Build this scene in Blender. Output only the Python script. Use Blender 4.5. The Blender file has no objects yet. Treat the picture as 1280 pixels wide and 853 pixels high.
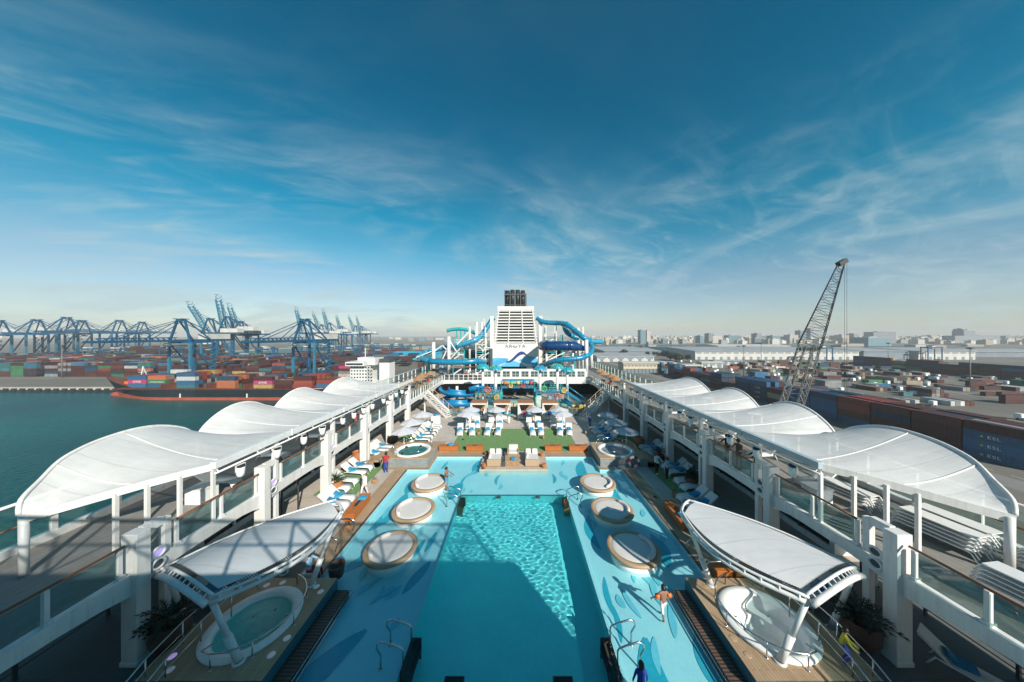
import bpy, math, random
from mathutils import Vector, Matrix, Quaternion
random.seed(7)
PI = math.pi
R = math.radians
S = bpy.context.scene
COL = S.collection
CAMZ, FPX, VX, VY = 11.5, 360.0, 646.0, 419.0     # eye height over the pool deck, focal length in photo pixels, principal point
SEA, QUAY, UP = -31.5, -28.5, 3.1                 # sea level, quay level, upper deck level (pool deck is 0)
HAZE = .00017

def atD(x, y, D):
    """world point measured from the photograph at distance D"""
    return ((x - VX) * D / FPX, D, CAMZ - (y - VY) * D / FPX)

# ------------------------------------------------------------------ mesh builder
class MB:
    def __init__(s):
        s.v = []; s.f = []; s.m = []; s.s = []
    def add(s, vs, fs, mi=0, sm=False):
        b = len(s.v); s.v.extend(vs)
        for f in fs:
            s.f.append([b + i for i in f]); s.m.append(mi); s.s.append(sm)
        return s
    def box(s, x0, y0, z0, x1, y1, z1, mi=0):
        if x0 > x1: x0, x1 = x1, x0
        if y0 > y1: y0, y1 = y1, y0
        if z0 > z1: z0, z1 = z1, z0
        return s.add([(x0,y0,z0),(x1,y0,z0),(x1,y1,z0),(x0,y1,z0),(x0,y0,z1),(x1,y0,z1),(x1,y1,z1),(x0,y1,z1)],
                     [(0,3,2,1),(4,5,6,7),(0,1,5,4),(1,2,6,5),(2,3,7,6),(3,0,4,7)], mi)
    def cbox(s, c, d, mi=0, rz=0, rx=0, ry=0, ch=0):
        """box of size d centred at c, turned, with optional chamfer ch"""
        M = Matrix.Rotation(rz, 3, 'Z') @ Matrix.Rotation(ry, 3, 'Y') @ Matrix.Rotation(rx, 3, 'X')
        hx, hy, hz = d[0]/2, d[1]/2, d[2]/2
        if ch:
            pr = [(-hx+ch,-hy),(hx-ch,-hy),(hx,-hy+ch),(hx,hy-ch),(hx-ch,hy),(-hx+ch,hy),(-hx,hy-ch),(-hx,-hy+ch)]
            k = 1 - ch / max(hx, hy) 
            vs = []
            for z, q in ((-hz,k),(-hz+ch,1),(hz-ch,1),(hz,k)):
                for x, y in pr:
                    vs.append((x*q, y*q, z))
            fs = [tuple(range(7,-1,-1)), tuple(range(24,32))]
            for r in range(3):
                for i in range(8):
                    j = (i+1) % 8
                    fs.append((r*8+i, r*8+j, r*8+8+j, r*8+8+i))
        else:
            vs = [(x,y,z) for z in (-hz,hz) for x,y in ((-hx,-hy),(hx,-hy),(hx,hy),(-hx,hy))]
            fs = [(0,3,2,1),(4,5,6,7),(0,1,5,4),(1,2,6,5),(2,3,7,6),(3,0,4,7)]
        return s.add([tuple(M @ Vector(v) + Vector(c)) for v in vs], fs, mi)
    def bar(s, p, q, w, h=None, mi=0):
        """rectangular bar from p to q"""
        h = h or w
        p, q = Vector(p), Vector(q); d = (q-p)
        if d.length < 1e-6: return s
        d.normalize()
        up = Vector((0,0,1)) if abs(d.z) < .95 else Vector((0,1,0))
        a = d.cross(up).normalized()*w/2; b = a.cross(d).normalized()*h/2
        vs = [tuple(c+e) for c in (p,q) for e in (-a-b, a-b, a+b, -a+b)]
        return s.add(vs, [(0,3,2,1),(4,5,6,7),(0,1,5,4),(1,2,6,5),(2,3,7,6),(3,0,4,7)], mi)
    def tube(s, pts, r, n=8, closed=False, mi=0, sm=True, a0=0, a1=2*PI):
        pts = [Vector(p) for p in pts]; N = len(pts)
        rr = r if isinstance(r, (list, tuple)) else [r]*N
        full = abs(a1-a0-2*PI) < 1e-6
        k = n if full else n+1
        prev = None; vs = []
        for i, p in enumerate(pts):
            if closed: t = pts[(i+1) % N]-pts[i-1]
            else: t = pts[min(i+1, N-1)]-pts[max(i-1, 0)]
            t.normalize()
            if prev is None:
                up = Vector((0,0,1)) if abs(t.z) < .9 else Vector((1,0,0))
                u = (up - t*up.dot(t)).normalized()
            else:
                u = (prev - t*prev.dot(t)).normalized()
            prev = u; w = t.cross(u)
            for j in range(k):
                a = a0+(a1-a0)*j/n
                vs.append(tuple(p+(u*math.cos(a)+w*math.sin(a))*rr[i]))
        fs = []
        for i in range(N if closed else N-1):
            i2 = (i+1) % N
            for j in range(n):
                j2 = (j+1) % k
                fs.append((i*k+j, i*k+j2, i2*k+j2, i2*k+j))
        if not closed and full:
            fs.append(tuple(range(k-1, -1, -1))); fs.append(tuple((N-1)*k+j for j in range(k)))
        return s.add(vs, fs, mi, sm)
    def lathe(s, prof, c=(0,0,0), n=24, mi=0, sm=True, sx=1, sy=1):
        vs = []; fs = []
        for r, z in prof:
            for j in range(n):
                a = 2*PI*j/n
                vs.append((c[0]+r*math.cos(a)*sx, c[1]+r*math.sin(a)*sy, c[2]+z))
        for i in range(len(prof)-1):
            for j in range(n):
                j2 = (j+1) % n
                fs.append((i*n+j, i*n+j2, (i+1)*n+j2, (i+1)*n+j))
        s.add(vs, fs, mi, sm)
        return s
    def grid(s, fn, nu, nv, mi=0, sm=True):
        vs = [tuple(fn(i/nu, j/nv)) for j in range(nv+1) for i in range(nu+1)]
        fs = [(j*(nu+1)+i, j*(nu+1)+i+1, (j+1)*(nu+1)+i+1, (j+1)*(nu+1)+i) for j in range(nv) for i in range(nu)]
        return s.add(vs, fs, mi, sm)
    def prism(s, poly, z0, z1, mi=0):
        n = len(poly)
        vs = [(x,y,z0) for x,y in poly]+[(x,y,z1) for x,y in poly]
        return s.add(vs, [tuple(range(n-1,-1,-1)), tuple(range(n,2*n))]+[(i,(i+1)%n,n+(i+1)%n,n+i) for i in range(n)], mi)
    def sheet(s, x0, y0, x1, y1, z, mi=0):
        return s.add([(x0,y0,z),(x1,y0,z),(x1,y1,z),(x0,y1,z)], [(0,1,2,3)], mi)
    def build(s, name, mat, parent=None, bev=0, solid=0, local=False):
        me = bpy.data.meshes.new(name)
        off = Vector((0,0,0))
        if parent is not None and not local: off = wloc(parent)
        me.from_pydata([(a-off.x, b-off.y, c-off.z) for a,b,c in s.v], [], s.f)
        for m in (mat if isinstance(mat, (list,tuple)) else [mat]): me.materials.append(m)
        me.polygons.foreach_set('material_index', s.m)
        me.polygons.foreach_set('use_smooth', s.s)
        me.validate()
        me.update()
        o = bpy.data.objects.new(name, me); COL.objects.link(o)
        if parent is not None: o.parent = parent
        if solid:
            d = o.modifiers.new('thick', 'SOLIDIFY'); d.thickness = solid; d.offset = 0
        if bev:
            d = o.modifiers.new('edge', 'BEVEL'); d.width = bev; d.segments = 2; d.limit_method = 'ANGLE'; d.angle_limit = R(50)
        return o

def wloc(o):
    v = o.location.copy()
    while o.parent is not None:
        o = o.parent; v = v + o.location
    return v
def tag(o, label, cat, group=None, kind=None):
    o['label'] = label; o['category'] = cat
    if group: o['group'] = group
    if kind: o['kind'] = kind
    return o
def thing(name, label, cat, loc=(0,0,0), group=None, rz=0):
    o = bpy.data.objects.new(name, None); COL.objects.link(o)
    o.empty_display_size = .2
    o.location = loc; o.rotation_euler = (0,0,rz)
    return tag(o, label, cat, group)
def struct(o, label=None):
    o['kind'] = 'structure'
    if label: o['label'] = label
    return o
def copy_tree(o, parent=None):
    c = o.copy(); COL.objects.link(c)
    if parent is not None: c.parent = parent
    for ch in list(o.children): copy_tree(ch, c)
    return c
USED = set()
def put(proto, loc, rz=0, label=None, group=None, sc=None):
    """first use moves the prototype itself, later uses copy it with all its parts"""
    if proto.name in USED: o = copy_tree(proto)
    else: o = proto
    USED.add(proto.name); USED.add(o.name)
    o.location = loc; o.rotation_euler = (0,0,rz)
    if sc: o.scale = sc if isinstance(sc, tuple) else (sc,sc,sc)
    if label: o['label'] = label
    if group: o['group'] = group
    return o
ORD = ['first','second','third','fourth','fifth','sixth','seventh','eighth','ninth','tenth','eleventh','twelfth','thirteenth','fourteenth','fifteenth','sixteenth']

# ------------------------------------------------------------------ materials
def nodes(name):
    m = bpy.data.materials.new(name); m.use_nodes = True
    nt = m.node_tree; b = nt.nodes['Principled BSDF']
    return m, nt, b
def N(nt, t, **kw):
    n = nt.nodes.new(t)
    for k, v in kw.items():
        if k in n.inputs.keys() if isinstance(k, str) and hasattr(n.inputs, 'keys') else False: n.inputs[k].default_value = v
        else: setattr(n, k, v)
    return n
def ramp(nt, fac, stops):
    r = nt.nodes.new('ShaderNodeValToRGB')
    el = r.color_ramp.elements
    while len(el) > 1: el.remove(el[-1])
    el[0].position = stops[0][0]; el[0].color = (*stops[0][1],1) if len(stops[0][1]) == 3 else stops[0][1]
    for p, c in stops[1:]:
        e = el.new(p); e.color = (*c,1) if len(c) == 3 else c
    nt.links.new(fac, r.inputs[0]); return r.outputs[0]
def pm(name, col, rough=.5, metal=0., var=.12, streak=0.,  scale=2.5, bump=0., bscale=30., spec=.5, coord='Object', stretch=(1,1,1), coat=0.):
    """paint, cloth, stone ...: a base colour broken up by two sizes of noise, uneven gloss, fine bump"""
    m, nt, b = nodes(name)
    tc = nt.nodes.new('ShaderNodeTexCoord'); mp = nt.nodes.new('ShaderNodeMapping')
    mp.inputs['Scale'].default_value = stretch
    nt.links.new(tc.outputs[coord], mp.inputs[0])
    n1 = nt.nodes.new('ShaderNodeTexNoise'); n1.inputs['Scale'].default_value = scale; n1.inputs['Detail'].default_value = 7; n1.inputs['Roughness'].default_value = .65
    nt.links.new(mp.outputs[0], n1.inputs['Vector'])
    lo = tuple(max(0,c*(1-var)) for c in col); hi = tuple(min(1,c*(1+var*.6)) for c in col)
    c = ramp(nt, n1.outputs['Fac'], [(.3,lo),(.7,hi)])
    if streak:      # run-off stains down the plates and a few rust weeps
        m2 = nt.nodes.new('ShaderNodeMapping'); m2.inputs['Scale'].default_value = (2.6,2.6,.22); nt.links.new(tc.outputs[coord], m2.inputs[0])
        n3 = nt.nodes.new('ShaderNodeTexNoise'); n3.inputs['Scale'].default_value = 2.2; n3.inputs['Detail'].default_value = 6; n3.inputs['Roughness'].default_value = .7; nt.links.new(m2.outputs[0], n3.inputs['Vector'])
        g = ramp(nt, n3.outputs['Fac'], [(.28,(1-streak*1.6,1-streak*2.1,1-streak*2.8)),(.44,(1-streak*.5,1-streak*.55,1-streak*.6)),(.6,(1,1,1))])
        mm = nt.nodes.new('ShaderNodeMix'); mm.data_type = 'RGBA'; mm.blend_type = 'MULTIPLY'; mm.inputs[0].default_value = 1
        nt.links.new(c, mm.inputs[6]); nt.links.new(g, mm.inputs[7]); c = mm.outputs[2]
    nt.links.new(c, b.inputs['Base Color'])
    rr = nt.nodes.new('ShaderNodeMapRange'); rr.inputs['To Min'].default_value = max(.02,rough-.1); rr.inputs['To Max'].default_value = min(1,rough+.12)
    nt.links.new(n1.outputs['Fac'], rr.inputs[0]); nt.links.new(rr.outputs[0], b.inputs['Roughness'])
    b.inputs['Metallic'].default_value = metal
    b.inputs['Specular IOR Level'].default_value = spec
    if coat: b.inputs['Coat Weight'].default_value = coat
    if bump:
        n2 = nt.nodes.new('ShaderNodeTexNoise'); n2.inputs['Scale'].default_value = bscale; n2.inputs['Detail'].default_value = 4
        nt.links.new(mp.outputs[0], n2.inputs['Vector'])
        bp = nt.nodes.new('ShaderNodeBump'); bp.inputs['Strength'].default_value = bump; bp.inputs['Distance'].default_value = .02
        nt.links.new(n2.outputs['Fac'], bp.inputs['Height']); nt.links.new(bp.outputs[0], b.inputs['Normal'])
    return m
def brickmat(name, c1, c2, cm, bw, bh, mort, rough=.5, rot=0, off=.5, var=.25, coord='Object', spec=.5, rotx=0):
    """planks or tiles: a brick texture laid in the XY plane of the object"""
    m, nt, b = nodes(name)
    tc = nt.nodes.new('ShaderNodeTexCoord'); mp = nt.nodes.new('ShaderNodeMapping'); mp.inputs['Rotation'].default_value = (rotx,0,rot)
    nt.links.new(tc.outputs[coord], mp.inputs[0])
    br = nt.nodes.new('ShaderNodeTexBrick'); br.offset = off
    br.inputs['Color1'].default_value = (*c1,1); br.inputs['Color2'].default_value = (*c2,1); br.inputs['Mortar'].default_value = (*cm,1)
    br.inputs['Scale'].default_value = 1; br.inputs['Brick Width'].default_value = bw; br.inputs['Row Height'].default_value = bh
    br.inputs['Mortar Size'].default_value = mort; br.inputs['Mortar Smooth'].default_value = .2
    nt.links.new(mp.outputs[0], br.inputs[0])
    n1 = nt.nodes.new('ShaderNodeTexNoise'); n1.inputs['Scale'].default_value = .9; n1.inputs['Detail'].default_value = 9; n1.inputs['Roughness'].default_value = .7
    nt.links.new(tc.outputs[coord], n1.inputs['Vector'])
    mx = nt.nodes.new('ShaderNodeMix'); mx.data_type = 'RGBA'; mx.blend_type = 'MULTIPLY'; mx.inputs[0].default_value = 1
    g = ramp(nt, n1.outputs['Fac'], [(.3,(1-var,)*3),(.7,(1,1,1))])
    nt.links.new(br.outputs['Color'], mx.inputs[6]); nt.links.new(g, mx.inputs[7]); nt.links.new(mx.outputs[2], b.inputs['Base Color'])
    rr = nt.nodes.new('ShaderNodeMapRange'); rr.inputs['To Min'].default_value = max(.05,rough-.15); rr.inputs['To Max'].default_value = min(1,rough+.15)
    nt.links.new(n1.outputs['Fac'], rr.inputs[0]); nt.links.new(rr.outputs[0], b.inputs['Roughness'])
    b.inputs['Specular IOR Level'].default_value = spec
    bp = nt.nodes.new('ShaderNodeBump'); bp.inputs['Strength'].default_value = .35; bp.inputs['Distance'].default_value = .01; bp.invert = True
    nt.links.new(br.outputs['Fac'], bp.inputs['Height']); nt.links.new(bp.outputs[0], b.inputs['Normal'])
    return m
def schlick(nt, f0, normal=None):
    lw = nt.nodes.new('ShaderNodeLayerWeight'); lw.inputs[0].default_value = .5
    if normal is not None: nt.links.new(normal, lw.inputs['Normal'])
    p = nt.nodes.new('ShaderNodeMath'); p.operation = 'POWER'; nt.links.new(lw.outputs['Facing'], p.inputs[0]); p.inputs[1].default_value = 5
    r = nt.nodes.new('ShaderNodeMapRange'); r.inputs['To Min'].default_value = f0; r.inputs['To Max'].default_value = 1
    nt.links.new(p.outputs[0], r.inputs[0]); return r.outputs[0]
def glassmat(name, tint=(.75,.88,.88), op=.25, rough=.03, base=(.25,.36,.38)):
    """thin glazing: mostly see-through, a little body colour, mirror at grazing angles"""
    m = bpy.data.materials.new(name); m.use_nodes = True; nt = m.node_tree; nt.nodes.clear()
    out = nt.nodes.new('ShaderNodeOutputMaterial')
    t = nt.nodes.new('ShaderNodeBsdfTransparent'); t.inputs[0].default_value = (*tint,1)
    d = nt.nodes.new('ShaderNodeBsdfDiffuse'); d.inputs[0].default_value = (*base,1)
    g = nt.nodes.new('ShaderNodeBsdfGlossy'); g.inputs['Roughness'].default_value = rough
    a = nt.nodes.new('ShaderNodeMixShader'); a.inputs[0].default_value = op
    nt.links.new(t.outputs[0], a.inputs[1]); nt.links.new(d.outputs[0], a.inputs[2])
    c = nt.nodes.new('ShaderNodeMixShader'); nt.links.new(schlick(nt, .05), c.inputs[0])
    nt.links.new(a.outputs[0], c.inputs[1]); nt.links.new(g.outputs[0], c.inputs[2])
    nt.links.new(c.outputs[0], out.inputs[0]); return m
def fabricmat(name, col=(.8,.8,.79), see=.1, trans=.25, seam=.65):
    """stretched mesh cloth: lets some light through and a little of what is behind"""
    m = bpy.data.materials.new(name); m.use_nodes = True; nt = m.node_tree
    b = nt.nodes['Principled BSDF']; out = nt.nodes['Material Output']
    tc = nt.nodes.new('ShaderNodeTexCoord')
    n1 = nt.nodes.new('ShaderNodeTexNoise'); n1.inputs['Scale'].default_value = .8; n1.inputs['Detail'].default_value = 8; n1.inputs['Roughness'].default_value = .7
    nt.links.new(tc.outputs['Object'], n1.inputs['Vector'])
    c = ramp(nt, n1.outputs['Fac'], [(.3,tuple(x*.9 for x in col)),(.65,col)])
    sp = nt.nodes.new('ShaderNodeSeparateXYZ'); nt.links.new(tc.outputs['Object'], sp.inputs[0])
    fr = nt.nodes.new('ShaderNodeMath'); fr.operation = 'PINGPONG'; fr.inputs[1].default_value = seam; nt.links.new(sp.outputs[1], fr.inputs[0])
    sm_ = ramp(nt, fr.outputs[0], [(.0,(.86,.86,.87)),(.02,(.9,.9,.91)),(.035,(1,1,1))])
    m2 = nt.nodes.new('ShaderNodeMapping'); m2.inputs['Scale'].default_value = (.5,3,1); nt.links.new(tc.outputs['Object'], m2.inputs[0])
    n3 = nt.nodes.new('ShaderNodeTexNoise'); n3.inputs['Scale'].default_value = 1.1; n3.inputs['Detail'].default_value = 9; n3.inputs['Roughness'].default_value = .72; nt.links.new(m2.outputs[0], n3.inputs['Vector'])
    st = ramp(nt, n3.outputs['Fac'], [(.3,(.9,.895,.885)),(.55,(1,1,1))])
    for g in (sm_, st):
        mm = nt.nodes.new('ShaderNodeMix'); mm.data_type = 'RGBA'; mm.blend_type = 'MULTIPLY'; mm.inputs[0].default_value = 1
        nt.links.new(c, mm.inputs[6]); nt.links.new(g, mm.inputs[7]); c = mm.outputs[2]
    bp = nt.nodes.new('ShaderNodeBump'); bp.inputs['Strength'].default_value = .25; bp.inputs['Distance'].default_value = .05; nt.links.new(n3.outputs['Fac'], bp.inputs['Height']); nt.links.new(bp.outputs[0], b.inputs['Normal'])
    nt.links.new(c, b.inputs['Base Color']); b.inputs['Roughness'].default_value = .85; b.inputs['Specular IOR Level'].default_value = .1
    tr = nt.nodes.new('ShaderNodeBsdfTranslucent'); nt.links.new(c, tr.inputs[0])
    a = nt.nodes.new('ShaderNodeMixShader'); a.inputs[0].default_value = trans
    nt.links.new(b.outputs[0], a.inputs[1]); nt.links.new(tr.outputs[0], a.inputs[2])
    t = nt.nodes.new('ShaderNodeBsdfTransparent')
    e = nt.nodes.new('ShaderNodeMixShader'); e.inputs[0].default_value = see
    nt.links.new(a.outputs[0], e.inputs[1]); nt.links.new(t.outputs[0], e.inputs[2])
    nt.links.new(e.outputs[0], out.inputs[0]); return m

M = {}
M['white'] = pm('white_paint', (.7,.69,.67), .42, var=.1, scale=.9, streak=.13, bump=.12, bscale=3)
M['white_rough'] = pm('white_plastic', (.76,.77,.76), .55, var=.08, scale=3)
M['steel'] = pm('white_steel', (.7,.705,.7), .35, var=.1, scale=1.3, streak=.1)
M['shaded_beam'] = pm('shaded_gutter_paint', (.36,.44,.47), .4, var=.12, scale=1.2)  # white gutter with its shade painted in as grey-blue
M['chrome'] = pm('stainless_steel', (.55,.56,.56), .22, metal=1, var=.1, scale=5)
M['dark'] = pm('black_plastic', (.025,.028,.03), .45, var=.2, scale=6)
M['darkgrey'] = pm('dark_grey_metal', (.06,.068,.07), .5, var=.25, scale=3)
M['wood'] = pm('varnished_rail_wood', (.19,.075,.035), .35, var=.3, scale=6, stretch=(6,.6,6))
M['orange_wood'] = pm('orange_teak', (.42,.135,.03), .4, var=.35, scale=5, stretch=(1,5,5), bump=.1)
M['tan_wood'] = pm('pale_teak', (.42,.29,.18), .5, var=.25, scale=5, stretch=(5,1,5))
M['brown_top'] = pm('brown_canvas', (.3,.15,.085), .8, var=.18, scale=3)
M['curtain'] = pm('white_curtain', (.75,.73,.68), .85, var=.1, scale=2, bump=.3, bscale=5)
M['fabric'] = fabricmat('white_mesh_fabric', (.77,.77,.765), .17, .14)
M['tentcloth'] = fabricmat('white_membrane', (.66,.67,.685), 0.0, .12)
M['umbrella'] = fabricmat('white_parasol_cloth', (.58,.59,.64), 0.0, .12)
M['cushion'] = pm('white_cushion', (.6,.58,.56), .85, var=.06, scale=2, bump=.15, bscale=9)
M['sling'] = pm('white_sling', (.64,.645,.635), .7, var=.08, scale=4)
M['towel'] = pm('turquoise_towel', (.03,.3,.5), .95, var=.35, scale=6, bump=.5, bscale=25)
M['towel2'] = pm('blue_towel', (.02,.22,.42), .95, var=.35, scale=6, bump=.5, bscale=25)
M['terracotta'] = pm('terracotta', (.42,.17,.075), .75, var=.25, scale=3, bump=.1)
M['brownpot'] = pm('brown_glazed_pot', (.1,.055,.04), .5, var=.3, scale=3)
M['leaf'] = pm('palm_leaf', (.05,.1,.03), .5, var=.45, scale=4)
M['leafdark'] = pm('dark_palm_leaf', (.018,.035,.018), .5, var=.45, scale=4)
M['turf'] = pm('green_turf', (.15,.27,.1), .95, var=.25, scale=4, bump=.8, bscale=60)
M['deck'] = brickmat('deck_covering', (.55,.49,.43), (.51,.455,.4), (.37,.33,.29), 2.4, 1.2, .012, .62, var=.24, off=.5)
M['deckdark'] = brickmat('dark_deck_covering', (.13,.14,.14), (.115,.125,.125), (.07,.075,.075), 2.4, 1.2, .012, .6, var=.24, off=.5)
M['updeck'] = brickmat('upper_deck_covering', (.3,.285,.26), (.265,.25,.235), (.17,.16,.15), 6, .3, .01, .6, rot=PI/2, var=.3)
M['plank'] = brickmat('teak_planks', (.48,.34,.215), (.42,.29,.18), (.16,.11,.07), 3.0, .11, .006, .5, rot=PI/2, var=.25)
M['plankx'] = brickmat('teak_planks_across', (.48,.34,.215), (.42,.29,.18), (.16,.11,.07), 3.0, .11, .006, .5, rot=0, var=.25)
M['grate'] = brickmat('brown_grating', (.17,.105,.075), (.14,.085,.06), (.05,.035,.03), .55, .12, .03, .5, var=.3, off=0)
M['poolfloor'] = brickmat('pale_pool_mosaic', (.53,.75,.79), (.48,.72,.77), (.43,.66,.71), .06, .06, .003, .4, off=0, var=.12)
M['mosaic2'] = brickmat('aqua_pool_mosaic', (.2,.6,.72), (.24,.64,.75), (.2,.56,.66), .06, .06, .003, .35, off=0, var=.2)
M['deepfloor'] = brickmat('turquoise_pool_mosaic', (.18,.84,.87), (.14,.8,.85), (.22,.82,.86), .06, .06, .003, .4, off=0, var=.12)
M['mosaic'] = brickmat('blue_pool_mosaic', (.03,.4,.52), (.05,.46,.58), (.04,.34,.46), .06, .06, .003, .35, off=0, var=.2)
M['sidetile'] = brickmat('teal_mosaic_tile', (.02,.12,.17), (.05,.2,.25), (.03,.1,.13), .08, .08, .006, .3, off=0, var=.3, rotx=PI/2)
M['greytile'] = brickmat('grey_mosaic_tile', (.3,.34,.35), (.22,.26,.28), (.25,.28,.29), .1, .1, .006, .4, off=0, var=.3, rotx=PI/2)
M['glass'] = glassmat('balustrade_glass', (.62,.74,.73), .16)
M['windglass'] = glassmat('windscreen_glass', (.86,.94,.93), .06)
M['dimglass'] = glassmat('added_dimming_glass', (.86,.88,.89), .06)  # glass of the added, unseen pane that dims the sun
M['darkglass'] = pm('dark_window_glass', (.012,.03,.035), .08, var=.3, scale=.6, spec=.8)
M['slide'] = pm('blue_slide_fibreglass', (.01,.2,.35), .25, var=.15, scale=1.5, coat=.3)
M['slidedark'] = pm('dark_blue_slide_fibreglass', (.008,.045,.14), .22, var=.15, scale=1.5, coat=.3)
M['slidelight'] = pm('pale_blue_slide_fibreglass', (.035,.27,.42), .28, var=.15, scale=1.5, coat=.3)
M['playblue'] = pm('bright_blue_play_paint', (.006,.2,.42), .35, var=.2, scale=2)
M['teal'] = pm('teal_play_paint', (.02,.33,.36), .4, var=.2, scale=2)
M['green'] = pm('green_play_paint', (.1,.42,.16), .4, var=.2, scale=2)
M['yellow'] = pm('yellow_play_paint', (.6,.42,.09), .5, var=.2, scale=2)
M['beige'] = pm('beige_wall_paint', (.5,.41,.29), .7, var=.15, scale=2)
M['red'] = pm('red_paint', (.5,.045,.03), .45, var=.2, scale=3)
M['orange'] = pm('orange_plastic', (.7,.14,.02), .4, var=.15, scale=5)
M['rattan'] = pm('rattan', (.36,.2,.1), .8, var=.4, scale=8, bump=.4, bscale=40)
M['tubwater'] = None
def lamp_mat(name, col, st):
    m, nt, b = nodes(name)
    n1 = nt.nodes.new('ShaderNodeTexNoise'); n1.inputs['Scale'].default_value = 9
    c = ramp(nt, n1.outputs['Fac'], [(.3,tuple(x*.7 for x in col)),(.7,col)])
    nt.links.new(c, b.inputs['Base Color']); nt.links.new(c, b.inputs['Emission Color']); b.inputs['Emission Strength'].default_value = st
    return m
M['lamp'] = lamp_mat('lit_white_lamp', (.6,.62,.7), .08)
M['lampviolet'] = lamp_mat('lit_violet_lamp', (.55,.4,.85), .35)

def water_thin(name, tint, glos, bs, bd):
    m = bpy.data.materials.new(name); m.use_nodes = True; nt = m.node_tree; nt.nodes.clear()
    out = nt.nodes.new('ShaderNodeOutputMaterial')
    t = nt.nodes.new('ShaderNodeBsdfTransparent'); t.inputs[0].default_value = (*tint,1)
    g = nt.nodes.new('ShaderNodeBsdfGlossy'); g.inputs['Roughness'].default_value = glos
    tc = nt.nodes.new('ShaderNodeTexCoord'); n = nt.nodes.new('ShaderNodeTexNoise'); n.inputs['Scale'].default_value = bs; n.inputs['Detail'].default_value = 3
    nt.links.new(tc.outputs['Object'], n.inputs['Vector'])
    bp = nt.nodes.new('ShaderNodeBump'); bp.inputs['Strength'].default_value = .5; bp.inputs['Distance'].default_value = bd
    nt.links.new(n.outputs['Fac'], bp.inputs['Height']); nt.links.new(bp.outputs[0], g.inputs['Normal'])
    c = nt.nodes.new('ShaderNodeMixShader'); nt.links.new(schlick(nt, .03, bp.outputs[0]), c.inputs[0])
    nt.links.new(t.outputs[0], c.inputs[1]); nt.links.new(g.outputs[0], c.inputs[2]); nt.links.new(c.outputs[0], out.inputs[0])
    return m
M['shallowwater'] = water_thin('shallow_water', (.74,.97,1), .03, 5, .04)
M['tubwater'] = water_thin('hot_tub_water', (.3,.8,.78), .03, 7, .05)

# ------------------------------------------------------------------ camera, sun, sky
cam = bpy.data.cameras.new('camera'); cam.lens = FPX*36/1280; cam.sensor_width = 36; cam.clip_start = .1; cam.clip_end = 20000
cam.shift_x = (640-VX)/1280; cam.shift_y = (VY-426.5)/1280
co = bpy.data.objects.new('camera', cam); COL.objects.link(co); co.location = (0,0,CAMZ); co.rotation_euler = (PI/2,0,0); S.camera = co
SUN_DIR = Vector((-.46,.73,-.5)).normalized()
sl = bpy.data.lights.new('sun', 'SUN'); sl.energy = 5.0; sl.angle = R(.5); sl.color = (1,.93,.82); sl.cycles.is_caustics_light = True
so = bpy.data.objects.new('sun', sl); COL.objects.link(so); so.rotation_euler = SUN_DIR.to_track_quat('-Z','Y').to_euler(); so.location = (40,-60,60)
w = bpy.data.worlds.new('World'); S.world = w; w.use_nodes = True; nt = w.node_tree
sky = nt.nodes.new('ShaderNodeTexSky'); sky.sky_type = 'NISHITA'; sky.sun_disc = False
sky.sun_elevation = math.asin(-SUN_DIR.z); sky.sun_rotation = math.atan2(-SUN_DIR.x, -SUN_DIR.y); sky.altitude = 0
sky.air_density = 1.0; sky.dust_density = .4; sky.ozone_density = 1.6
L = nt.links.new
tc = nt.nodes.new('ShaderNodeTexCoord')
sep = nt.nodes.new('ShaderNodeSeparateXYZ'); L(tc.outputs['Generated'], sep.inputs[0])
def MA(op, a, b=None):
    n = nt.nodes.new('ShaderNodeMath'); n.operation = op
    for i, v in enumerate((a, b)):
        if v is None: continue
        if isinstance(v, (int,float)): n.inputs[i].default_value = v
        else: L(v, n.inputs[i])
    return n.outputs[0]
zc = MA('MAXIMUM', sep.outputs[2], .015)
zc = MA('ADD', zc, .26)
px_, py_ = MA('DIVIDE', sep.outputs[0], zc), MA('DIVIDE', sep.outputs[1], zc)
cb = nt.nodes.new('ShaderNodeCombineXYZ'); L(px_, cb.inputs[0]); L(py_, cb.inputs[1])
def cloud(scale, phi, sxy, lo, hi, detail, dist, offs):
    """streaks that run towards azimuth phi across a flat cloud layer"""
    m0 = nt.nodes.new('ShaderNodeMapping'); m0.inputs['Rotation'].default_value = (0,0,phi); L(cb.outputs[0], m0.inputs[0])
    mp = nt.nodes.new('ShaderNodeMapping'); mp.inputs['Scale'].default_value = (*sxy,1); mp.inputs['Location'].default_value = offs
    L(m0.outputs[0], mp.inputs[0])
    n = nt.nodes.new('ShaderNodeTexNoise'); n.inputs['Scale'].default_value = scale; n.inputs['Detail'].default_value = detail
    n.inputs['Roughness'].default_value = .6; n.inputs['Distortion'].default_value = dist
    L(mp.outputs[0], n.inputs['Vector'])
    r = nt.nodes.new('ShaderNodeMapRange'); r.interpolation_type = 'SMOOTHSTEP'; r.inputs['From Min'].default_value = lo; r.inputs['From Max'].default_value = hi
    L(n.outputs['Fac'], r.inputs[0]); return r.outputs[0]
def smooth(v, a, b_):
    r = nt.nodes.new('ShaderNodeMapRange'); r.interpolation_type = 'SMOOTHSTEP'; r.inputs['From Min'].default_value = a; r.inputs['From Max'].default_value = b_; L(v, r.inputs[0]); return r.outputs[0]
c1 = cloud(1.3, R(66), (1.7,.6), .43, .82, 12, .8, (3.1,1.7,0))      # bands sinking to the right
c2 = cloud(1.7, R(-38), (1.3,.62), .44, .82, 12, 1.5, (7.3,.4,0))       # streaks rising to the right
c4 = cloud(4.2, R(70), (1.5,.7), .42, .85, 12, 1.2, (2.3,8.4,0))       # fine mottled wisps
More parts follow.
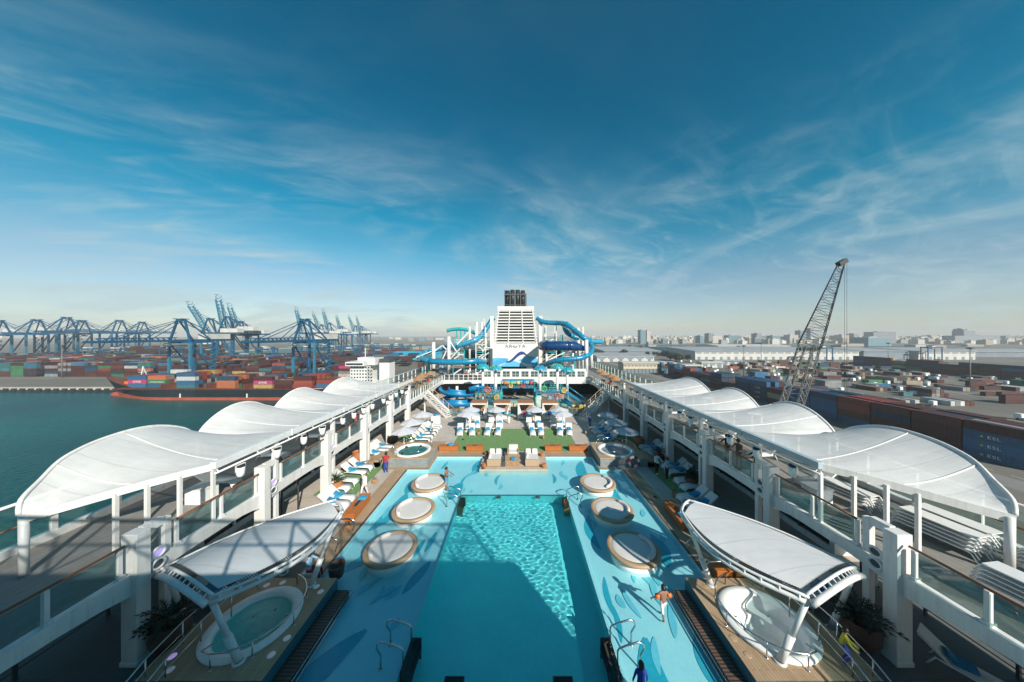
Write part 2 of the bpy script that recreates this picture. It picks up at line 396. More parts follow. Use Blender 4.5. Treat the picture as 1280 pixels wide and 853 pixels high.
c3 = cloud(.8, R(20), (1,.8), .30, .58, 3, .4, (1.2,5.5,0))           # where there is cloud at all
lf, rt = smooth(px_, .9, -.3), smooth(px_, -.5, .5)
cov = MA('ADD', MA('MULTIPLY', MA('MULTIPLY', c1, lf), 1.6), MA('MULTIPLY', MA('MULTIPLY', c2, rt), .6))
cov = MA('ADD', cov, MA('MULTIPLY', c4, .5))
cov = MA('MULTIPLY', cov, MA('ADD', MA('MULTIPLY', c3, .95), .06))
cov = MA('MULTIPLY', cov, MA('ADD', MA('MULTIPLY', smooth(sep.outputs[2], .6, .22), .92), .05))
cov = MA('ADD', cov, MA('MULTIPLY', smooth(sep.outputs[2], .3, .06), .14))
cov = MA('MINIMUM', cov, .7)
tint = nt.nodes.new('ShaderNodeMix'); tint.data_type = 'RGBA'; tint.blend_type = 'MULTIPLY'; tint.inputs[0].default_value = 1
L(sky.outputs[0], tint.inputs[6]); 
el2 = nt.nodes.new('ShaderNodeMapRange'); el2.interpolation_type = 'SMOOTHSTEP'; el2.inputs['From Min'].default_value = .0; el2.inputs['From Max'].default_value = .7
L(sep.outputs[2], el2.inputs[0])
L(ramp(nt, el2.outputs[0], [(0,(.84,.88,.94)),(.12,(.68,.86,.9)),(.27,(.34,.9,.92)),(.5,(.06,.86,.9)),(1,(.0,.68,.78))]), tint.inputs[7])
SKY_TINT = tint
mx = nt.nodes.new('ShaderNodeMix'); mx.data_type = 'RGBA'
L(cov, mx.inputs[0]); L(tint.outputs[2], mx.inputs[6]); mx.inputs[7].default_value = (4.4,5.6,5.9,1)
L(mx.outputs[2], nt.nodes['Background'].inputs[0]); nt.nodes['Background'].inputs[1].default_value = .085
vs = S.view_settings; vs.view_transform = 'Standard'; vs.look = 'None'; vs.gamma = 1; vs.use_curve_mapping = False; vs.exposure = .45
S.cycles.use_denoising = True
S.cycles.max_bounces = 10; S.cycles.transparent_max_bounces = 24; S.cycles.volume_bounces = 0; S.cycles.diffuse_bounces = 4
S.cycles.sample_clamp_indirect = 6
# ================================================================== the pools and the pool deck
def rects(mb, rs, z, mi=0):
    for x0,y0,x1,y1 in rs: mb.sheet(x0,y0,x1,y1,z,mi)
PX0, PX1, PY0, PY1 = -9.3, 9.0, 5.0, 24.6      # wading pool
QX0, QX1, QY1 = -7.5, 7.1, 27.2               # its far bay
DX0, DX1, DY0, DY1 = -4.05, 3.6, 7.6, 20.9    # deep pool
IX0, IX1 = -3.2, 2.7                          # seating terrace reaching into the far bay
d = MB()
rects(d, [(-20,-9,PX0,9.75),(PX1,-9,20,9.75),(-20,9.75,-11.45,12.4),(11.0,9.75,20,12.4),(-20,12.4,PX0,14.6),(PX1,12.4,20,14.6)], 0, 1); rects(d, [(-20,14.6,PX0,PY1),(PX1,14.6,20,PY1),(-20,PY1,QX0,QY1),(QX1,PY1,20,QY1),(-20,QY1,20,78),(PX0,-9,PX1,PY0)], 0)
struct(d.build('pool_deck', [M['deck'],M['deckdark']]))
hull = MB(); hull.box(-19.9,-70,-32.5,19.9,78,-2)
struct(hull.build('ship_hull_deck', M['white']))
fl = MB()
zs = -.28
rects(fl, [(PX0,PY0,DX0,PY1),(DX1,PY0,PX1,PY1),(DX0,PY0,DX1,DY0),(DX0,DY1,DX1,PY1),(QX0,PY1,QX1,QY1)], zs, 0)
rects(fl, [(DX0,DY0,DX1,DY1)], -1.35, 1)
def wall(x0,y0,x1,y1,za,zb,mi): fl.add([(x0,y0,za),(x1,y1,za),(x1,y1,zb),(x0,y0,zb)], [(0,1,2,3)], mi)
for a in ((DX0,DY0,DX0,DY1),(DX0,DY1,DX1,DY1),(DX1,DY1,DX1,DY0),(DX1,DY0,DX0,DY0)): wall(*a,-1.35,zs,1)
for a in ((PX0,PY0,PX0,PY1),(PX0,PY1,QX0,PY1),(QX0,PY1,QX0,QY1),(QX0,QY1,QX1,QY1),(QX1,QY1,QX1,PY1),(QX1,PY1,PX1,PY1),(PX1,PY1,PX1,PY0),(PX1,PY0,PX0,PY0)): wall(*a,zs,0,0)
pf = struct(fl.build('pool_floor', [M['poolfloor'],M['deepfloor'],M['mosaic']])); pf.cycles.is_caustics_receiver = True
# coping round the deep basin, its dark line
cp = MB()
for x0,y0,x1,y1 in ((DX0-.14,DY0,DX0,DY1),(DX1,DY0,DX1+.14,DY1),(DX0-.14,DY1,DX1+.14,DY1+.14)): cp.box(x0,y0,zs+.002,x1,y1,zs+.06)
struct(cp.build('pool_floor_edge', M['poolfloor']))
# blue swirls set into the pale wading-pool floor
def swirl(pts, wmax, mb, z):
    """leaf-shaped band along a curve"""
    n = len(pts); vs = []; 
    for i, p in enumerate(pts):
        a = Vector(pts[max(i-1,0)]); b = Vector(pts[min(i+1,n-1)]); t = (b-a).normalized(); nn = Vector((-t.y,t.x))
        wd = wmax*(math.sin(PI*(i+.25)/(n-.5))**.7)
        vs += [(p[0]+nn.x*wd, p[1]+nn.y*wd, z), (p[0]-nn.x*wd, p[1]-nn.y*wd, z)]
    mb.add(vs, [(2*i,2*i+1,2*i+3,2*i+2) for i in range(n-1)])
def arc(p, q, bend, n=14):
    p, q = Vector(p), Vector(q); d_ = q-p; nn = Vector((-d_.y,d_.x))
    return [tuple(p+d_*t+nn*bend*math.sin(PI*t)) for t in [i/n for i in range(n+1)]]
sw = MB()
for p,q,b,wd in (((-8.9,17.3),(-8.2,21.4),-.08,.5),((-8.2,21.3),(-7.6,24.3),.1,.42),((-9.0,14.2),(-7.3,17.4),-.14,.42),((-9.1,11.2),(-8.9,14.2),.08,.3),
                 ((-3.6,24.4),(-3.5,27.0),0,.42),((-4.7,20.6),(-4.4,23.0),.05,.5),((-6.6,25.2),(-6.4,26.8),0,.12),((-5.2,13.1),(-4.5,15.0),0,.25),((-5.0,15.6),(-4.8,17.2),0,.16),((-5.5,15.2),(-5.3,16.6),0,.14),
                 ((-1.6,22.6),(-1.4,24.3),.1,.13),((2.9,22.8),(3.0,24.4),-.1,.13),((-4.3,22.4),(-4.1,24.2),.1,.1),((5.6,22.6),(6.0,26.9),.06,.45),((7.6,19.2),(7.4,22.6),.1,.35),
                 ((4.6,15.8),(4.7,18.8),.1,.26),((7.6,14.6),(7.9,17),-.1,.35),((5.2,7.6),(5.0,11.2),.12,.5),((4.1,12.0),(4.25,14.0),.05,.13),((4.0,11.0),(4.15,12.6),-.05,.11),((6.9,9.0),(7.2,11.5),.1,.3),((-7.5,7.5),(-6.0,11.5),.1,.5)):
    swirl(arc(p,q,b), wd, sw, zs+.004+.0006*len(sw.f)/14)
struct(sw.build('pool_mosaic_patterns_floor', M['mosaic']))
sw = MB(); rr = random.Random(12)
for k in range(54):
    xx = rr.choice((rr.uniform(-9,-4.5),rr.uniform(4,8.7),rr.uniform(-7,6.5))); yy = rr.uniform(7,24.3) if abs(xx+.2) > 4.4 else rr.uniform(21.4,26.8)
    if IX0-.6 < xx < IX1+.6 and yy > 24: continue
    L_ = rr.uniform(.5,1.5); an = rr.gauss(PI/2,.35); swirl(arc((xx,yy),(xx+L_*math.cos(an),min(yy+L_*math.sin(an),24.5 if abs(xx)>7 else 27)),rr.uniform(-.2,.2)), rr.uniform(.07,.2), sw, zs+.02+.0003*k)
struct(sw.build('pool_mosaic_flecks_floor', M['mosaic2']))
# water: still sheet over the wading pool, rippled sheet over the deep pool
wt = MB(); rects(wt, [(PX0,PY0,DX0,PY1),(DX1,PY0,PX1,PY1),(DX0,PY0,DX1,DY0),(DX0,DY1,DX1,PY1),(QX0,PY1,IX0,QY1),(IX1,PY1,QX1,QY1)], -.075)
struct(wt.build('wading_pool_water', M['shallowwater']))
rnd = random.Random(3); waves = []
for i in range(28):
    a = rnd.uniform(0,2*PI); lam = rnd.uniform(.2,.46)
    waves.append((math.cos(a)*2*PI/lam, math.sin(a)*2*PI/lam, rnd.uniform(0,2*PI), lam*.0016*rnd.uniform(.5,1)))
dw = MB(); dw.grid(lambda u,v: (DX0+(DX1-DX0)*u, DY0+(DY1-DY0)*v, -.08+sum(A*math.sin(kx*(DX0+(DX1-DX0)*u)+ky*(DY0+(DY1-DY0)*v)+p) for kx,ky,p,A in waves)), 240, 410)
m, nt_, b_ = nodes('deep_pool_water'); b_.inputs['Transmission Weight'].default_value = 1; b_.inputs['Roughness'].default_value = 0; b_.inputs['IOR'].default_value = 1.33; b_.inputs['Base Color'].default_value = (.84,.99,1,1)
dwo = struct(dw.build('deep_pool_water', m)); dwo.cycles.is_caustics_caster = True
# teak border, terrace in the far bay, turf
tb = MB(); z = .004
rects(tb, [(PX0-1.15,13.2,PX0,PY1),(PX1,13.2,PX1+1.15,PY1)], z, 0)
rects(tb, [(-13.0,PY1,QX0,QY1+1.1),(QX1,PY1,8.0,QY1+1.1)], z, 1); rects(tb, [(QX0,QY1,IX0,QY1+1.1),(IX1,QY1,QX1,QY1+1.1)], z, 1)
rects(tb, [(-13.0,28.3,-7.6,31.2)], z, 1)
struct(tb.build('pool_border_paving', [M['plank'],M['plankx']]))
ed = MB()   # dark drain line round the water
for x0,y0,x1,y1 in ((PX0-.16,13.2,PX0-.05,PY1),(PX1+.05,13.2,PX1+.16,PY1),(QX0,QY1+.05,IX0,QY1+.15),(IX1,QY1+.05,QX1,QY1+.15),(PX0,PY1+.05,QX0-.05,PY1+.15),(QX1+.05,PY1+.05,PX1,PY1+.15)): ed.sheet(x0,y0,x1,y1,.009)
struct(ed.build('pool_border_drain_paving', M['darkgrey']))
te = MB(); te.box(IX0,PY1,-.4,IX1,QY1-.001,.015,0); te.sheet(IX0,QY1-.001,IX1,28.3,.011)
M['terrace'] = brickmat('terrace_paving', (.55,.45,.37),(.5,.41,.34),(.35,.3,.25), .9,.9,.008,.6, off=0)
struct(te.build('terrace_paving', M['terrace']))
tu = MB(); rects(tu, [(-6.7,28.4,6.2,35.3)], .012); struct(tu.build('turf_lawn', M['turf']))
tl = MB(); rects(tl, [(-14.6,20.6,-11.6,26.4),(-13.0,28.2,-10.6,33.5)], .013); struct(tl.build('turf_lawn_strip_left', M['turf']))
tl = MB(); rects(tl, [(11.4,20.6,14.6,26.4),(10.4,28.9,13.0,33.5)], .013); struct(tl.build('turf_lawn_strip_right', M['turf']))

# ================================================================== the two long sides of the ship
PIL_Y = [10.0+5.05*i for i in range(6)]
def side(s):
    sun = 'sunlit left' if s < 0 else 'shaded right'
    X = lambda x: s*x
    ud = MB()
    ud.box(X(13.62),-6,UP-.25,X(19.6),78,UP,1)
    # fascia beam, deeper by the pillars, with pale coping
    ys = [2.0]+PIL_Y+[35.3,40.5,46.5,52.6]
    for a, b in zip(ys[:-1], ys[1:]):
        n = 10; vs = []
        for i in range(n+1):
            t = i/n; y = a+(b-a)*t
            sag = .30*max(0, abs(2*t-1)**4)
            vs += [(X(13.35), y, UP+.1), (X(13.35), y, UP-.36-sag), (X(13.62), y, UP+.1), (X(13.62), y, UP-.36-sag)]
        fs = []
        for i in range(n):
            k = i*4; fs += [(k,k+1,k+5,k+4),(k+2,k+6,k+7,k+3),(k,k+4,k+6,k+2),(k+1,k+3,k+7,k+5)]
        ud.add(vs, fs, 0)
    struct(ud.build('upper_deck_'+('left' if s<0 else 'right')+'_floor', [M['white'],M['updeck']]))
    # pillars
    protos = []
    for tall in (0,1):
      proto = thing('pillar', '', 'pillar', (X(13.45),10,0)); protos.append(proto)
      zr = 5.55 if tall else 4.5
      p = MB(); p.box(X(13.17),9.97,0,X(13.72),10.38,4.57); p.box(X(13.14),9.94,0,X(13.75),10.41,.16); p.build('shaft', M['white'], proto, bev=.025)
      p = MB(); p.box(X(13.43),10.97,0,X(13.66),11.21,zr); p.build('rear_post', M['white'], proto, bev=.02)
      p = MB(); p.box(X(13.44),10.38,4.3,X(13.65),10.97,4.6); p.build('bracket', M['white'], proto)
      for zz in (3.45,3.02):
          r = MB(); c = [(X(13.3), 10.69+.2*math.cos(a), zz+.17*math.sin(a)) for a in [2*PI*i/20 for i in range(20)]]
          r.tube(c, .045, 8, closed=True); rl = r.build('ring_lamp', M['steel'], proto)
          r = MB(); r.add([(X(13.3), 10.69+.15*math.cos(a), zz+.125*math.sin(a)) for a in [2*PI*i/20 for i in range(20)]]+[(X(13.36), 10.69+.15*math.cos(a), zz+.125*math.sin(a)) for a in [2*PI*i/20 for i in range(20)]],
                [tuple(range(20)), tuple(range(39,19,-1))]+[(i,(i+1)%20,20+(i+1)%20,20+i) for i in range(20)])
          r.build('lens', M['lampviolet'] if (s<0 and zz>3.2) else M['darkgrey'], rl)
          r = MB(); r.box(X(13.36),10.64,zz-.06,X(13.5),10.74,zz+.06); r.box(X(13.5),10.42,zz-.03,X(13.54),10.95,zz+.03); r.build('lamp_bracket', M['steel'], rl)
    for i, y in enumerate(PIL_Y):
        put(protos[i>0], (X(13.45), y, 0), 0, f'{"nearest" if i==0 else ORD[i]} white pillar on the {sun} side of the pool deck', 'white pillars along both sides of the pool deck')
    # balustrades of the upper deck, one per bay
    bays = [(2.0,9.9)]+[(PIL_Y[i]+1.3, PIL_Y[i+1]-.05) for i in range(5)]+[(36.5,40.4),(40.5,46.4),(46.5,52.5)]
    for i, (a, b) in enumerate(bays):
        t = thing('balustrade', f'brown railed glass balustrade, {ORD[i]} bay from the camera on the {sun} upper deck', 'balustrade', (X(13.5),a,UP+.1), 'balustrades along the upper deck edges')
        h = MB(); h.tube([(X(13.42),a+.08,UP+1.15)]+[(X(13.42),a+.3+(b-a-.35)*k/6,UP+1.17) for k in range(1,7)], .045, 8); h.build('handrail', M['wood'] if i<6 else M['tan_wood'], t)
        n = max(2, round((b-a)/1.6)) if i < 6 else max(3, round((b-a)/.95))
        for k in range(n+1):
            y = a+.12+(b-a-.24)*k/n
            q = MB(); q.box(X(13.45),y-.052,UP+.1,X(13.57),y+.052,UP+1.08); q.box(X(13.4),y-.09,UP+.1,X(13.61),y+.09,UP+.2); q.build('post', M['white'], t)
        g = MB()
        for k in range(n):
            y0 = a+.12+(b-a-.24)*k/n+.09; y1 = a+.12+(b-a-.24)*(k+1)/n-.09
            g.box(X(13.5),y0,UP+.17,X(13.515),y1,UP+1.05)
        g.build('glass_panel', M['glass'], t)
        if i == 0: continue
    # deckhouse under the upper deck: dark glazing in white frames
    t = thing('deckhouse', f'glazed wall with dark windows under the {sun} upper deck', 'deckhouse', (X(16.6),15,0), 'deckhouse walls under the upper decks')
    q = MB(); q.box(X(16.55),15,0,X(19.5),53,.35); q.box(X(16.55),15,2.45,X(19.5),53,UP-.26); q.box(X(16.55),15,.35,X(19.5),15.25,2.45); q.box(X(16.9),15.25,.35,X(19.5),53,2.45); q.build('wall', M['white'], t)
    for k in range(23):
        y0 = 15.3+k*1.62
        q = MB(); q.box(X(16.62),y0,.36,X(16.66),y0+1.5,2.44); g = q.build('window', M['darkglass'], t)
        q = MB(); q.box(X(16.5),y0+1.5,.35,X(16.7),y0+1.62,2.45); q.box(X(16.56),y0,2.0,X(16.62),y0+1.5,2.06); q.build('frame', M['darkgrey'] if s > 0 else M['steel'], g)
    # dark service rail at the near end of the lower deck
    t = thing('guard_rail', f'dark guard rail in the shade under the {sun} upper deck', 'railing', (X(16.8),3,0), 'dark guard rails under the upper decks')
    for k in range(6):
        q = MB(); y=3+k*2.2; q.box(X(16.76),y,0,X(16.84),y+.08,1.1); q.build('post', M['darkgrey'], t)
    q = MB()
    for zz in (.25,.45,.65,.85,1.1): q.tube([(X(16.8),3,zz),(X(16.8),14.1,zz)], .022 if zz<1 else .035, 6)
    q.build('rail', M['darkgrey'], t)
    # outer windscreen
    t = thing('windscreen', f'tall glass windscreen with white posts, outer edge of the {sun} upper deck', 'windscreen', (X(19.3),4,UP), 'windscreens along the outer edges of the upper decks')
    q = MB(); q.tube([(X(19.3),4,UP+1.88),(X(19.3),78,UP+1.88)], .06, 8); q.build('top_rail', M['white'], t)
    q = MB(); q.tube([(X(19.15),4,UP+1.05),(X(19.15),78,UP+1.05)], .045, 8); q.build('handrail', M['wood'], t)
    q = MB(); q.box(X(19.15),4,UP,X(19.5),78,UP+.28); q.build('sill', M['white'], t)
    for k in range(38):
        y = 4.2+k*1.95
        q = MB(); q.box(X(19.23),y-.08,UP+.28,X(19.37),y+.08,UP+1.85); q.build('post', M['white'], t)
    q = MB()
    for k in range(37): q.box(X(19.3),4.3+k*1.95,UP+.3,X(19.312),6.05+k*1.95,UP+1.82)
    q.build('glass_panel', M['windglass'], t)
    # wave canopy over the upper deck
    inn = lambda Y: None
    t = thing('wave_canopy', f'long white mesh canopy in four waves over the {sun} upper deck', 'canopy', (X(16),20,UP), 'wave canopies over the two upper decks')
    ZI = 5.78
    rim1 = [(17.3,10.0,5.22),(17.55,10.2,5.66),(18.1,10.95,6.0),(18.55,11.7,6.4),(18.85,12.6,6.64),(19,13.5,6.76),(19,14.4,6.8),(19,15.3,6.66),(19,16.2,6.3),(19,16.8,5.85),(19,17.1,5.35)]
    inn1 = [(17.3,10.0,5.22),(16.75,10.4,5.3),(15.9,11.0,5.45),(15.1,11.6,5.58),(14.3,12.15,5.7),(13.5,12.75,ZI),(13.5,13.6,ZI),(13.5,14.5,ZI),(13.5,15.4,ZI),(13.5,16.3,ZI),(13.5,17.1,ZI)]
    def dens(P_):
        P_ = [Vector(p) for p in P_]; o_ = []
        for i in range(len(P_)-1):
            p0,p1,p2,p3 = P_[max(i-1,0)],P_[i],P_[i+1],P_[min(i+2,len(P_)-1)]
            for k in range(4):
                u = k/4; o_.append(.5*((2*p1)+(-p0+p2)*u+(2*p0-5*p1+4*p2-p3)*u*u+(-p0+3*p1-3*p2+p3)*u**3))
        return [tuple(p) for p in o_+[P_[-1]]]
    inn0 = inn1; inn1 = dens(inn1); rim1 = dens(rim1)
    humps = [(rim1, inn1)]
    for a, b in ((17.1,22.35),(22.35,27.85),(27.85,34.8)):
        rm = []; iv = []
        for k in range(29):
            th = k/28; y = a+(b-a)*(.5-.5*math.cos(PI*th))
            rm.append((19, y, 5.35+1.47*max(0,math.sin(PI*(y-a)/(b-a)))**.62)); iv.append((13.5,y,ZI))
        humps.append((rm, iv))
    for rm, iv in humps:
        n = len(rm)-1
        def fn(u, v):
            k = min(n-1, int(u*n)); f = u*n-k
            a = Vector(rm[k]).lerp(Vector(rm[k+1]), f); c = Vector(iv[k]).lerp(Vector(iv[k+1]), f)
            p = c.lerp(a, v); p.z = c.z+(a.z-c.z)*v**1.35 - .12*math.sin(PI*v)*math.sin(PI*u)
            p.x *= s; return p
        q = MB(); q.grid(fn, n*2 if n < 40 else n, 14); q.build('fabric', M['fabric'], t)
        q = MB(); q.tube([(X(x),y,zz+.02) for x,y,zz in rm], .065, 8); q.build('rim', M['white'], t)
        for u in (.28,.55) if n == 40 else (.3,.68):
            q = MB(); q.tube([tuple(fn(u,v)+Vector((0,0,-.02))) for v in [k/10 for k in range(11)]], .045, 6); q.build('rib', M['white'], t)
        q = MB(); pts = [tuple(fn(0 if n != 40 else 1, v)+Vector((0,0,-.05))) for v in [k/10 for k in range(11)]]; q.tube(pts, .05, 6); q.build('rib', M['white'], t)
    q = MB(); q.bar((X(13.42),12.7,ZI-.06),(X(13.42),37,ZI-.06), .26, .3); 
    for y in (17.0,22.1,27.2,32.3): q.bar((X(13.28),y,ZI-.02),(X(13.28),y+.08,ZI-.02), .05, .4)
    q.build('edge_beam', M['steel'] if s < 0 else M['shaded_beam'], t, bev=.02)  # right beam carries its shade in the colour, left one stays white
    q = MB()
    for a, b in zip(inn0[:5], inn0[1:6]): q.bar((X(a[0]),a[1],a[2]-.12),(X(b[0]),b[1],b[2]-.12), .1, .3)
    q.build('end_beam', M['white'], t)
    for x,y,zt in ((14.22,12.15,5.55),(14.95,11.65,5.45),(15.6,11.2,5.35),(13.5,12.8,5.6)):
        q = MB(); q.box(X(x)-.06,y-.06,UP,X(x)+.06,y+.06,zt); q.build('post', M['white'], t)
    q = MB(); q.tube([(X(17.2),10.05,UP),(X(17.2),10.05,5.15)], .115, 14); q.build('corner_post', M['white'], t)
    for y in (17.1,22.35,27.85,34.5):
        q = MB(); q.tube([(X(18.95),y,UP),(X(18.95),y,5.35)], .1, 10); q.build('post', M['white'], t)
    q = MB(); q.bar((X(17.6),10.4,5.3),(X(19.0),17.1,5.3), .06); q.bar((X(19),17.1,5.3),(X(19),34.5,5.3), .06); q.build('tie', M['white'], t)
    # pipe with the row of hooded stage lights
    t = thing('lighting_pipe', f'white pipe carrying hooded lights under the {sun} canopy edge', 'pipe', (X(13.3),13,5.3), 'lighting pipes')
    q = MB(); q.tube([(X(13.24),12.6,5.42),(X(13.24),37,5.42)], .045, 8)
    for k in range(13): q.bar((X(13.24),12.8+k*2,5.42),(X(13.42),12.8+k*2,5.62), .04)
    q.build('pipe', M['steel'], t)
for s in (-1,1): side(s)
# stage lights
proto = thing('stage_light', '', 'stage light', (0,0,0))
q = MB(); q.lathe([(0,.24),(.2,.24),(.22,.2),(.2,-.1),(.16,-.26),(.07,-.33),(0,-.33)], (0,0,0), 14); q.build('hood', M['white_rough'], proto)
q = MB(); q.cbox((0,0,.3), (.36,.3,.1), ch=.03); q.cbox((.0,0,.36), (.2,.42,.06), ch=.02); q.build('head', M['dark'], proto)
q = MB(); q.bar((0,-.24,.05),(0,-.24,.42), .05); q.bar((0,.24,.05),(0,.24,.42), .05); q.bar((0,-.24,.42),(0,.24,.42), .05); q.build('yoke', M['steel'], proto)
for s in (-1,1):
    ly = [13.8,15.9,17.9,19.6,21.9,23.4,24.9,26.4,28.6,30.1,31.6,33.2]
    for i, y in enumerate(ly):
        put(proto, (s*13.24, y, 4.97), random.uniform(-.5,.5), f'{ORD[i]} white hooded stage light from the camera under the {"sunlit left" if s<0 else "shaded right"} canopy', 'hooded stage lights under the canopy edges', sc=.82)

# ================================================================== the ship's structure behind the viewpoint (its shade falls over the near deck)
t = thing('bridge_tower', 'white superstructure with lattice rail behind the viewpoint', 'superstructure', (0,-4,0))
q = MB(); q.box(-20,-9,0,10.4,-1,10.75); q.box(10.4,-9,0,20,-4.5,4.6); q.build('block', M['white'], t, bev=.03)
q = MB()
zl, zh = 10.75, 12.75
q.bar((-20,-1.1,zh),(9.3,-1.1,zh), .12); q.bar((-20,-1.1,11.75),(9.3,-1.1,11.75), .06)
k = 0
x = -20.0
while x < 9.2:
    x2 = min(x+2.1, 9.3)
    q.bar((x,-1.1,zl),(x,-1.1,zh), .08); q.bar((x,-1.1,zl if k%2 else zh),(x2,-1.1,zh if k%2 else zl), .06)
    if k % 3 == 0: q.bar((x,-1.1,zh if k%2 else zl),(x2,-1.1,zl if k%2 else zh), .06)
    x = x2; k += 1
q.bar((9.3,-1.1,zl),(9.3,-1.1,zh), .14)
q.build('lattice_rail', M['white'], t)
q = MB(); q.box(-20,-1.2,zl,9.2,-1.18,zh-.1); q.build('added_dimming_screen', M['dimglass'], t)  # unseen pane added to half-shade the tent and pool edge
q = MB()
for xx in (11.4,13.4,15.4,17.4): q.bar((xx,-4.6,4.6),(xx,-4.6,7.0), .16)
for zz in (5.2,5.8,6.4,7.0): q.bar((10.4,-4.6,zz),(19,-4.6,zz), .1)
q.build('side_rail', M['white'], t)
# ================================================================== tents, hot tubs, daybeds, ladders
OX = -.25
def tub_area(s):
    sun = 'left' if s < 0 else 'right'
    X = lambda x: s*x+OX
    # platform with a round well for the tub
    t = thing('tub_platform', f'teak platform with teal tiled side holding the {"water filled" if s<0 else "empty white"} hot tub', 'platform', (X(10),11,0), 'teak platforms of the near hot tubs')
    cx, cy, rr = X(9.85), 11.1, 1.3
    q = MB(); n = 32; x0, x1 = sorted((X(7.9), X(12.0))); y0, y1 = 9.2, 13.1
    ring = [(cx+rr*math.cos(2*PI*i/n), cy+rr*math.sin(2*PI*i/n), .45) for i in range(n)]
    outer = []
    for i in range(n):
        a = 2*PI*i/n; dx, dy = math.cos(a), math.sin(a)
        k = min(((x1 if dx>0 else x0)-cx)/dx if abs(dx)>1e-6 else 1e9, ((y1 if dy>0 else y0)-cy)/dy if abs(dy)>1e-6 else 1e9)
        outer.append([cx+dx*k, cy+dy*k, .45])
    for cxn, cyn in ((x0,y0),(x0,y1),(x1,y0),(x1,y1)):
        j = min(range(n), key=lambda i: (outer[i][0]-cxn)**2+(outer[i][1]-cyn)**2); outer[j][0], outer[j][1] = cxn, cyn
    q.add(ring+[tuple(o) for o in outer], [(i, n+i, n+(i+1)%n, (i+1)%n) for i in range(n)])
    q.build('teak_top', M['plank'], t)
    q = MB(); q.add([(x0,y0,-.3),(x1,y0,-.3),(x1,y1,-.3),(x0,y1,-.3),(x0,y0,.447),(x1,y0,.447),(x1,y1,.447),(x0,y1,.447)], [(0,1,5,4),(1,2,6,5),(2,3,7,6),(3,0,4,7)]); q.build('tiled_side', M['sidetile'], t)
    q = MB(); xs = sorted((X(7.3), X(7.88))); q.box(xs[0],8.4,-.3,xs[1],12.95,.03); q.build('step_grating', M['grate'], t)
    q = MB()
    for xx in (7.22, 7.12): q.tube([(X(xx),8.4,.0 if xx>7.2 else -.08),(X(xx),13.0,.0 if xx>7.2 else -.08)], .018, 6)
    q.build('step_edge', M['chrome'], t)
    for i, (dx, dy) in enumerate(((-1.62,-1.15),(-1.72,-.6),(-1.3,1.55),(-1.65,1.3),(.95,1.62),(.35,1.75),(1.75,-1.2),(1.35,-1.6))):
        q = MB(); q.lathe([(.001,.455),(.105,.455),(.12,.451),(.12,.43)], (cx-s*dx*-1 if False else cx+s*dx, cy+dy, .003), 20)
        q.build('deck_light', M['lampviolet'] if (s<0 and i==6) else (M['lamp'] if s<0 else M['tan_wood']), t)
    # tub
    t = thing('hot_tub', 'round white hot tub filled with green water under the shaded tent' if s<0 else 'round empty white hot tub under the sunlit tent', 'hot tub', (cx,cy,.45), 'hot tubs around the pool deck')
    q = MB(); q.lathe([(1.5,.0),(1.52,.05),(1.48,.09),(1.3,.1),(1.2,.07),(1.16,-.05),(1.12,-.38),(1.05,-.45),(.78,-.47),(.72,-.52),(.66,-.85),(.58,-.92),(.001,-.94)], (cx,cy,.45), 48)
    q.build('shell', M['white_rough'], t)
    if s < 0:
        q = MB(); q.lathe([(.001,0),(1.13,0)], (cx,cy,.4), 48); q.build('water', M['tubwater'], t)
    for a in range(0,360,45):
        q = MB(); q.lathe([(.001,.02),(.05,.02),(.055,0)], (cx+.95*math.cos(R(a)),cy+.95*math.sin(R(a)),-.01), 10); q.build('jet', M['chrome'], t)
    # curved grab rail and stair rails
    t = thing('grab_rail', f'thin steel rail curving around the {sun} near hot tub', 'rail', (cx,cy,.45), 'steel rails round the near hot tubs')
    pts = [(cx-s*1.62*math.cos(R(a)), cy+1.62*math.sin(R(a)), 1.0) for a in range(75,-100,-7)]
    pts = [(pts[0][0]+s*.05, pts[0][1]+.1, .45)]+pts+[(pts[-1][0]+s*.3, pts[-1][1]+.1, .98),(pts[-1][0]+s*.35, pts[-1][1]+.5, .8)]
    q = MB(); q.tube(pts, .024, 8); q.build('rail', M['chrome'], t)
    for a in (40,-5,-50,-90):
        q = MB(); x_, y_ = cx-s*1.62*math.cos(R(a)), cy+1.62*math.sin(R(a)); q.tube([(x_,y_,.45),(x_,y_,1.0)], .02, 8); q.lathe([(.05,0),(.05,.02),(.001,.02)], (x_,y_,.452), 10); q.build('post', M['chrome'], t)
    for k, xx in enumerate((11.1, 11.75)):
        t = thing('stair_rail', f'sloping steel handrail beside the {sun} near hot tub, {"inner" if k==0 else "outer"} of the pair', 'handrail', (X(xx),9.3,0), 'sloping handrails beside the near hot tubs')
        q = MB(); q.tube([(X(xx),8.3,.62),(X(xx),9.3,1.02),(X(xx-.05),10.3,1.25),(X(xx-.15),11.3,1.3),(X(xx-.5),11.9,1.28),(X(xx-.6),12.0,.9)], .024, 8)
        q.tube([(X(xx),8.3,.25),(X(xx),9.3,.68),(X(xx-.05),10.3,.85)], .016, 8); q.build('rail', M['chrome'], t)
        for yy, zt in ((9.3,1.02),(10.3,1.25),(11.3,1.3)):
            q = MB(); q.tube([(X(xx-.05*(yy>10)-.1*(yy>11)),yy,.45 if xx<11.5 else 0),(X(xx-.05*(yy>10)-.1*(yy>11)),yy,zt)], .02, 8); q.build('post', M['chrome'], t)
    # tent
    A, B, T, U = Vector((13.05,10.75,2.75)), Vector((9.95,9.55,2.8)), Vector((7.95,13.5,3.3)), Vector((8.75,14.35,3.3))
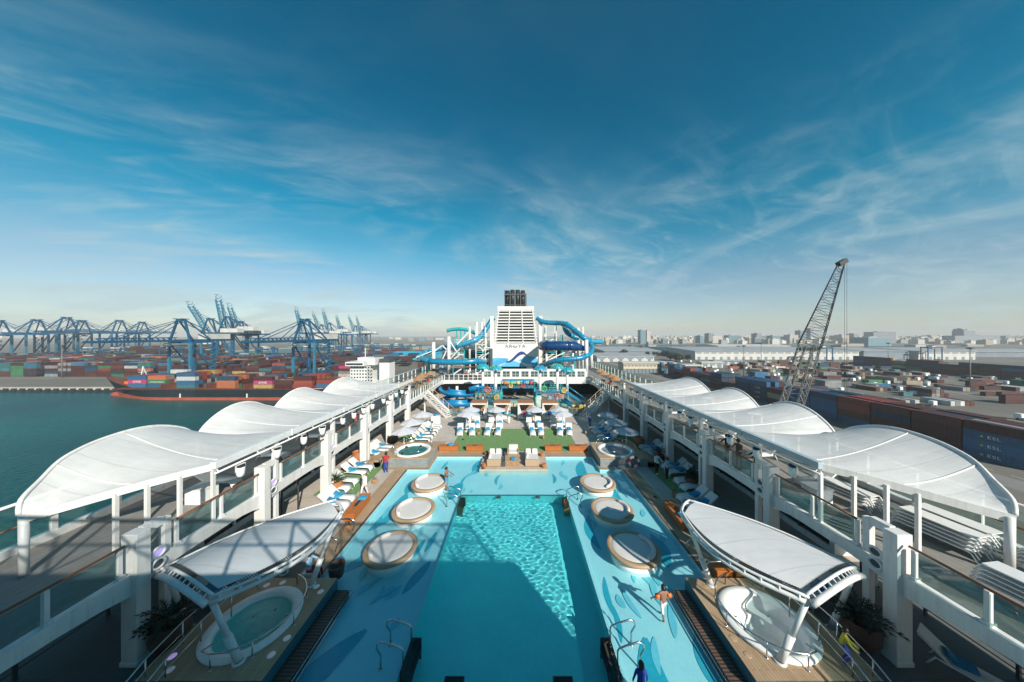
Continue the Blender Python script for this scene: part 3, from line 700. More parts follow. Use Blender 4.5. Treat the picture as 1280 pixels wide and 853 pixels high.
    def surf(u, v):   # u: from B-T side (pool) to A-U side; v: near to far
        n_ = B.lerp(A, u)+Vector((0,-.24,.5))*math.sin(PI*u); f_ = T.lerp(U, u)+Vector((0,.1,.05))*math.sin(PI*u)
        p = n_.lerp(f_, v); sd = math.sin(PI*v)
        p += (Vector((-.8,-.2,-.08))*(1-u)**2.5 + Vector((.5,.25,-.02))*u**3)*sd
        return Vector((X(p.x), p.y, p.z))
    t = thing('tent_canopy', f'white arched tent canopy on four leaning posts over the {"left water filled" if s<0 else "right empty"} hot tub', 'tent', (X(10.5),11.6,0), 'arched tent canopies over the near hot tubs')
    q = MB(); q.grid(lambda u,v: surf(.055+.89*u, .055+.885*v), 20, 24); q.build('membrane', M['tentcloth'], t)
    dn = Vector((0,0,-.16))
    nf = [tuple(surf(k/14,0)+dn+Vector((0,-.1,0))) for k in range(15)]
    q = MB(); q.tube(nf, .095, 12); q.tube([tuple(surf(k/14,.018)) for k in range(15)], .05, 8)
    for k in range(1,14): q.bar(nf[k], tuple(surf(k/14,.02)), .03, .05)
    q.build('front_arch', M['steel'], t)
    fa = [tuple(surf(k/14,1)+dn) for k in range(15)]
    q = MB(); q.tube(fa, .07, 10); q.tube([tuple(surf(k/14,.985)) for k in range(15)], .04, 8); q.build('rear_arch', M['steel'], t)
    for u0, nm in ((0,'edge_truss'),(1,'edge_truss')):
        q = MB(); e = -1 if u0 == 0 else 1
        lo_ = [surf(u0, k/22)+Vector((0,0,-.2)) for k in range(23)]
        q.tube([tuple(p) for p in lo_], .075 if u0 == 0 else .06, 10); q.tube([tuple(surf(u0+.0*e, k/22)) for k in range(23)], .05, 8)
        for k in range(1,22,2): q.bar(tuple(lo_[k]), tuple(surf(u0, k/22)), .05, .1)
        q.build(nm, M['steel'], t)
        q = MB(); un = .03 if u0 == 0 else .97
        for k in range(70):     # lacing between cloth and edge
            v = .05+.9*k/69
            q.bar(tuple(surf(u0, v)), tuple(surf(un+.03*(1 if u0==0 else -1), v+.004)), .016, .012)
        q.build('lacing', M['darkgrey'], t)
    q = MB()
    for k in range(50):
        u = .06+.88*k/49
        q.bar(tuple(surf(u,.018)), tuple(surf(u,.06)), .016, .012)
    q.build('lacing', M['darkgrey'], t)
    for (top, base) in ((surf(.9,.02),(12.55,11.25,0)),(surf(.04,.02),(9.15,9.75,.45)),(surf(.06,.88),(8.85,12.75,.45)),(surf(.97,.78),(11.0,13.9,0))):
        tp = Vector(top)+Vector((0,0,-.2)); bs = Vector((X(base[0]),base[1],base[2])); md = bs.lerp(tp,.42)
        q = MB(); q.tube([tuple(bs), tuple(md)], .115, 14); q.tube([tuple(md-(tp-bs)*.01), tuple(tp)], .085, 14); q.lathe([(.19,0),(.19,.03),(.13,.05)], tuple(bs+Vector((0,0,.003))), 16)
        q.build('post', M['steel'], t)
for s in (-1,1): tub_area(s)

# far pair of raised tubs
def far_tub(s):
    sun = 'left' if s < 0 else 'right'
    cx, cy, zt = s*9.45+OX, 26.9, .75
    X = lambda x: s*x+OX
    t = thing('raised_tub_deck', f'grey tiled tub deck with teak top at the far {"sunlit left" if s<0 else "right"} pool corner', 'platform', (cx,cy,0), 'raised tub decks at the far pool corners')
    q = MB(); x0, x1 = sorted((X(7.55), X(11.7))); q.box(x0,25.15,.0,x1,28.9,zt-.06); q.build('tiled_body', M['greytile'], t)
    q = MB(); n = 28; rr = 1.45; y0, y1 = 25.1, 28.95; x0 -= .05; x1 += .05
    ring = [(cx+rr*math.cos(2*PI*i/n), cy+rr*math.sin(2*PI*i/n), zt) for i in range(n)]; outer = []
    for i in range(n):
        a = 2*PI*i/n; dx, dy = math.cos(a), math.sin(a)
        k = min(((x1 if dx>0 else x0)-cx)/dx if abs(dx)>1e-6 else 1e9, ((y1 if dy>0 else y0)-cy)/dy if abs(dy)>1e-6 else 1e9); outer.append([cx+dx*k, cy+dy*k, zt])
    for a_, b_2 in ((x0,y0),(x0,y1),(x1,y0),(x1,y1)):
        j = min(range(n), key=lambda i: (outer[i][0]-a_)**2+(outer[i][1]-b_2)**2); outer[j][0], outer[j][1] = a_, b_2
    q.add(ring+[tuple(o) for o in outer]+[(o[0],o[1],zt-.08) for o in outer], [(i,n+i,n+(i+1)%n,(i+1)%n) for i in range(n)]+[(n+i,2*n+i,2*n+(i+1)%n,n+(i+1)%n) for i in range(n)]); q.build('teak_top', M['plankx'], t)
    q = MB()
    for k in range(4): q.box(X(11.76)+(0 if s>0 else 0), 24.9+.1, 0, X(11.76+.42*(k+1)), 27.2, zt-.17*(k+1)+.0 if False else zt*(1-(k+1)/5)); 
    q.build('step', M['plankx'], t)
    t2 = thing('hot_tub', f'white hot tub {"with bathers in bubbling water on the sunlit far left corner" if s<0 else "standing empty behind the red and white lifebuoy"}', 'hot tub', (cx,cy,zt), 'hot tubs around the pool deck')
    q = MB(); q.lathe([(1.62,0),(1.64,.05),(1.58,.09),(1.42,.1),(1.32,.06),(1.26,-.1),(1.22,-.3),(1.15,-.38),(.85,-.4),(.8,-.6),(.001,-.66)], (cx,cy,zt), 36); q.build('shell', M['white_rough'], t2)
    if s < 0:
        q = MB(); q.lathe([(.001,0),(1.25,0)], (cx,cy,zt-.04), 36); q.build('water', M['tubwater'], t2)
    t3 = thing('grab_rail', f'thin steel rail around the far {sun} hot tub', 'rail', (cx,cy,zt), 'steel rails round the far hot tubs')
    q = MB(); q.tube([(cx+s*1.75*math.cos(R(a)),cy+1.75*math.sin(R(a)),zt+.55) for a in range(-60,150,10)], .025, 6)
    q.tube([(X(11.8),25.0,zt+.6),(X(12.4),24.9,.7),(X(13.3),24.8,.55)], .025, 6); q.tube([(cx-s*1.5,cy-1.4,zt+.5),(cx-s*.4,cy-1.75,zt+.5)], .02, 6); q.build('rail', M['chrome'], t3)
    for a in (-60,-10,50,110,150):
        q = MB(); x_,y_ = cx+s*1.75*math.cos(R(a)),cy+1.75*math.sin(R(a)); q.tube([(x_,y_,zt),(x_,y_,zt+.55)], .02, 6); q.build('post', M['chrome'], t3)
for s in (-1,1): far_tub(s)
t = thing('lifebuoy', 'red and white ring lifebuoy on the grey tiled tub deck', 'lifebuoy', (10.15,25.0,.42))
for k in range(8):
    q = MB(); q.tube([(10.15+.42*math.cos(R(k*45+4*j)), 24.98, .5+.42*math.sin(R(k*45+4*j))) for j in range(13)], .12, 10, mi=0)
    q.build('float', M['red'] if k%2 else M['white_rough'], t)

# round daybeds standing in the wading pool
proto = thing('round_daybed', '', 'daybed', (0,0,0))
q = MB(); q.lathe([(1.12,-.28),(1.14,-.2),(1.16,.22),(1.1,.25)], (0,0,0), 40); q.build('base', M['white_rough'], proto)
q = MB(); q.lathe([(1.05,.24),(1.3,.245),(1.33,.28),(1.33,.38),(1.3,.41),(1.1,.41),(1.07,.36)], (0,0,0), 44); q.build('wood_ring', M['tan_wood'], proto)
q = MB(); q.lathe([(1.09,.3),(1.08,.37),(1.03,.395),(.8,.4),(.001,.4)], (0,0,0), 40); q.build('mattress', M['cushion'], proto)
q = MB(); pts = [(1.0*math.cos(R(a)), 1.0*math.sin(R(a)), .62) for a in range(112,240,8)]; q.tube([(x*.98,y*.98,.47) for x,y,z in pts], [.04]+[.115]*(len(pts)-2)+[.04], 10); q.build('bolster', M['cushion'], proto)
for s in (-1,1):
    for i, y in enumerate((15.1,18.45,21.8)):
        put(proto, (-6.6 if s<0 else 6.1, y, 0), 0 if s<0 else PI, f'{("nearest","middle","farthest")[i]} round white daybed with wooden ring, {"left" if s<0 else "right"} wading pool', 'round daybeds in the wading pool')

# ladders and handrails of the pool
def ladder(px, py, s, label):
    t = thing('pool_handrail', label, 'handrail', (px,py,zs), 'bent steel handrails of the pool')
    q = MB(); q.tube([(px-s*.75,py,zs),(px-s*.75,py,.2),(px-s*.9,py,.45),(px-s*.86,py,.62),(px-s*.7,py,.68),(px-s*.25,py,.55),(px,py,.45),(px+s*.04,py,.36),(px+s*.04,py,-.9)], .032, 10); q.build('rail', M['chrome'], t)
    q = MB(); q.lathe([(.08,0),(.08,.03),(.04,.04)], (px-s*.75,py,zs), 12); q.build('flange', M['chrome'], t)
for s, px in ((1,DX0),(-1,DX1)):
    nm = 'left' if s > 0 else 'right'
    for y, w_ in ((10.95,'farther'),(10.15,'nearer')): ladder(px,y,s,f'{w_} bent steel handrail of the near {nm} pool steps')
    for y, w_ in ((20.6,'farther'),(19.7,'nearer')): ladder(px,y,s,f'{w_} bent steel handrail of the far {nm} pool steps')
    for y0, w_ in ((9.9,'near'),(19.4,'far')):
        t = thing('pool_steps', f'dark slatted steps sunk at the {w_} {nm} corner of the deep pool', 'steps', (px,y0,-1), 'slatted steps in the deep pool')
        for k in range(3):
            q = MB(); q.box(px+s*.02,y0+.05,-.16-.32*k,px+s*(.14+.13*k),y0+1.1,-.11-.32*k); q.build('tread', M['brownpot'] if w_=='near' else M['orange_wood'], t)
        q = MB()
        for yy in (y0,y0+1.11): q = MB(); q.box(px+s*.02,yy,-1.3,px+s*.4,yy+.04,-.12); q.build('side_plate', M['brownpot'] if w_=='near' else M['orange_wood'], t)
        pass
for k, xx in enumerate((-2.1,1.55)):
    t = thing('drain_box', f'dark slatted box at the near pool end, {"left" if k==0 else "right"} of two', 'drain', (xx,9.3,-.2), 'dark boxes at the near pool end')
    q = MB(); q.box(xx-.33,9.2,-1.3,xx+.33,9.75,-.04); q.build('body', M['darkgrey'], t)
    q = MB()
    for j in range(7): q.box(xx-.3,9.25+j*.07,-.04,xx+.3,9.285+j*.07,-.015)
    q.build('slat', M['dark'], t)
for k, (xx, yy) in enumerate(((-1.3,20.55),(1.5,20.55))):
    q = MB(); q.lathe([(.001,0),(.17,0),(.19,-.02)], (xx,yy,-.06), 16); o = q.build('skimmer_lid', M['darkgrey']); tag(o, f'small dark round lid at the far edge of the deep pool, {"left" if k==0 else "right"} one', 'lid', 'dark lids at the far pool edge')
for s in (-1,1):
    for k in range(2):
        xx, yy = s*9.9+OX, 16.9-1.6*k if s<0 else 15.2-1.5*k
        t = thing('deck_handrail', f'bent steel grab bar on the teak border, {"left" if s<0 else "right"} pool side, {"farther" if k==0 else "nearer"} one', 'handrail', (xx,yy,0), 'bent grab bars on the teak border')
        q = MB(); q.tube([(xx-.6,yy,0),(xx-.68,yy,.5),(xx-.5,yy,.72),(xx+.3,yy,.74),(xx+.6,yy,.6),(xx+.66,yy,.4),(xx+.5,yy,.0)], .032, 8); q.build('rail', M['chrome'], t)

# ================================================================== loose furniture
def make_lounger(towel):
    root = thing('sun_lounger', '', 'sun lounger', (0,0,0))          # head at +y, foot at -y
    q = MB()
    for sx in (-.32,.32): q.tube([(sx,-1.0,.0),(sx,-.86,.30),(sx,-.72,.34),(sx,.45,.34),(sx,.62,.36),(sx,.8,.0)], .028, 6); q.bar((sx,.3,.34),(sx,.98,.86), .04)
    for yy in (-.74,.3): q.bar((-.32,yy,.34),(.32,yy,.34), .04)
    q.build('frame', M['white_rough'], root)
    q = MB(); pr = [(-.98,.12),(-.9,.31),(-.78,.375),(.3,.385)]
    q.grid(lambda u,v: (-.33+.66*u, pr[min(2,int(v*3))][0]+(pr[min(2,int(v*3))+1][0]-pr[min(2,int(v*3))][0])*(v*3-min(2,int(v*3))), pr[min(2,int(v*3))][1]+(pr[min(2,int(v*3))+1][1]-pr[min(2,int(v*3))][1])*(v*3-min(2,int(v*3)))), 1, 9); q.build('seat', M['sling'], root, solid=.04)
    q = MB(); q.add([(-.33,.31,.385),(.33,.31,.385),(.33,1.0,.92),(-.33,1.0,.92)], [(0,1,2,3)]); q.build('backrest', M['sling'], root, solid=.04)
    if towel:
        q = MB(); r_ = random.Random(towel); q.cbox((r_.uniform(-.04,.04),.1,.45), (.54,.5,.11), rz=r_.uniform(-.3,.3), ch=.04); q.cbox((0,.36,.52), (.42,.3,.1), rz=.3, rx=.6, ch=.035)
        tag(q.build('towel', M['towel'] if towel == 1 else M['towel2'], root), '', '') if False else q.build('towel', M['towel'] if towel == 1 else M['towel2'], root)
    return root
LG = [make_lounger(1), make_lounger(2), make_lounger(0)]
G = 'white sun loungers round the pool'
def lounger(x, y, rz, label, k, z=.013): put(LG[k], (x+random.uniform(-.08,.08),y+random.uniform(-.06,.06),z), rz+random.uniform(-.05,.05), label, G)
# on the green turf facing the pool: two rows
fx = [-6.55,-5.25,-3.42,-2.22,1.75,2.85,4.95,6.05]
for i, x in enumerate(fx):
    side_ = ('left','left','left centre','left centre','right centre','right centre','right','right')[i]
    a = (.16,.16,0,0,0,0,-.16,-.16)[i]
    w_ = 'left' if i%2==0 else 'right'
    lounger(x, 33.6, a, f'white lounger at the front of the turf, {w_} one of the {side_} pair', 0 if i<4 else (0 if i<6 else 1))
    lounger(x+(.35 if i<2 else (-.35 if i>5 else .12 if i<4 else -.12)), 36.3, a, f'white lounger in the row behind the turf, {w_} one of the {side_} pair', 0 if i%2 else 2)
tproto = thing('side_table', '', 'side table', (0,0,0))
q = MB(); q.lathe([(.001,.44),(.24,.44),(.25,.42),(.24,.4),(.03,.4),(.03,.03),(.2,.02),(.2,0)], (0,0,0), 16); q.build('table_body', M['white_rough'], tproto)
for i, x in enumerate((-5.9,-2.8,2.3,5.5)):
    put(tproto, (x,34.2,.013), 0, f'small white side table between the {("left","left centre","right centre","right")[i]} pair of loungers', 'small white side tables')
# along both sides
for s in (-1,1):
    sun = 'sunlit left' if s < 0 else 'shaded right'
    rows = [(12.2,19.15),(12.2,20.0),(13.2,21.3),(13.2,22.3),(13.3,23.6),(13.3,24.6),(13.3,27.2),(13.3,28.1),(13.3,29.0)]
    for i, (x, y) in enumerate(rows):
        k = (1,0,2,2,0,1,0,2,0)[i] if s<0 else (1,1,2,1,1,1,2,0,0)[i]
        lounger(s*x, y, -s*PI/2+random.uniform(-.06,.06) + s*.12, f'{ORD[i]} white lounger from the near tent, lying crosswise along the {sun} windows', k)
    for i, y in enumerate((31.0,31.9,33.0,33.9,34.9,35.8)):
        k = (0,0,2,0,2,2)[i] if s<0 else (1,1,0,1,0,2)[i]
        lounger(s*10.05+OX, y, -s*PI/2, f'{ORD[i]} lounger from the raised tub deck in the {sun} column by the parasols', k, 0)
    lounger(s*13.0, 12.5, -s*PI/2+s*.3, f'white lounger with blue towel in shade behind the {"left" if s<0 else "right"} near tent', 1, 0)
    lounger(s*13.1, 13.6, -s*PI/2+s*.3, f'white lounger behind the {"left" if s<0 else "right"} near tent, farther from the potted palm', 1, 0)
lounger(15.1, 9.6, .5, 'white lounger with blue towel at the near right corner of the deck', 1, 0)
# parasols
pp = thing('parasol', '', 'parasol', (0,0,0))
q = MB(); q.lathe([(.28,0),(.28,.06),(.05,.1),(.03,.12),(.03,2.46),(.001,2.52)], (0,0,0), 10); q.build('pole', M['white_rough'], pp)
q = MB()
def cano(u, v):
    a = 2*PI*u; k = (a/(2*PI/8)) % 1; r = 1.22*v*(1-.06*math.sin(PI*k)*v); return (r*math.cos(a), r*math.sin(a), 2.42-.42*v**1.15+.05*math.sin(PI*k)*v*v*-1)
q.grid(cano, 32, 5, sm=False); q.build('canopy', M['umbrella'], pp)
q = MB()
for k in range(8): q.tube([cano(k/8, .05), tuple(Vector(cano(k/8,.95))+Vector((0,0,-.02)))], .012, 4)
q.build('rib', M['steel'], pp)
up = [(*atD(505,537,28.4)[:2],'nearest white parasol on the sunlit left side'),(*atD(515,527,31.2)[:2],'middle white parasol of three on the sunlit left side'),(*atD(528,517,34.2)[:2],'farthest white parasol of three on the sunlit left side'),
      (10.75,28.3,'nearest white parasol in the shaded right row'),(10.75,31.2,'middle white parasol in the shaded right row'),(10.75,34.1,'farthest white parasol in the shaded right row'),
      (-6.0,34.5,'white parasol over the front left pair of turf loungers'),(5.5,34.5,'white parasol over the front right pair of turf loungers'),
      (-5.9,36.9,'white parasol before the leftmost cabana'),(-2.6,36.9,'white parasol before the second cabana from the left'),(2.35,36.9,'white parasol before the third cabana from the left'),(5.45,36.9,'white parasol before the rightmost cabana')]
for x, y, l in up: put(pp, (x,y,-.12 if y == 36.9 else 0), random.uniform(0,.7), l, 'white parasols on the pool deck')
# cabanas
cp_ = thing('cabana', '', 'cabana', (0,0,0))
q = MB(); q.box(-1.1,0,2.28,1.1,2.0,2.4); q.build('roof', M['brown_top'], cp_, bev=.03)
q = MB(); q.box(-1.08,.02,2.1,1.08,.1,2.28); q.box(-1.08,1.9,2.1,1.08,1.98,2.28); q.box(-1.08,.1,2.1,-1.0,1.9,2.28); q.box(1.0,.1,2.1,1.08,1.9,2.28); q.build('frame', M['white'], cp_)
for x in (-1.04,1.04):
    for y in (.06,1.94): q = MB(); q.box(x-.05,y-.05,0,x+.05,y+.05,2.1); q.build('post', M['white'], cp_)
for sx in (-1,1):
    q = MB(); q.grid(lambda u,v: (sx*(.98-.38*v*(1-.75*abs(u*2-1.15)) ), .14+.03*math.sin(v*14), 2.1-1.9*u), 12, 14); q.build('curtain', M['curtain'], cp_, solid=.015)
q = MB(); q.grid(lambda u,v: (-1+2*u, 1.86+.02*math.sin(u*60), 2.1-1.95*v), 40, 4); q.build('back_curtain', M['rattan'], cp_, solid=.015)
q = MB(); q.cbox((0,1.05,.2), (1.8,1.5,.3), ch=.03); q.build('bed_base', M['white_rough'], cp_)
q = MB(); q.cbox((0,1.05,.43), (1.75,1.45,.18), ch=.06); q.build('mattress', M['cushion'], cp_)
q = MB()
for k in (-.5,0.05,.55): q.cbox((k,1.55,.66), (.45,.16,.36), rx=-.4, ch=.05)
q.build('pillow', M['towel'], cp_)
for i, x in enumerate((-5.1,-1.9,1.3,4.6)):
    put(cp_, (x+OX*.3,38.8,0), 0, f'{("leftmost","second","third","rightmost")[i]} curtained cabana with brown roof behind the turf', 'curtained cabanas behind the turf')
# terrace seating
def sofa(x, y, label, rz):
    t = thing('sofa', label, 'sofa', (x,y,.015), 'woven daybed sofas on the terrace', rz)
    q = MB(); q.box(-.6,-1.0,.05,.6,1.0,.3); q.box(-.62,-1.02,.3,.62,-.9,.62); q.box(-.62,.9,.3,.62,1.02,.75); q.build('base', M['tan_wood'], t, local=True, bev=.015)
    q = MB(); q.cbox((0,0,.4), (1.16,1.75,.2), ch=.06); q.build('seat', M['cushion'], t, local=True)
    q = MB()
    for k in (-.3,.3): q.cbox((k,.72,.68), (.5,.2,.46), rx=-.25, ch=.06)
    q.cbox((-.42,-.1,.62), (.2,.5,.38), ry=.25, ch=.06); q.build('pillow', M['cushion'], t, local=True)
sofa(-2.0,26.1,'woven daybed sofa with white cushions on the left of the terrace',0)
sofa(1.35,26.1,'woven daybed sofa with white cushions on the right of the terrace',0)
t = thing('coffee_table', 'low slatted tan table in the middle of the terrace', 'table', (-.4,25.9,.015))
q = MB()
for k in range(7): q.box(-1.05,25.2+k*.2,.38,.25,25.38+k*.2,.42)
q.build('top', M['tan_wood'], t)
q = MB(); q.box(-1.0,25.22,.05,.2,26.55,.36); q.build('base', M['rattan'], t)
t = thing('armchair', 'white cushioned armchair behind the low terrace table', 'armchair', (-.35,27.4,.015))
q = MB(); q.box(-.85,27.05,.08,.15,27.9,.3); q.box(-.9,27.05,.3,-.78,27.9,.6); q.box(.08,27.05,.3,.2,27.9,.6); q.build('frame', M['tan_wood'], t)
q = MB(); q.cbox((-.35,27.4,.4),(.86,.7,.2), ch=.05); q.cbox((-.35,27.82,.66),(.9,.2,.56), ch=.06); q.build('cushion', M['cushion'], t)
for i, (x, y) in enumerate(((-1.22,25.3),(-1.22,26.1),(-.98,27.3))):
    o = MB().cbox((x,y,.22),(.42,.42,.4),ch=.03).build('stool', M['darkgrey'], bev=.01); tag(o, f'dark cube stool beside the low terrace table, {("nearest","middle","farthest")[i]} of three', 'stool', 'dark stools on the terrace')
def pot(x, y, z, r, h, mat, label, plant=None, grp=None, name='plant_pot'):
    t = thing(name, label, 'pot' if plant is None else 'potted plant', (x,y,z), grp)
    q = MB(); q.lathe([(.001,.01),(r*.62,.01),(r*.66,.04),(r*.95,h*.45),(r,h*.68),(r*.86,h*.95),(r*.9,h),(r*.8,h),(r*.76,h*.9),(.001,h*.88)], (x,y,z), 20); q.build('pot', mat, t)
    if plant:
        lm, nl, ln, up_ = plant; rr = random.Random(int(x*100)); q = MB()
        q2 = MB(); q2.tube([(x,y,z+h*.8),(x,y,z+h*1.15)], [.12,.09], 8); q2.build('stem', M['brownpot'], t)
        for k in range(nl):
            a = rr.uniform(0,2*PI); e = rr.uniform(.15,1.2)*up_; l_ = ln*rr.uniform(.7,1.1); p = Vector((x,y,z+h*1.08)); pts = []
            for j in range(8):
                tt = j/7; el_ = e-1.3*tt*tt*(1.3-up_*.6)
                pts.append(p.copy()); p = p+Vector((math.cos(a)*math.cos(el_),math.sin(a)*math.cos(el_),math.sin(el_)))*l_/7
            nn = Vector((-math.sin(a),math.cos(a),0))
            for j in range(7):   # leaflets to both sides
                wd = .16*ln*math.sin(PI*(j+.6)/8)
                for sd in (-1,1):
                    m_ = pts[j].lerp(pts[j+1],.5)
                    q.add([tuple(pts[j]),tuple(pts[j]+nn*sd*wd*.55+(pts[j+1]-pts[j])*.9+Vector((0,0,wd*.25))),tuple(pts[j]+nn*sd*wd+(pts[j+1]-pts[j])*1.6),tuple(pts[j+1])], [(0,1,2,3)])
        q.build('leaves', lm, t)
    return t
sago = (M['leafdark'], 46, 1.0, .9)
pot(-12.75,10.6,0,.55,.95,M['brownpot'],'dark palm in a big brown pot beside the left near tent',sago,name='potted_palm',grp='potted palms')
pot(12.75,10.7,0,.55,.95,M['brownpot'],'dark palm in a big brown pot beside the right near tent',sago,name='potted_palm',grp='potted palms')
pot(-13.35,21.2,0,.5,.75,M['terracotta'],'bright green plant in a terracotta pot between sunlit loungers',(M['leaf'],50,.75,1.15),name='potted_palm',grp='potted palms')
pot(13.35,21.9,0,.5,.75,M['brownpot'],'dark spiky palm among the shaded right loungers nearest the staff',(M['leafdark'],44,.85,1.0),name='potted_palm',grp='potted palms')
pot(12.9,26.1,0,.45,.7,M['brownpot'],'dark spiky palm behind the empty raised tub',(M['leafdark'],44,.8,1.0),name='potted_palm',grp='potted palms')
pot(-14.3,26.0,0,.55,1.0,M['terracotta'],'round terracotta jar against a sunlit pillar',None,'big empty jars',name='jar')
pot(-13.0,30.2,0,.55,1.0,M['brownpot'],'dark brown jar beneath the left parasols',None,'big empty jars',name='jar')
pot(12.7,29.9,0,.5,.9,M['terracotta'],'terracotta jar beneath the right parasols',None,'big empty jars',name='jar')
for i, (x, y) in enumerate(((-2.85,24.95),(2.3,24.95),(2.35,27.3),(-2.9,27.5))):
    pot(x,y,.015,.2,.36,M['orange_wood'],f'small brown pot on the {("near left","near right","far right","far left")[i]} corner of the terrace',None,'small brown pots on the terrace')
def bench(x0, y0, x1, y1, h, label, rz=0):
    t = thing('planter_bench', label, 'bench', ((x0+x1)/2,(y0+y1)/2,0), 'orange wooden bench boxes', rz)
    w_, d_ = (x1-x0)/2, (y1-y0)/2
    q = MB(); q.box(-w_,-d_,.04,w_,d_,h-.06); q.box(-w_-.04,-d_-.04,h-.06,w_+.04,d_+.04,h) ; q.build('box', M['orange_wood'], t, local=True, bev=.012)
    q = MB(); q.box(-w_*.3,-d_*.3,h,w_*.3,d_*.3,h+.012); q.build('hatch', M['dark'], t, local=True)
    q = MB(); q.box(-w_+.05,-d_+.05,0,w_-.05,d_-.05,.04); q.build('plinth', M['dark'], t, local=True)
for i, (a, b) in enumerate(((-7.7,-5.8),(-5.0,-3.35),(2.8,4.4),(5.2,7.0))):
    bench(a,28.45,b,28.95,.52,f'{("leftmost","second","third","rightmost")[i]} orange bench box at the pool edge of the turf')
bench(-10.75,17.7,-10.1,20.0,.5,'orange bench box with dark hatch on the sunlit left border', .06)
bench(9.75,16.9,10.4,19.2,.5,'orange bench box with dark hatch on the right border', -.06)
bench(9.4,13.5,11.1,14.0,.45,'orange bench box in shade under the right tent')
t = thing('towel_cabinet', 'white cabinet under the farthest left parasol', 'cabinet', (-10.4,37.2,0)); q = MB(); q.box(-11.0,36.9,0,-9.9,37.5,1.05); q.build('body', M['white_rough'], t, bev=.02); q = MB(); q.box(-11.03,36.87,1.05,-9.87,37.53,1.1); q.build('top', M['white'], t)
# stacked loungers on the right upper deck
def make_stacked():
    root = thing('stacked_lounger', '', 'sun lounger', (0,0,0))
    q = MB()
    for sx in (-.33,.33): q.tube([(sx,-1.15,-.28),(sx,-1.0,-.03),(sx,-.9,0),(sx,.85,0),(sx,1.0,-.04),(sx,1.15,-.3)], .026, 6)
    q.build('frame', M['white_rough'], root)
    q = MB(); q.add([(-.33,-.98,.01),(.33,-.98,.01),(.33,.98,.01),(-.33,.98,.01)], [(0,1,2,3)]); q.build('sling', M['sling'], root, solid=.03)
    return root
SL = make_stacked()
for k, (x, y, rz, n) in enumerate(((17.0,11.7,.15,5),(17.9,11.9,.15,5),(18.2,9.3,.1,5),(15.6,8.6,.12,5),(16.6,14.6,.2,4))):
    for j in range(n):
        put(SL, (x+j*.01,y-.03*j,UP+.33+j*.15), rz+PI*(k%2)*0, f'white lounger, {ORD[j]} from the bottom of stack {("by the corner post","by the windscreen","at the outer near corner","nearest the handrail","farthest from the corner post")[k]}', 'stacked loungers on the right upper deck')
# a few things on both upper decks
for s in (-1,1):
    nm = 'left' if s < 0 else 'right'
    for i, y in enumerate((38.5,41.5,44.5,47.5,50.5,54.5)):
        t = thing('straw_parasol', f'{ORD[i]} tan straw parasol from the canopy end on the {nm} upper deck', 'parasol', (s*(15.2+.5*(i%2)),y,UP), 'straw parasols on the upper decks')
        x = s*(15.2+.5*(i%2))
        q = MB(); q.lathe([(.2,0),(.2,.05),(.03,.06),(.03,1.95)], (x,y,UP), 8); q.build('pole', M['tan_wood'], t)
        q = MB(); rr = random.Random(i); q.lathe([(1.05,1.5),(.98,1.58),(.55,1.8),(.12,2.05),(.001,2.12)], (x,y,UP), 14, sm=False); q.build('thatch', M['rattan'], t)
    for i, y in enumerate((39.6,42.6,45.8,49.0)):
        t = thing('rattan_chair', f'{ORD[i]} rattan armchair from the canopy end on the {nm} upper deck', 'armchair', (s*14.6,y,UP), 'rattan armchairs on the upper decks')
        x = s*14.6
        q = MB(); q.lathe([(.3,0),(.36,.2),(.42,.4),(.36,.4),(.001,.38)], (x,y,UP), 14); q.tube([(x+.4*math.cos(R(a)),y+.4*math.sin(R(a)),UP+.62) for a in range(20,200,15)], .16, 6); q.build('shell', M['rattan'], t)
        q = MB(); q.lathe([(.33,.4),(.33,.48),(.001,.5)], (x,y,UP), 14); q.build('cushion', M['cushion'], t)
    # benches with machinery boxes under the canopy
    for i, y in enumerate((16.0,19.5,23.0,26.5,30.0)):
        lounger2 = put(LG[2], (s*16.6, y, UP), -s*PI/2+.1, f'{ORD[i]} white lounger from the near end under the {nm} wave canopy', 'loungers under the wave canopies')
t = thing('locker', 'white equipment box on the left upper deck behind the glass', 'box', (-15.9,14.6,UP)); q = MB(); q.box(-16.4,14.2,UP,-15.5,15.0,UP+.7); q.build('body', M['white_rough'], t, bev=.03); q = MB(); q.box(-16.43,14.17,UP+.7,-15.47,15.03,UP+.76); q.build('lid', M['white'], t)
t = thing('locker', 'white equipment box on the right upper deck behind the glass', 'box', (15.2,14.6,UP)); q = MB(); q.box(14.8,14.2,UP,15.6,15.0,UP+.7); q.build('body', M['white_rough'], t, bev=.03); q = MB(); q.box(14.77,14.17,UP+.7,15.63,15.03,UP+.76); q.build('lid', M['white'], t)
# ================================================================== the after end: cross deck, stairs, screen, funnel, slides, play area
YB = 52.6
q = MB(); q.box(-13.62,YB+.3,UP-.25,13.62,78,UP-.002,1); q.box(-13.35,YB,UP-.5,13.35,YB+.28,UP+.15,0)
struct(q.build('cross_deck_floor', [M['white'],M['updeck']]))
q = MB(); q.box(-16.5,56,0,16.5,56.3,UP-.26); t = q.build('dark_bulkhead', M['darkgrey']); tag(t, 'dark wall in shade beneath the cross deck behind the play area', 'wall')
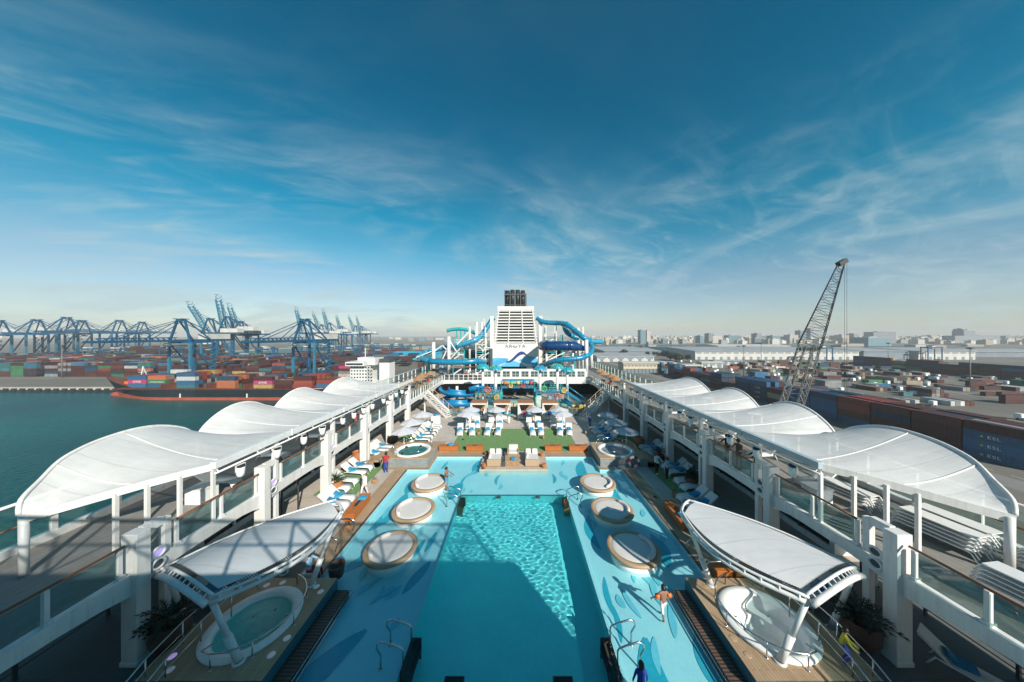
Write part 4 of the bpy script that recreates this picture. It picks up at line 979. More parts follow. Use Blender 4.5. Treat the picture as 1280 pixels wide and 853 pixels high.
# white windowed wall on the cross deck
t = thing('screen_wall', 'low white wall with square windows on the cross deck below the screen', 'wall', (3,YB,UP))
q = MB(); x0, x1 = -6.2, 12.6
q.box(x0,YB+.05,UP+.16,x1,YB+.2,UP+.75); q.box(x0,YB+.05,UP+1.75,x1,YB+.2,UP+2.2)
n = 11
for k in range(n+1):
    xx = x0+(x1-x0)*k/n; q.box(xx-.22,YB+.05,UP+.75,xx+.22,YB+.2,UP+1.75)
q.build('wall', M['white'], t)
for k in range(n):
    xx = x0+(x1-x0)*k/n; q = MB(); q.box(xx+.24,YB+.1,UP+.78,xx+(x1-x0)/n-.24,YB+.13,UP+1.72); g = q.build('window', M['glass'], t)
    q = MB(); c_ = xx+(x1-x0)/n/2; q.box(c_-.03,YB+.07,UP+.78,c_+.03,YB+.1,UP+1.72); q.box(xx+.24,YB+.07,UP+1.22,xx+(x1-x0)/n-.24,YB+.1,UP+1.27); q.build('window_bar', M['white'], g)
t = thing('balustrade', 'open white post balustrade on the left half of the cross deck', 'balustrade', (-10,YB,UP))
q = MB(); q.tube([(-13.3,YB+.1,UP+1.15),(-6.3,YB+.1,UP+1.15)], .05, 8); q.tube([(-13.3,YB+.1,UP+.6),(-6.3,YB+.1,UP+.6)], .03, 6); q.build('handrail', M['white'], t)
for k in range(9): q = MB(); q.box(-13.3+k*.87,YB+.04,UP+.15,-13.18+k*.87,YB+.16,UP+1.12); q.build('post', M['white'], t)
# pergola lattices on the cross deck
for i, x in enumerate((-11.6,-8.6,8.8)):
    t = thing('pergola', f'brown slatted pergola on the cross deck, {("leftmost","left centre","right")[i]} of three', 'pergola', (x,55,UP), 'slatted pergolas on the cross deck')
    for xx in (-1.2,1.2):
        for yy in (0,2.2): q = MB(); q.box(x+xx-.05,55+yy-.05,UP,x+xx+.05,55+yy+.05,UP+2.1); q.build('post', M['darkgrey'], t)
    q = MB()
    for k in range(9): q.box(x-1.35+k*.31,54.8,UP+2.1,x-1.22+k*.31,57.4,UP+2.2)
    q.build('slat_roof', M['rattan'], t)
# stairs down from the upper decks
for s in (-1,1):
    nm = 'left' if s < 0 else 'right'
    t = thing('staircase', f'white open staircase from the {nm} upper deck down to the pool deck', 'stairs', (s*11.5,41,0), 'white staircases from the upper decks')
    P0, P1 = Vector((s*9.3,40.5,0)), Vector((s*13.7,42.6,UP)); side_ = Vector((-(P1-P0).y*1,(P1-P0).x,0)).normalized()*.75
    q = MB()
    for k in range(17):
        p = P0.lerp(P1,(k+.5)/17); a_ = math.atan2(P1.y-P0.y,P1.x-P0.x); q.cbox(tuple(p),(.3,1.42,.05),rz=a_)
    q.build('tread', M['white_rough'], t)
    for sd in (-1,1):
        q = MB(); o_ = side_*sd; q.bar(tuple(P0+o_),tuple(P1+o_),.07,.34); q.build('stringer', M['white'], t)
        q = MB(); up_ = Vector((0,0,1.0)); q.tube([tuple(P0+o_+up_),tuple(P1+o_+up_),tuple(P1+o_+up_+(P1-P0).normalized()*.4)], .04, 6); q.tube([tuple(P0+o_+up_*.55),tuple(P1+o_+up_*.55)], .02, 6)
        q.build('handrail', M['tan_wood'], t)
        for k in range(6):
            p = P0.lerp(P1,k/5)+o_; q = MB(); q.bar(tuple(p),tuple(p+up_),.05); q.build('post', M['white'], t)
    q = MB(); q.bar((s*13.5,42.3,0),(s*13.5,42.3,UP-.3),.18); q.build('support', M['white'], t)
    t = thing('mesh_fence', f'brown framed mesh fence between the {nm} stairs and the cabanas', 'fence', (s*8,40.8,0), 'mesh fences beside the cabanas')
    q = MB()
    for k in range(5): q.tube([(s*(6.4+.7*k),40.7,0),(s*(6.4+.7*k),40.7,1.15)], .03, 6)
    q.tube([(s*6.4,40.7,1.15),(s*9.2,40.7,1.15)], .04, 6); q.build('frame', M['rattan'], t)
    q = MB(); q.box(s*6.45,40.69,.1,s*9.15,40.71,1.1); q.build('panel', M['glass'], t)
# big screen with the ship's name and waves
SY = 60.0
bx0, bx1, bz0, bz1 = -5.05, 4.4, 4.9, 9.75
t = thing('big_screen', 'white screen panel with blue waves and the ship name below the funnel', 'screen', (-.3,SY,bz0))
q = MB(); q.box(bx0,SY,bz0,bx1,SY+.4,bz1); q.build('panel', M['white'], t, bev=.02)
def band(f0, f1, a, b, n=40):
    q = MB(); vs = []
    for k in range(n+1):
        x = a+(b-a)*k/n; vs += [(x,SY-.03,f0(x)),(x,SY-.03,max(f0(x)+.005,f1(x)))]
    q.add(vs, [(2*k,2*k+2,2*k+3,2*k+1) for k in range(n)]); return q
wv = lambda A,per,ph,z0: (lambda x: z0+A*math.sin(2*PI*(x-ph)/per))
M['wavelight'] = pm('light_blue_print', (.1,.42,.66), .5, var=.1); M['wavemid'] = pm('mid_blue_print', (.06,.33,.6), .5, var=.1); M['wavedark'] = pm('navy_print', (.01,.05,.2), .5, var=.1)
base = lambda x: bz0+.02
band(base, lambda x: 6.55+.55*math.sin((x-1.0)*.95)*(.4+.6*min(1,max(0,(x+1.5)/3))), bx0+.02, bx1-.02).build('wave_print', M['wavelight'], t)
q = band(lambda x: 5.55+.55*math.sin((x+2.6)*.9), lambda x: 5.95+.55*math.sin((x+2.6)*.9), -3.6, 3.2); q.v = [(a,b-.012,c) for a,b,c in q.v]; q.build('wave_print', M['white'], t)
q = band(lambda x: 6.6+.85*math.sin((x+.2)*1.05), lambda x: 6.6+.85*math.sin((x+.2)*1.05)+.8*math.sin(PI*(x+2.4)/5), -2.4, 2.6); q.v = [(a,b-.02,c) for a,b,c in q.v]; q.build('wave_print', M['wavedark'], t)
q = band(lambda x: 5.5+.3*math.sin((x+3)*1.3), lambda x: 6.3+.4*math.sin((x+4)*1.1), -4.9, -1.8); q.v = [(a,b-.02,c) for a,b,c in q.v]; q.build('wave_print', M['wavemid'], t)
def lettering(txt, size, loc, rot, mat, parent, ext=.02, name='lettering', sx=1):
    cu = bpy.data.curves.new(name, 'FONT'); cu.body = txt; cu.size = size; cu.extrude = ext; cu.align_x = 'CENTER'; cu.space_character = 1.15
    to = bpy.data.objects.new(name+'_tmp', cu); COL.objects.link(to)
    bpy.context.view_layer.update()
    me = bpy.data.meshes.new_from_object(to.evaluated_get(bpy.context.evaluated_depsgraph_get()))
    bpy.data.objects.remove(to); bpy.data.curves.remove(cu)
    o = bpy.data.objects.new(name, me); COL.objects.link(o); me.materials.clear(); me.materials.append(mat)
    o.rotation_euler = rot; o.scale = (sx,1,1)
    o.parent = parent; o.location = Vector(loc)-(wloc(parent) if parent is not None else Vector((0,0,0)))
    return o
M['ink'] = pm('dark_teal_print', (.09,.16,.2), .5)
lettering('AR', 1.0, (-1.7,SY-.04,8.83), (PI/2,0,0), M['ink'], t, sx=1.15)
lettering('YA', 1.0, (1.05,SY-.04,8.83), (PI/2,0,0), M['ink'], t, sx=1.15)
q = MB(); q.tube([(-.33+.36*math.cos(R(a)),SY-.05,9.18+.33*math.sin(R(a))) for a in range(150,390,10)], .045, 6); q.tube([(-.9+.11*k,SY-.05,9.12+.13*math.sin(k*.62)) for k in range(11)], .045, 6); q.build('emblem', M['ink'], t)
# funnel house with louvres and exhaust pipes
t = thing('funnel', 'white louvred funnel house with black exhaust pipes on top', 'funnel', (-.2,67,UP))
FYF = 62.5
q = MB(); zt = 17.2; zb = UP
def fx_(z): return 5.1-(z-8)*.125 if z > 8 else 5.1
cx_ = -.25
q.add([(cx_-4.7,FYF+1.4,zb),(cx_+4.7,FYF+1.4,zb),(cx_+4.7,74,zb),(cx_-4.7,74,zb),(cx_-fx_(zt)+.35,FYF+1.8,zt-.2),(cx_+fx_(zt)-.35,FYF+1.8,zt-.2),(cx_+fx_(zt)-.35,72,zt-.2),(cx_-fx_(zt)+.35,72,zt-.2)],
      [(0,3,2,1),(4,5,6,7),(0,1,5,4),(1,2,6,5),(2,3,7,6),(3,0,4,7)]); q.build('core', M['darkgrey'], t)
for k in range(13):
    z = 9.2+k*.62; f = fx_(z)
    q = MB(); q.box(cx_-f,FYF+.02*k,z,cx_+f,FYF+.45+.02*k,z+.25); q.box(cx_-f,FYF+.4,z,cx_-f+.2,73,z+.25); q.box(cx_+f-.2,FYF+.4,z,cx_+f,73,z+.25); q.build('louvre', M['white'], t)
q = MB()
for fr in (-.92,-.33,.33,.92): q.bar((cx_+fr*fx_(9),FYF-.06,9),(cx_+fr*fx_(zt),FYF+.22,zt), .2, .2)
q.build('mullion', M['white'], t)
q = MB(); q.box(cx_-fx_(zt)-.05,FYF+.2,zt-.25,cx_+fx_(zt)+.05,72.2,zt+.55); q.build('cap', M['white'], t, bev=.05)
for x in (-5.75,4.75):
    q = MB(); q.box(x,FYF-.4,UP,x+.75,FYF+.4,15.6); q.build('side_column', M['white'], t)
q = MB()
for x,y in ((-2.0,64.6),(-.9,64.3),(.25,64.3),(1.4,64.6),(-1.6,66.4),(.2,66.4),(1.2,66.2)): q.tube([(x-.05,y,zt+.5),(x-.05,y,21.3+.25*math.sin(x*5))], .5, 14)
q.build('exhaust_pipe', M['dark'], t)
q = MB()
q.box(-2.75,64.0,zt+.55,-2.6,67.5,21.5); q.box(2.0,64.0,zt+.55,2.15,67.5,20.8)
q.box(-2.6,63.7,20.3,2.0,63.8,20.6); q.box(-2.6,63.7,zt+.9,2.0,63.8,zt+1.05)
for x in (-1.45,.85): q.box(x-.12,63.6,zt+.55,x+.12,63.75,20.9)
q.build('exhaust_frame', M['darkgrey'], t)
# side houses by the funnel
for s, (xa, xb) in ((-1,(-11.5,-6.0)),(1,(5.6,9.5))):
    t = thing('slide_house', f'grey glazed deckhouse to the {"left" if s<0 else "right"} of the funnel', 'deckhouse', ((xa+xb)/2,64,UP), 'deckhouses beside the funnel')
    q = MB(); q.box(xa,62.5,UP,xb,73,8.6); q.build('wall', M['beige'] if s>0 else M['white'], t)
    q = MB(); q.box(xa-.2,62.2,8.6,xb+.2,73.2,8.85); q.build('roof', M['white'], t)
    for k in range(4):
        w_ = (xb-xa)/4
        for zz in (4.0,6.4): q = MB(); q.box(xa+k*w_+.15,62.44,zz,xa+(k+1)*w_-.15,62.49,zz+1.8); q.build('window', M['darkglass'], t)
# water slides
def slide(name, label, pts, r, mat, n=10, seg=3, mats=None, grp='tubular water slides'):
    P = [Vector(atD(*p)) for p in pts]
    # smooth
    sm = []
    for i in range(len(P)-1):
        p0,p1,p2,p3 = P[max(i-1,0)],P[i],P[i+1],P[min(i+2,len(P)-1)]
        for k in range(5):
            u = k/5; sm.append(.5*((2*p1)+(-p0+p2)*u+(2*p0-5*p1+4*p2-p3)*u*u+(-p0+3*p1-3*p2+p3)*u**3))
    sm.append(P[-1])
    rr = [r]*len(sm) if not callable(r) else [r(i/(len(sm)-1)) for i in range(len(sm))]
    t = thing(name, label, 'water slide', tuple(P[0]), grp)
    step = seg*5
    for i in range(0, len(sm)-1, step):
        j = min(i+step, len(sm)-1)
        q = MB(); q.tube([tuple(p) for p in sm[i:j+1]], rr[i:j+1], 14)
        d_ = (sm[min(i+1,len(sm)-1)]-sm[i]).normalized(); q.tube([tuple(sm[i]-d_*.06),tuple(sm[i]+d_*.06)], rr[i]+.07, 14)
        for kk in range(i+5, j, 5):
            d_ = (sm[kk+1 if kk+1 < len(sm) else kk]-sm[kk-1]).normalized(); q.tube([tuple(sm[kk]-d_*.05),tuple(sm[kk]+d_*.05)], rr[kk]+.055, 14)
        q.build('tube_section', (mats[(i//step)%len(mats)] if mats else mat), t)
    return t, sm
def prop(t, x, y0, y1, D, w=.4, mat='white', name='support_post'):
    a, b = atD(x,y0,D), atD(x,y1,D); q = MB(); q.tube([(a[0],a[1],b[2]),(a[0],a[1],a[2])], w, 10); q.build(name, M[mat], t)
t, sm = slide('water_slide', 'long blue tube slide looping out over the left side of the funnel', [(616,398,63),(611,406,62.5),(606,414,62),(600,421,61),(592,426,60),(580,430,60),(566,433.5,60.5),(552,436,61.5),(540,438.5,62),(531,441.5,61),(526,445.5,58),(528,449.5,54.5),(537,451.5,52.5),(554,452.8,51.5),(579,452.8,51.5),(597,451.5,52.5),(606,453,55)], .52, M['slide'], mats=[M['slide'],M['slidelight'],M['slidelight'],M['slidelight'],M['slide']])
for x,y0,y1,D in ((542,428,470,58.5),(561,421,470,58.5),(587,409,455,62),(596,403,455,63),(602.5,403,455,64)): prop(t,x,y0,y1,D,.34 if D<60 else .22)
q = MB()
for a,b in (((542,440,58.5),(553,432,58.5)),((553,432,58.5),(561,440,58.5)),((561,424,58.5),(571,440,58.5)),((571,431,58.5),(586,415,62)),((553,450,58.5),(561,432,58.5))): q.bar(atD(*a),atD(*b),.2)
q.build('brace', M['white'], t)
for x in (529,536): prop(t,x,451,470,54,.12,'teal')
t, sm = slide('water_slide', 'short teal slide high up behind the left funnel slides', [(559,413.5,68),(566,412,68),(575,411.5,68),(586,413,68),(594,417,68)], .4, M['teal'])
for x in (571,576,581): prop(t,x,413,450,68,.16,'teal')
t, sm = slide('water_slide', 'blue tube slide sweeping from the funnel down to the right ship side', [(672,398,62.5),(677,402,62),(684,403.5,61.5),(695,404,61),(703,404.5,60),(710,407,59),(718,413,58),(725,418.5,57),(731,423.5,56.5),(738,426.5,57),(745,427.3,58),(752,427.3,59)], .5, M['slide'], mats=[M['slide'],M['slide'],M['slide'],M['slidelight']])
for x,y0,y1,D in ((733,425,472,53),(722.5,410,470,61),(728.5,409,470,61),(739,428,460,57.5)): prop(t,x,y0,y1,D,.34 if D<60 else .22)
t, sm = slide('water_slide', 'fat dark blue slide bowl beside the screen on the right', [(733,436,55),(726,435,54),(720,433.5,53.5),(710,432.6,53),(695,432.6,53),(684,432.6,53.5),(678.5,432.4,55.5),(682,430.5,58)], lambda u: .5 if u<.12 else .5+.38*min(1,(u-.12)/.2), M['slidedark'], mats=[M['slidedark']])
for x,y0,y1 in ((683,437,470),(716,437,470)): prop(t,x,y0,y1,54,.2)
t, sm = slide('water_slide', 'thin blue slide looping low around the right of the play area', [(733,424.5,57.5),(739,432,56),(739,440,54),(731,446,52.5),(720,448.5,52),(705,449.5,52),(694,451.5,52.5),(684,454.5,54),(676,457,56)], .46, M['slide'], mats=[M['slide'],M['slide'],M['slidelight']])
for x,y0,y1 in ((694,452,470),(716,449,470)): prop(t,x,y0,y1,53,.12)
t, sm = slide('water_slide', 'blue slide section curling inside the right funnel slide', [(709,405,62),(706,410,61),(709,416,60),(716,420.5,60),(724,423,60)], .5, M['slide'])
# masts at the stern
for i, (x, y0, D) in enumerate(((596,403,66),(605,398,66),(724,411,66))):
    a = atD(x,y0,D); q = MB(); q.tube([(a[0],a[1],UP),(a[0],a[1],a[2])], [.14,.08], 8); q.box(a[0]-.3,a[1]-.04,a[2]-.9,a[0]+.3,a[1]+.04,a[2]-.82); o = q.build('mast', M['white']); tag(o, f'thin white mast {("left of the funnel, lower one","left of the funnel, taller one","right of the funnel")[i]}', 'mast')
# children's water play area
struct((lambda q: q.sheet(-8.6,41.4,8.6,52,.02) and q)(MB()).build('splash_pad_floor', M['playfloor'] if 'playfloor' in M else M.setdefault('playfloor', pm('green_blue_play_floor', (.25,.45,.4), .6, var=.5, scale=.5))))
t = thing('spiral_slide', 'open bright blue spiral slide left of the play area', 'water slide', (-9.5,46,0))
for (ca, cb_, z0_, z1_, rad, tr) in ((160,560,3.15,1.6,2.1,.75),(200,470,1.5,.7,2.5,.85)):
    q = MB(); pts = [(-9.6+rad*math.cos(R(a)),46.2+rad*.8*math.sin(R(a)),z0_+(z1_-z0_)*(a-ca)/(cb_-ca)) for a in range(ca,cb_+1,12)]
    q.tube(pts, tr, 12, a0=PI*.5, a1=PI*1.5); o = q.build('trough', M['playblue'], t, solid=.06)
q = MB(); q.tube([(-9.6,46.2,0),(-9.6,46.2,3.3)], .22, 10); q.build('support_post', M['white'], t)
q = MB(); q.tube([(-7.6,46.0,3.0),(-6.5,46.4,3.3),(-5.4,46.6,3.5)], .75, 12, a0=PI*.5, a1=PI*1.5); q.build('trough', M['playblue'], t, solid=.06)
t = thing('play_structure', 'blue and teal water play structure with white columns and arched canopies', 'play structure', (0,46.5,0))
for x,D,y0 in ((603.5,46.5,456),(619.5,46.5,458),(675,47,458),(696.5,46.5,456),(709,48,460)):
    a = atD(x,y0,D); q = MB(); q.tube([(a[0],a[1],0),(a[0],a[1],a[2])], .22, 12); q.build('column', M['white'], t)
    q = MB()
    for k in range(6):
        an = k*PI/3+.3
        pts = [(a[0]+1.25*v_*math.cos(an), a[1]+1.25*v_*math.sin(an), a[2]+.15-.8*v_*v_) for v_ in (0,.35,.7,1)]; q.tube(pts, .07, 6)
    q.build('arch', M['green'] if x in (619.5,696.5) else M['slidelight'], t)
    q = MB(); q.grid(lambda u,v: (a[0]+1.15*v*math.cos(2*PI*u), a[1]+1.15*v*math.sin(2*PI*u), a[2]+.1-.72*v*v+.1*math.sin(u*6*PI)**2*v), 24, 4); q.build('roof', M['teal'] if x in (603.5,709) else M['slidelight'], t, solid=.04)
for (x0,x1,y0,y1,z,mt) in ((-6.6,-2.6,45.5,48.5,2.3,'teal'),(3.0,8.2,45.5,48.5,2.3,'playblue'),(-2.6,3.0,47.2,48.6,2.9,'playblue'),(-5,-3,46,48,1.2,'playblue'),(5,7,45,47,1.1,'teal')):
    q = MB(); q.box(x0,y0,z-.14,x1,y1,z); q.build('platform', M[mt], t)
    q = MB()
    for zz in (.35,.65,.95): q.tube([(x0,y0,z+zz),(x1,y0,z+zz)], .035, 5); q.tube([(x0,y1,z+zz),(x1,y1,z+zz)], .035, 5)
    k = x0
    while k < x1: q.tube([(k,y0,z),(k,y0,z+1)], .045, 5); q.tube([(k,y1,z),(k,y1,z+1)], .045, 5); k += .55
    q.build('railing', M['teal'] if mt == 'playblue' else M['playblue'], t)
    for xx in (x0+.1,x1-.1):
        for yy in (y0+.1,y1-.1): q = MB(); q.tube([(xx,yy,0),(xx,yy,z-.1)], .09, 8); q.build('leg', M['teal'], t)
for i,(x,y,z,r,mt) in enumerate(((-4.6,45.3,2.9,.42,'orange'),(-3.2,45.3,1.7,.36,'yellow'),(4.3,45.3,3.0,.42,'green'),(6.4,45.2,1.9,.45,'orange'),(7.4,45.2,2.8,.36,'yellow'),(1.0,47.0,3.2,.3,'red'),(-1.0,47.0,3.2,.3,'yellow'),(5.2,45.1,1.5,.3,'white'))):
    q = MB(); q.tube([(x+r*math.cos(R(a)),y,z+r*math.sin(R(a))) for a in range(0,360,20)], .08, 6, closed=True)
    for k in range(3): q.bar((x+r*math.cos(k*PI/3),y,z+r*math.sin(k*PI/3)),(x-r*math.cos(k*PI/3),y,z-r*math.sin(k*PI/3)), .05)
    q.build('wheel', M[mt], t)
q = MB()
for k in range(12): q.box(8.2+k*.27,46.2,2.2-k*.19,8.5+k*.27,47.4,2.26-k*.19)
q.build('stair_tread', M['playblue'], t)
q = MB()
for yy in (46.2,47.4):
    q.bar((8.2,yy,2.2),(11.4,yy,0),.08,.3)
    q.tube([(8.2,yy,3.2),(11.4,yy,1.0)],.05,6)
q.build('stair_rail', M['slide'], t)
q = MB(); q.tube([(7.2,44.8,1.7),(8.6,43.6,.9),(9.2,42.6,.3)], .5, 10, a0=PI*.5, a1=PI*1.5); q.build('small_slide', M['slide'], t, solid=.05)
q = MB(); q.box(-2.4,47.3,3.95,2.8,47.5,4.25); q.build('water_beam', M['slide'], t)
for k in range(5):
    q = MB(); q.lathe([(.05,.5),(.3,.45),(.36,0),(.3,-.05),(.001,-.05)], (-1.9+k*1.05,47.2,3.5), 12); q.build('bucket', M[('orange','green','yellow','playblue','red')[k]], t)
for i,(x0,y0,x1,y1,h,mt) in enumerate(((-2.6,42.6,2.4,42.9,.85,'beige'),(-2.6,44.8,2.4,45.1,.85,'beige'),(8.3,43.2,10.6,43.5,1.0,'yellow'),(-8.4,42.3,-6.2,42.6,.9,'beige'),(2.6,42.0,2.9,45.4,.7,'beige'))):
    q = MB(); q.box(x0,y0,0,x1,y1,h); o = q.build('low_wall', M[mt], bev=.04); tag(o, f'low {"yellow" if mt=="yellow" else "beige"} wall at the play area, {("nearest the cabanas","behind the middle cabanas","beside the right stairs","beside the left stairs","leading away from the cabanas")[i]}', 'wall')
for i,(x,y,c) in enumerate(((-1.3,43.8,'playblue'),(.3,43.9,'towel2'),(1.6,43.7,'teal'))):
    q = MB(); q.lathe([(.02,0),(.55,.05),(.6,.4),(.35,.75),(.001,.85)], (x,y,.02), 14); o = q.build('play_cushion', M[c]); tag(o, f'{("bright blue","dark blue","teal")[i]} soft play mound between the beige walls', 'play mound')
t = thing('climbing_ramp', 'pale green curved ramp rising to the right behind the cabanas', 'ramp', (3.6,43,0))
q = MB(); q.grid(lambda u,v: (2.9+1.0*u, 41.6+5*v, .05+2.2*v**1.6), 4, 12); q.build('surface', pm('pale_green_ramp', (.4,.5,.42), .6, var=.4, scale=1), t, solid=.1)

# open stair towers among the slides
for i, (xa, xb, ya, zt, lab) in enumerate(((-13.6,-11.2,61.5,9.6,'teal open stair tower among the left slides'),(9.6,12.2,60.5,10.6,'teal open stair tower among the right slides'),(-8.6,-6.6,60.6,12.2,'tall teal stair tower beside the left of the funnel'),(6.2,8.4,61.2,12.4,'tall teal stair tower beside the right of the funnel'))):
    t = thing('slide_tower', lab, 'stair tower', ((xa+xb)/2,ya,UP))
    for x in (xa,xb):
        for y in (ya,ya+2.4): q = MB(); q.bar((x,y,UP),(x,y,zt+1),.18); q.build('post', M['teal'] if i<2 else M['white'], t)
    z = UP+1.6; k = 0
    while z < zt+.1:
        q = MB(); q.box(xa-.1,ya-.1,z-.12,xb+.1,ya+2.5,z); q.build('landing', M['steel'] if k%2 else M['teal'], t)
        q = MB()
        for zz in (.35,.7,1.05):
            q.bar((xa,ya,z+zz),(xb,ya,z+zz),.05); q.bar((xa,ya+2.4,z+zz),(xb,ya+2.4,z+zz),.05)
        q.bar((xa,ya+.4,z),(xb,ya+.4,z-1.6),.08,.25) if k%2 else q.bar((xb,ya+.4,z),(xa,ya+.4,z-1.6),.08,.25)
        q.build('railing', M['steel'], t); z += 1.6; k += 1
t = thing('slide_gantry', 'white diagonal braces and beams carrying the slides behind the screen', 'frame', (0,61,UP))
for a, b_ in (((520,447,55),(545,437,60)),((566,434,60),(590,423,61.5)),((700,406,60.5),(728,424,57)),((688,449,52.6),(716,436,53.6)),((722,448,52.6),(738,428,57)),((596,452,53),(611,441,60)),((676,447,55),(690,437,56)),((560,452,53),(575,436,60))):
    q = MB(); q.bar(atD(*a), atD(*b_), .16); q.build('brace', M['white'], t)
# ================================================================== people
SKIN = {'light': pm('skin_light', (.5,.3,.21), .55, var=.1, scale=8), 'brown': pm('skin_brown', (.25,.13,.08), .55, var=.1, scale=8), 'dark': pm('skin_dark', (.09,.05,.035), .5, var=.1, scale=8)}
CL = {}
def cloth(c, nm):
    if nm not in CL: CL[nm] = pm(nm+'_cloth', c, .85, var=.15, scale=10, bump=.3, bscale=14)
    return CL[nm]
HAIR = pm('black_hair', (.012,.01,.009), .5, var=.4, scale=20, bump=.4, bscale=60)
def person(label, loc, rz, h=1.72, skin='light', top=None, legs=None, sleeves='short', legl='long', shoes=None, pose='stand', hat=None, hairc=True, extra=None, grp=None, lean=0, ph=0):
    """one continuous skinned body facing +y; regions of it carry the clothes"""
    k = h/1.72
    t = thing('person', label, 'person', loc, grp, rz)
    J = {}; E = []
    def j(n, p, r): J[n] = (Vector(p), r)
    hip = .92; 
    sitz = .5 if pose == 'sit' else hip
    fwd = lambda z: lean*max(0,z-sitz)*.8
    j('pelvis',(0,0,sitz),.125); j('belly',(0,fwd(sitz+.2),sitz+.2),.125); j('chest',(0,fwd(sitz+.4),sitz+.4),.14); j('neck',(0,fwd(sitz+.56),sitz+.555),.05); j('head0',(0,fwd(sitz+.62)+.01,sitz+.63),.085); j('head1',(0,fwd(sitz+.72)+.015,sitz+.75),.095)
    E += [('pelvis','belly','top'),('belly','chest','top'),('chest','neck','top'),('neck','head0','skin'),('head0','head1','skin')]
    for s, n in ((-1,'l'),(1,'r')):
        st = (.22 if pose == 'walk' else .02)*s*(1 if ph==0 else -1)
        j('hip'+n,(.095*s,0,sitz-.05),.1)
        if pose == 'sit':
            j('knee'+n,(.12*s,.45,sitz-.04),.068); j('ankle'+n,(.12*s,.5,.1),.042); j('toe'+n,(.13*s,.66,.04),.036)
        elif pose == 'crouch':
            j('knee'+n,(.14*s,.3,.5),.068); j('ankle'+n,(.12*s,.02,.1),.042); j('toe'+n,(.13*s,.18,.04),.036)
        else:
            j('knee'+n,(.1*s,st*.6+.03,.49),.066); j('ankle'+n,(.1*s,st,.09+max(0,-st)*.25),.042); j('toe'+n,(.125*s,st+.16,.035+max(0,-st)*.05),.035)
        j('sh'+n,(.175*s,fwd(sitz+.5),sitz+.49),.062)
        ar = {'stand':((.25,.02,.24),(.27,.1,-.0)),'walk':((.24,-.07*s,.24),(.26,.08*-s,.02)),'lean':((.27,.22,.27),(.2,.48,.22)),'sit':((.25,.14,.24),(.2,.34,.2)),'arms_out':((.36,.0,.3),(.5,.08,.18)),'crouch':((.24,.2,.2),(.18,.4,.05)),'reach':((.26,.2,.32),(.16,.46,.3)),'raise':((.3,.18,.45),(.18,.25,.66))}
        e_, w_ = ar.get(extra if (extra in ar and s>0) else (extra if extra in ('arms_out','lean','reach') else pose), ar['stand'])
        off = fwd(sitz+.3)
        j('el'+n,(e_[0]*s,e_[1]+off,sitz+e_[2]),.046); j('wr'+n,(w_[0]*s,w_[1]+off*.7,sitz+w_[2]),.033)
        d_ = (J['wr'+n][0]-J['el'+n][0]).normalized()
        j('palm'+n, J['wr'+n][0]+d_*.07, .036)
        E += [('pelvis','hip'+n,'legs'),('hip'+n,'knee'+n,'thigh'),('knee'+n,'ankle'+n,'shin'),('ankle'+n,'toe'+n,'foot'),('chest','sh'+n,'top'),('sh'+n,'el'+n,'upper'),('el'+n,'wr'+n,'fore'),('wr'+n,'palm'+n,'skin')]
        side_ = d_.cross(Vector((1,0,0))); side_ = side_.normalized() if side_.length > .1 else Vector((0,1,0))
        for f in range(4):
            j(f'f{f}{n}', J['palm'+n][0]+side_*(.027*(f-1.5))+d_*(.04), .0105); j(f'g{f}{n}', J['palm'+n][0]+side_*(.03*(f-1.5))+d_*(.075+.012*(f in (1,2)))+Vector((-.014*s,0,0)), .009)
            E += [('palm'+n,f'f{f}{n}','skin'),(f'f{f}{n}',f'g{f}{n}','skin')]
        j('th'+n, J['wr'+n][0]+side_*-.05+d_*.06, .011); E.append(('wr'+n,'th'+n,'skin'))
    names = list(J); idx = {n:i for i,n in enumerate(names)}
    me = bpy.data.meshes.new('body'); me.from_pydata([tuple(J[n][0]*k) for n in names], [(idx[a],idx[b]) for a,b,_ in E], [])
    o = bpy.data.objects.new('body', me); COL.objects.link(o)
    md = o.modifiers.new('skin','SKIN'); md.use_smooth_shade = True
    sv = me.skin_vertices[0].data
    for n in names: r_ = J[n][1]*k; sv[idx[n]].radius = (r_*(1.18 if n in ('pelvis','belly','chest') else 1), r_*(.82 if n in ('pelvis','belly','chest') else 1)); sv[idx[n]].use_root = (n == 'pelvis')
    ss = o.modifiers.new('sub','SUBSURF'); ss.levels = 1; ss.render_levels = 1
    bpy.context.view_layer.update()
    me2 = bpy.data.meshes.new_from_object(o.evaluated_get(bpy.context.evaluated_depsgraph_get()))
    o.modifiers.clear(); o.data = me2; bpy.data.meshes.remove(me)
    sk = SKIN[skin]; tp = top or sk; lg = legs or sk; sh = shoes or sk
    mats = [sk,tp,lg,sh]; me2.materials.clear()
    for m_ in mats: me2.materials.append(m_)
    R_ = {'skin':0,'top':1,'legs':2,'foot':3,'thigh':2,'shin':2 if legl=='long' else 0,'upper':1 if sleeves!='none' else 0,'fore':1 if sleeves=='long' else 0}
    seg = [(J[a][0]*k, J[b][0]*k, R_[g], (J[a][1]+J[b][1])*.5*k) for a,b,g in E]
    for p in me2.polygons:
        c = p.center; best = 9; bi = 0
        for a,b,g,r_ in seg:
            ab = b-a; u = max(0,min(1,(c-a).dot(ab)/max(1e-9,ab.length_squared))); dd = (c-(a+ab*u)).length-r_
            if dd < best: best = dd; bi = g
        if bi == 2 and c.z > (sitz+.06)*k: bi = 1
        if bi == 1 and c.z < (sitz+.0)*k and pose != 'crouch': bi = 2
        p.material_index = bi; p.use_smooth = True
    o.parent = t
    hc = (J['head1'][0])*k; rh = .108*k
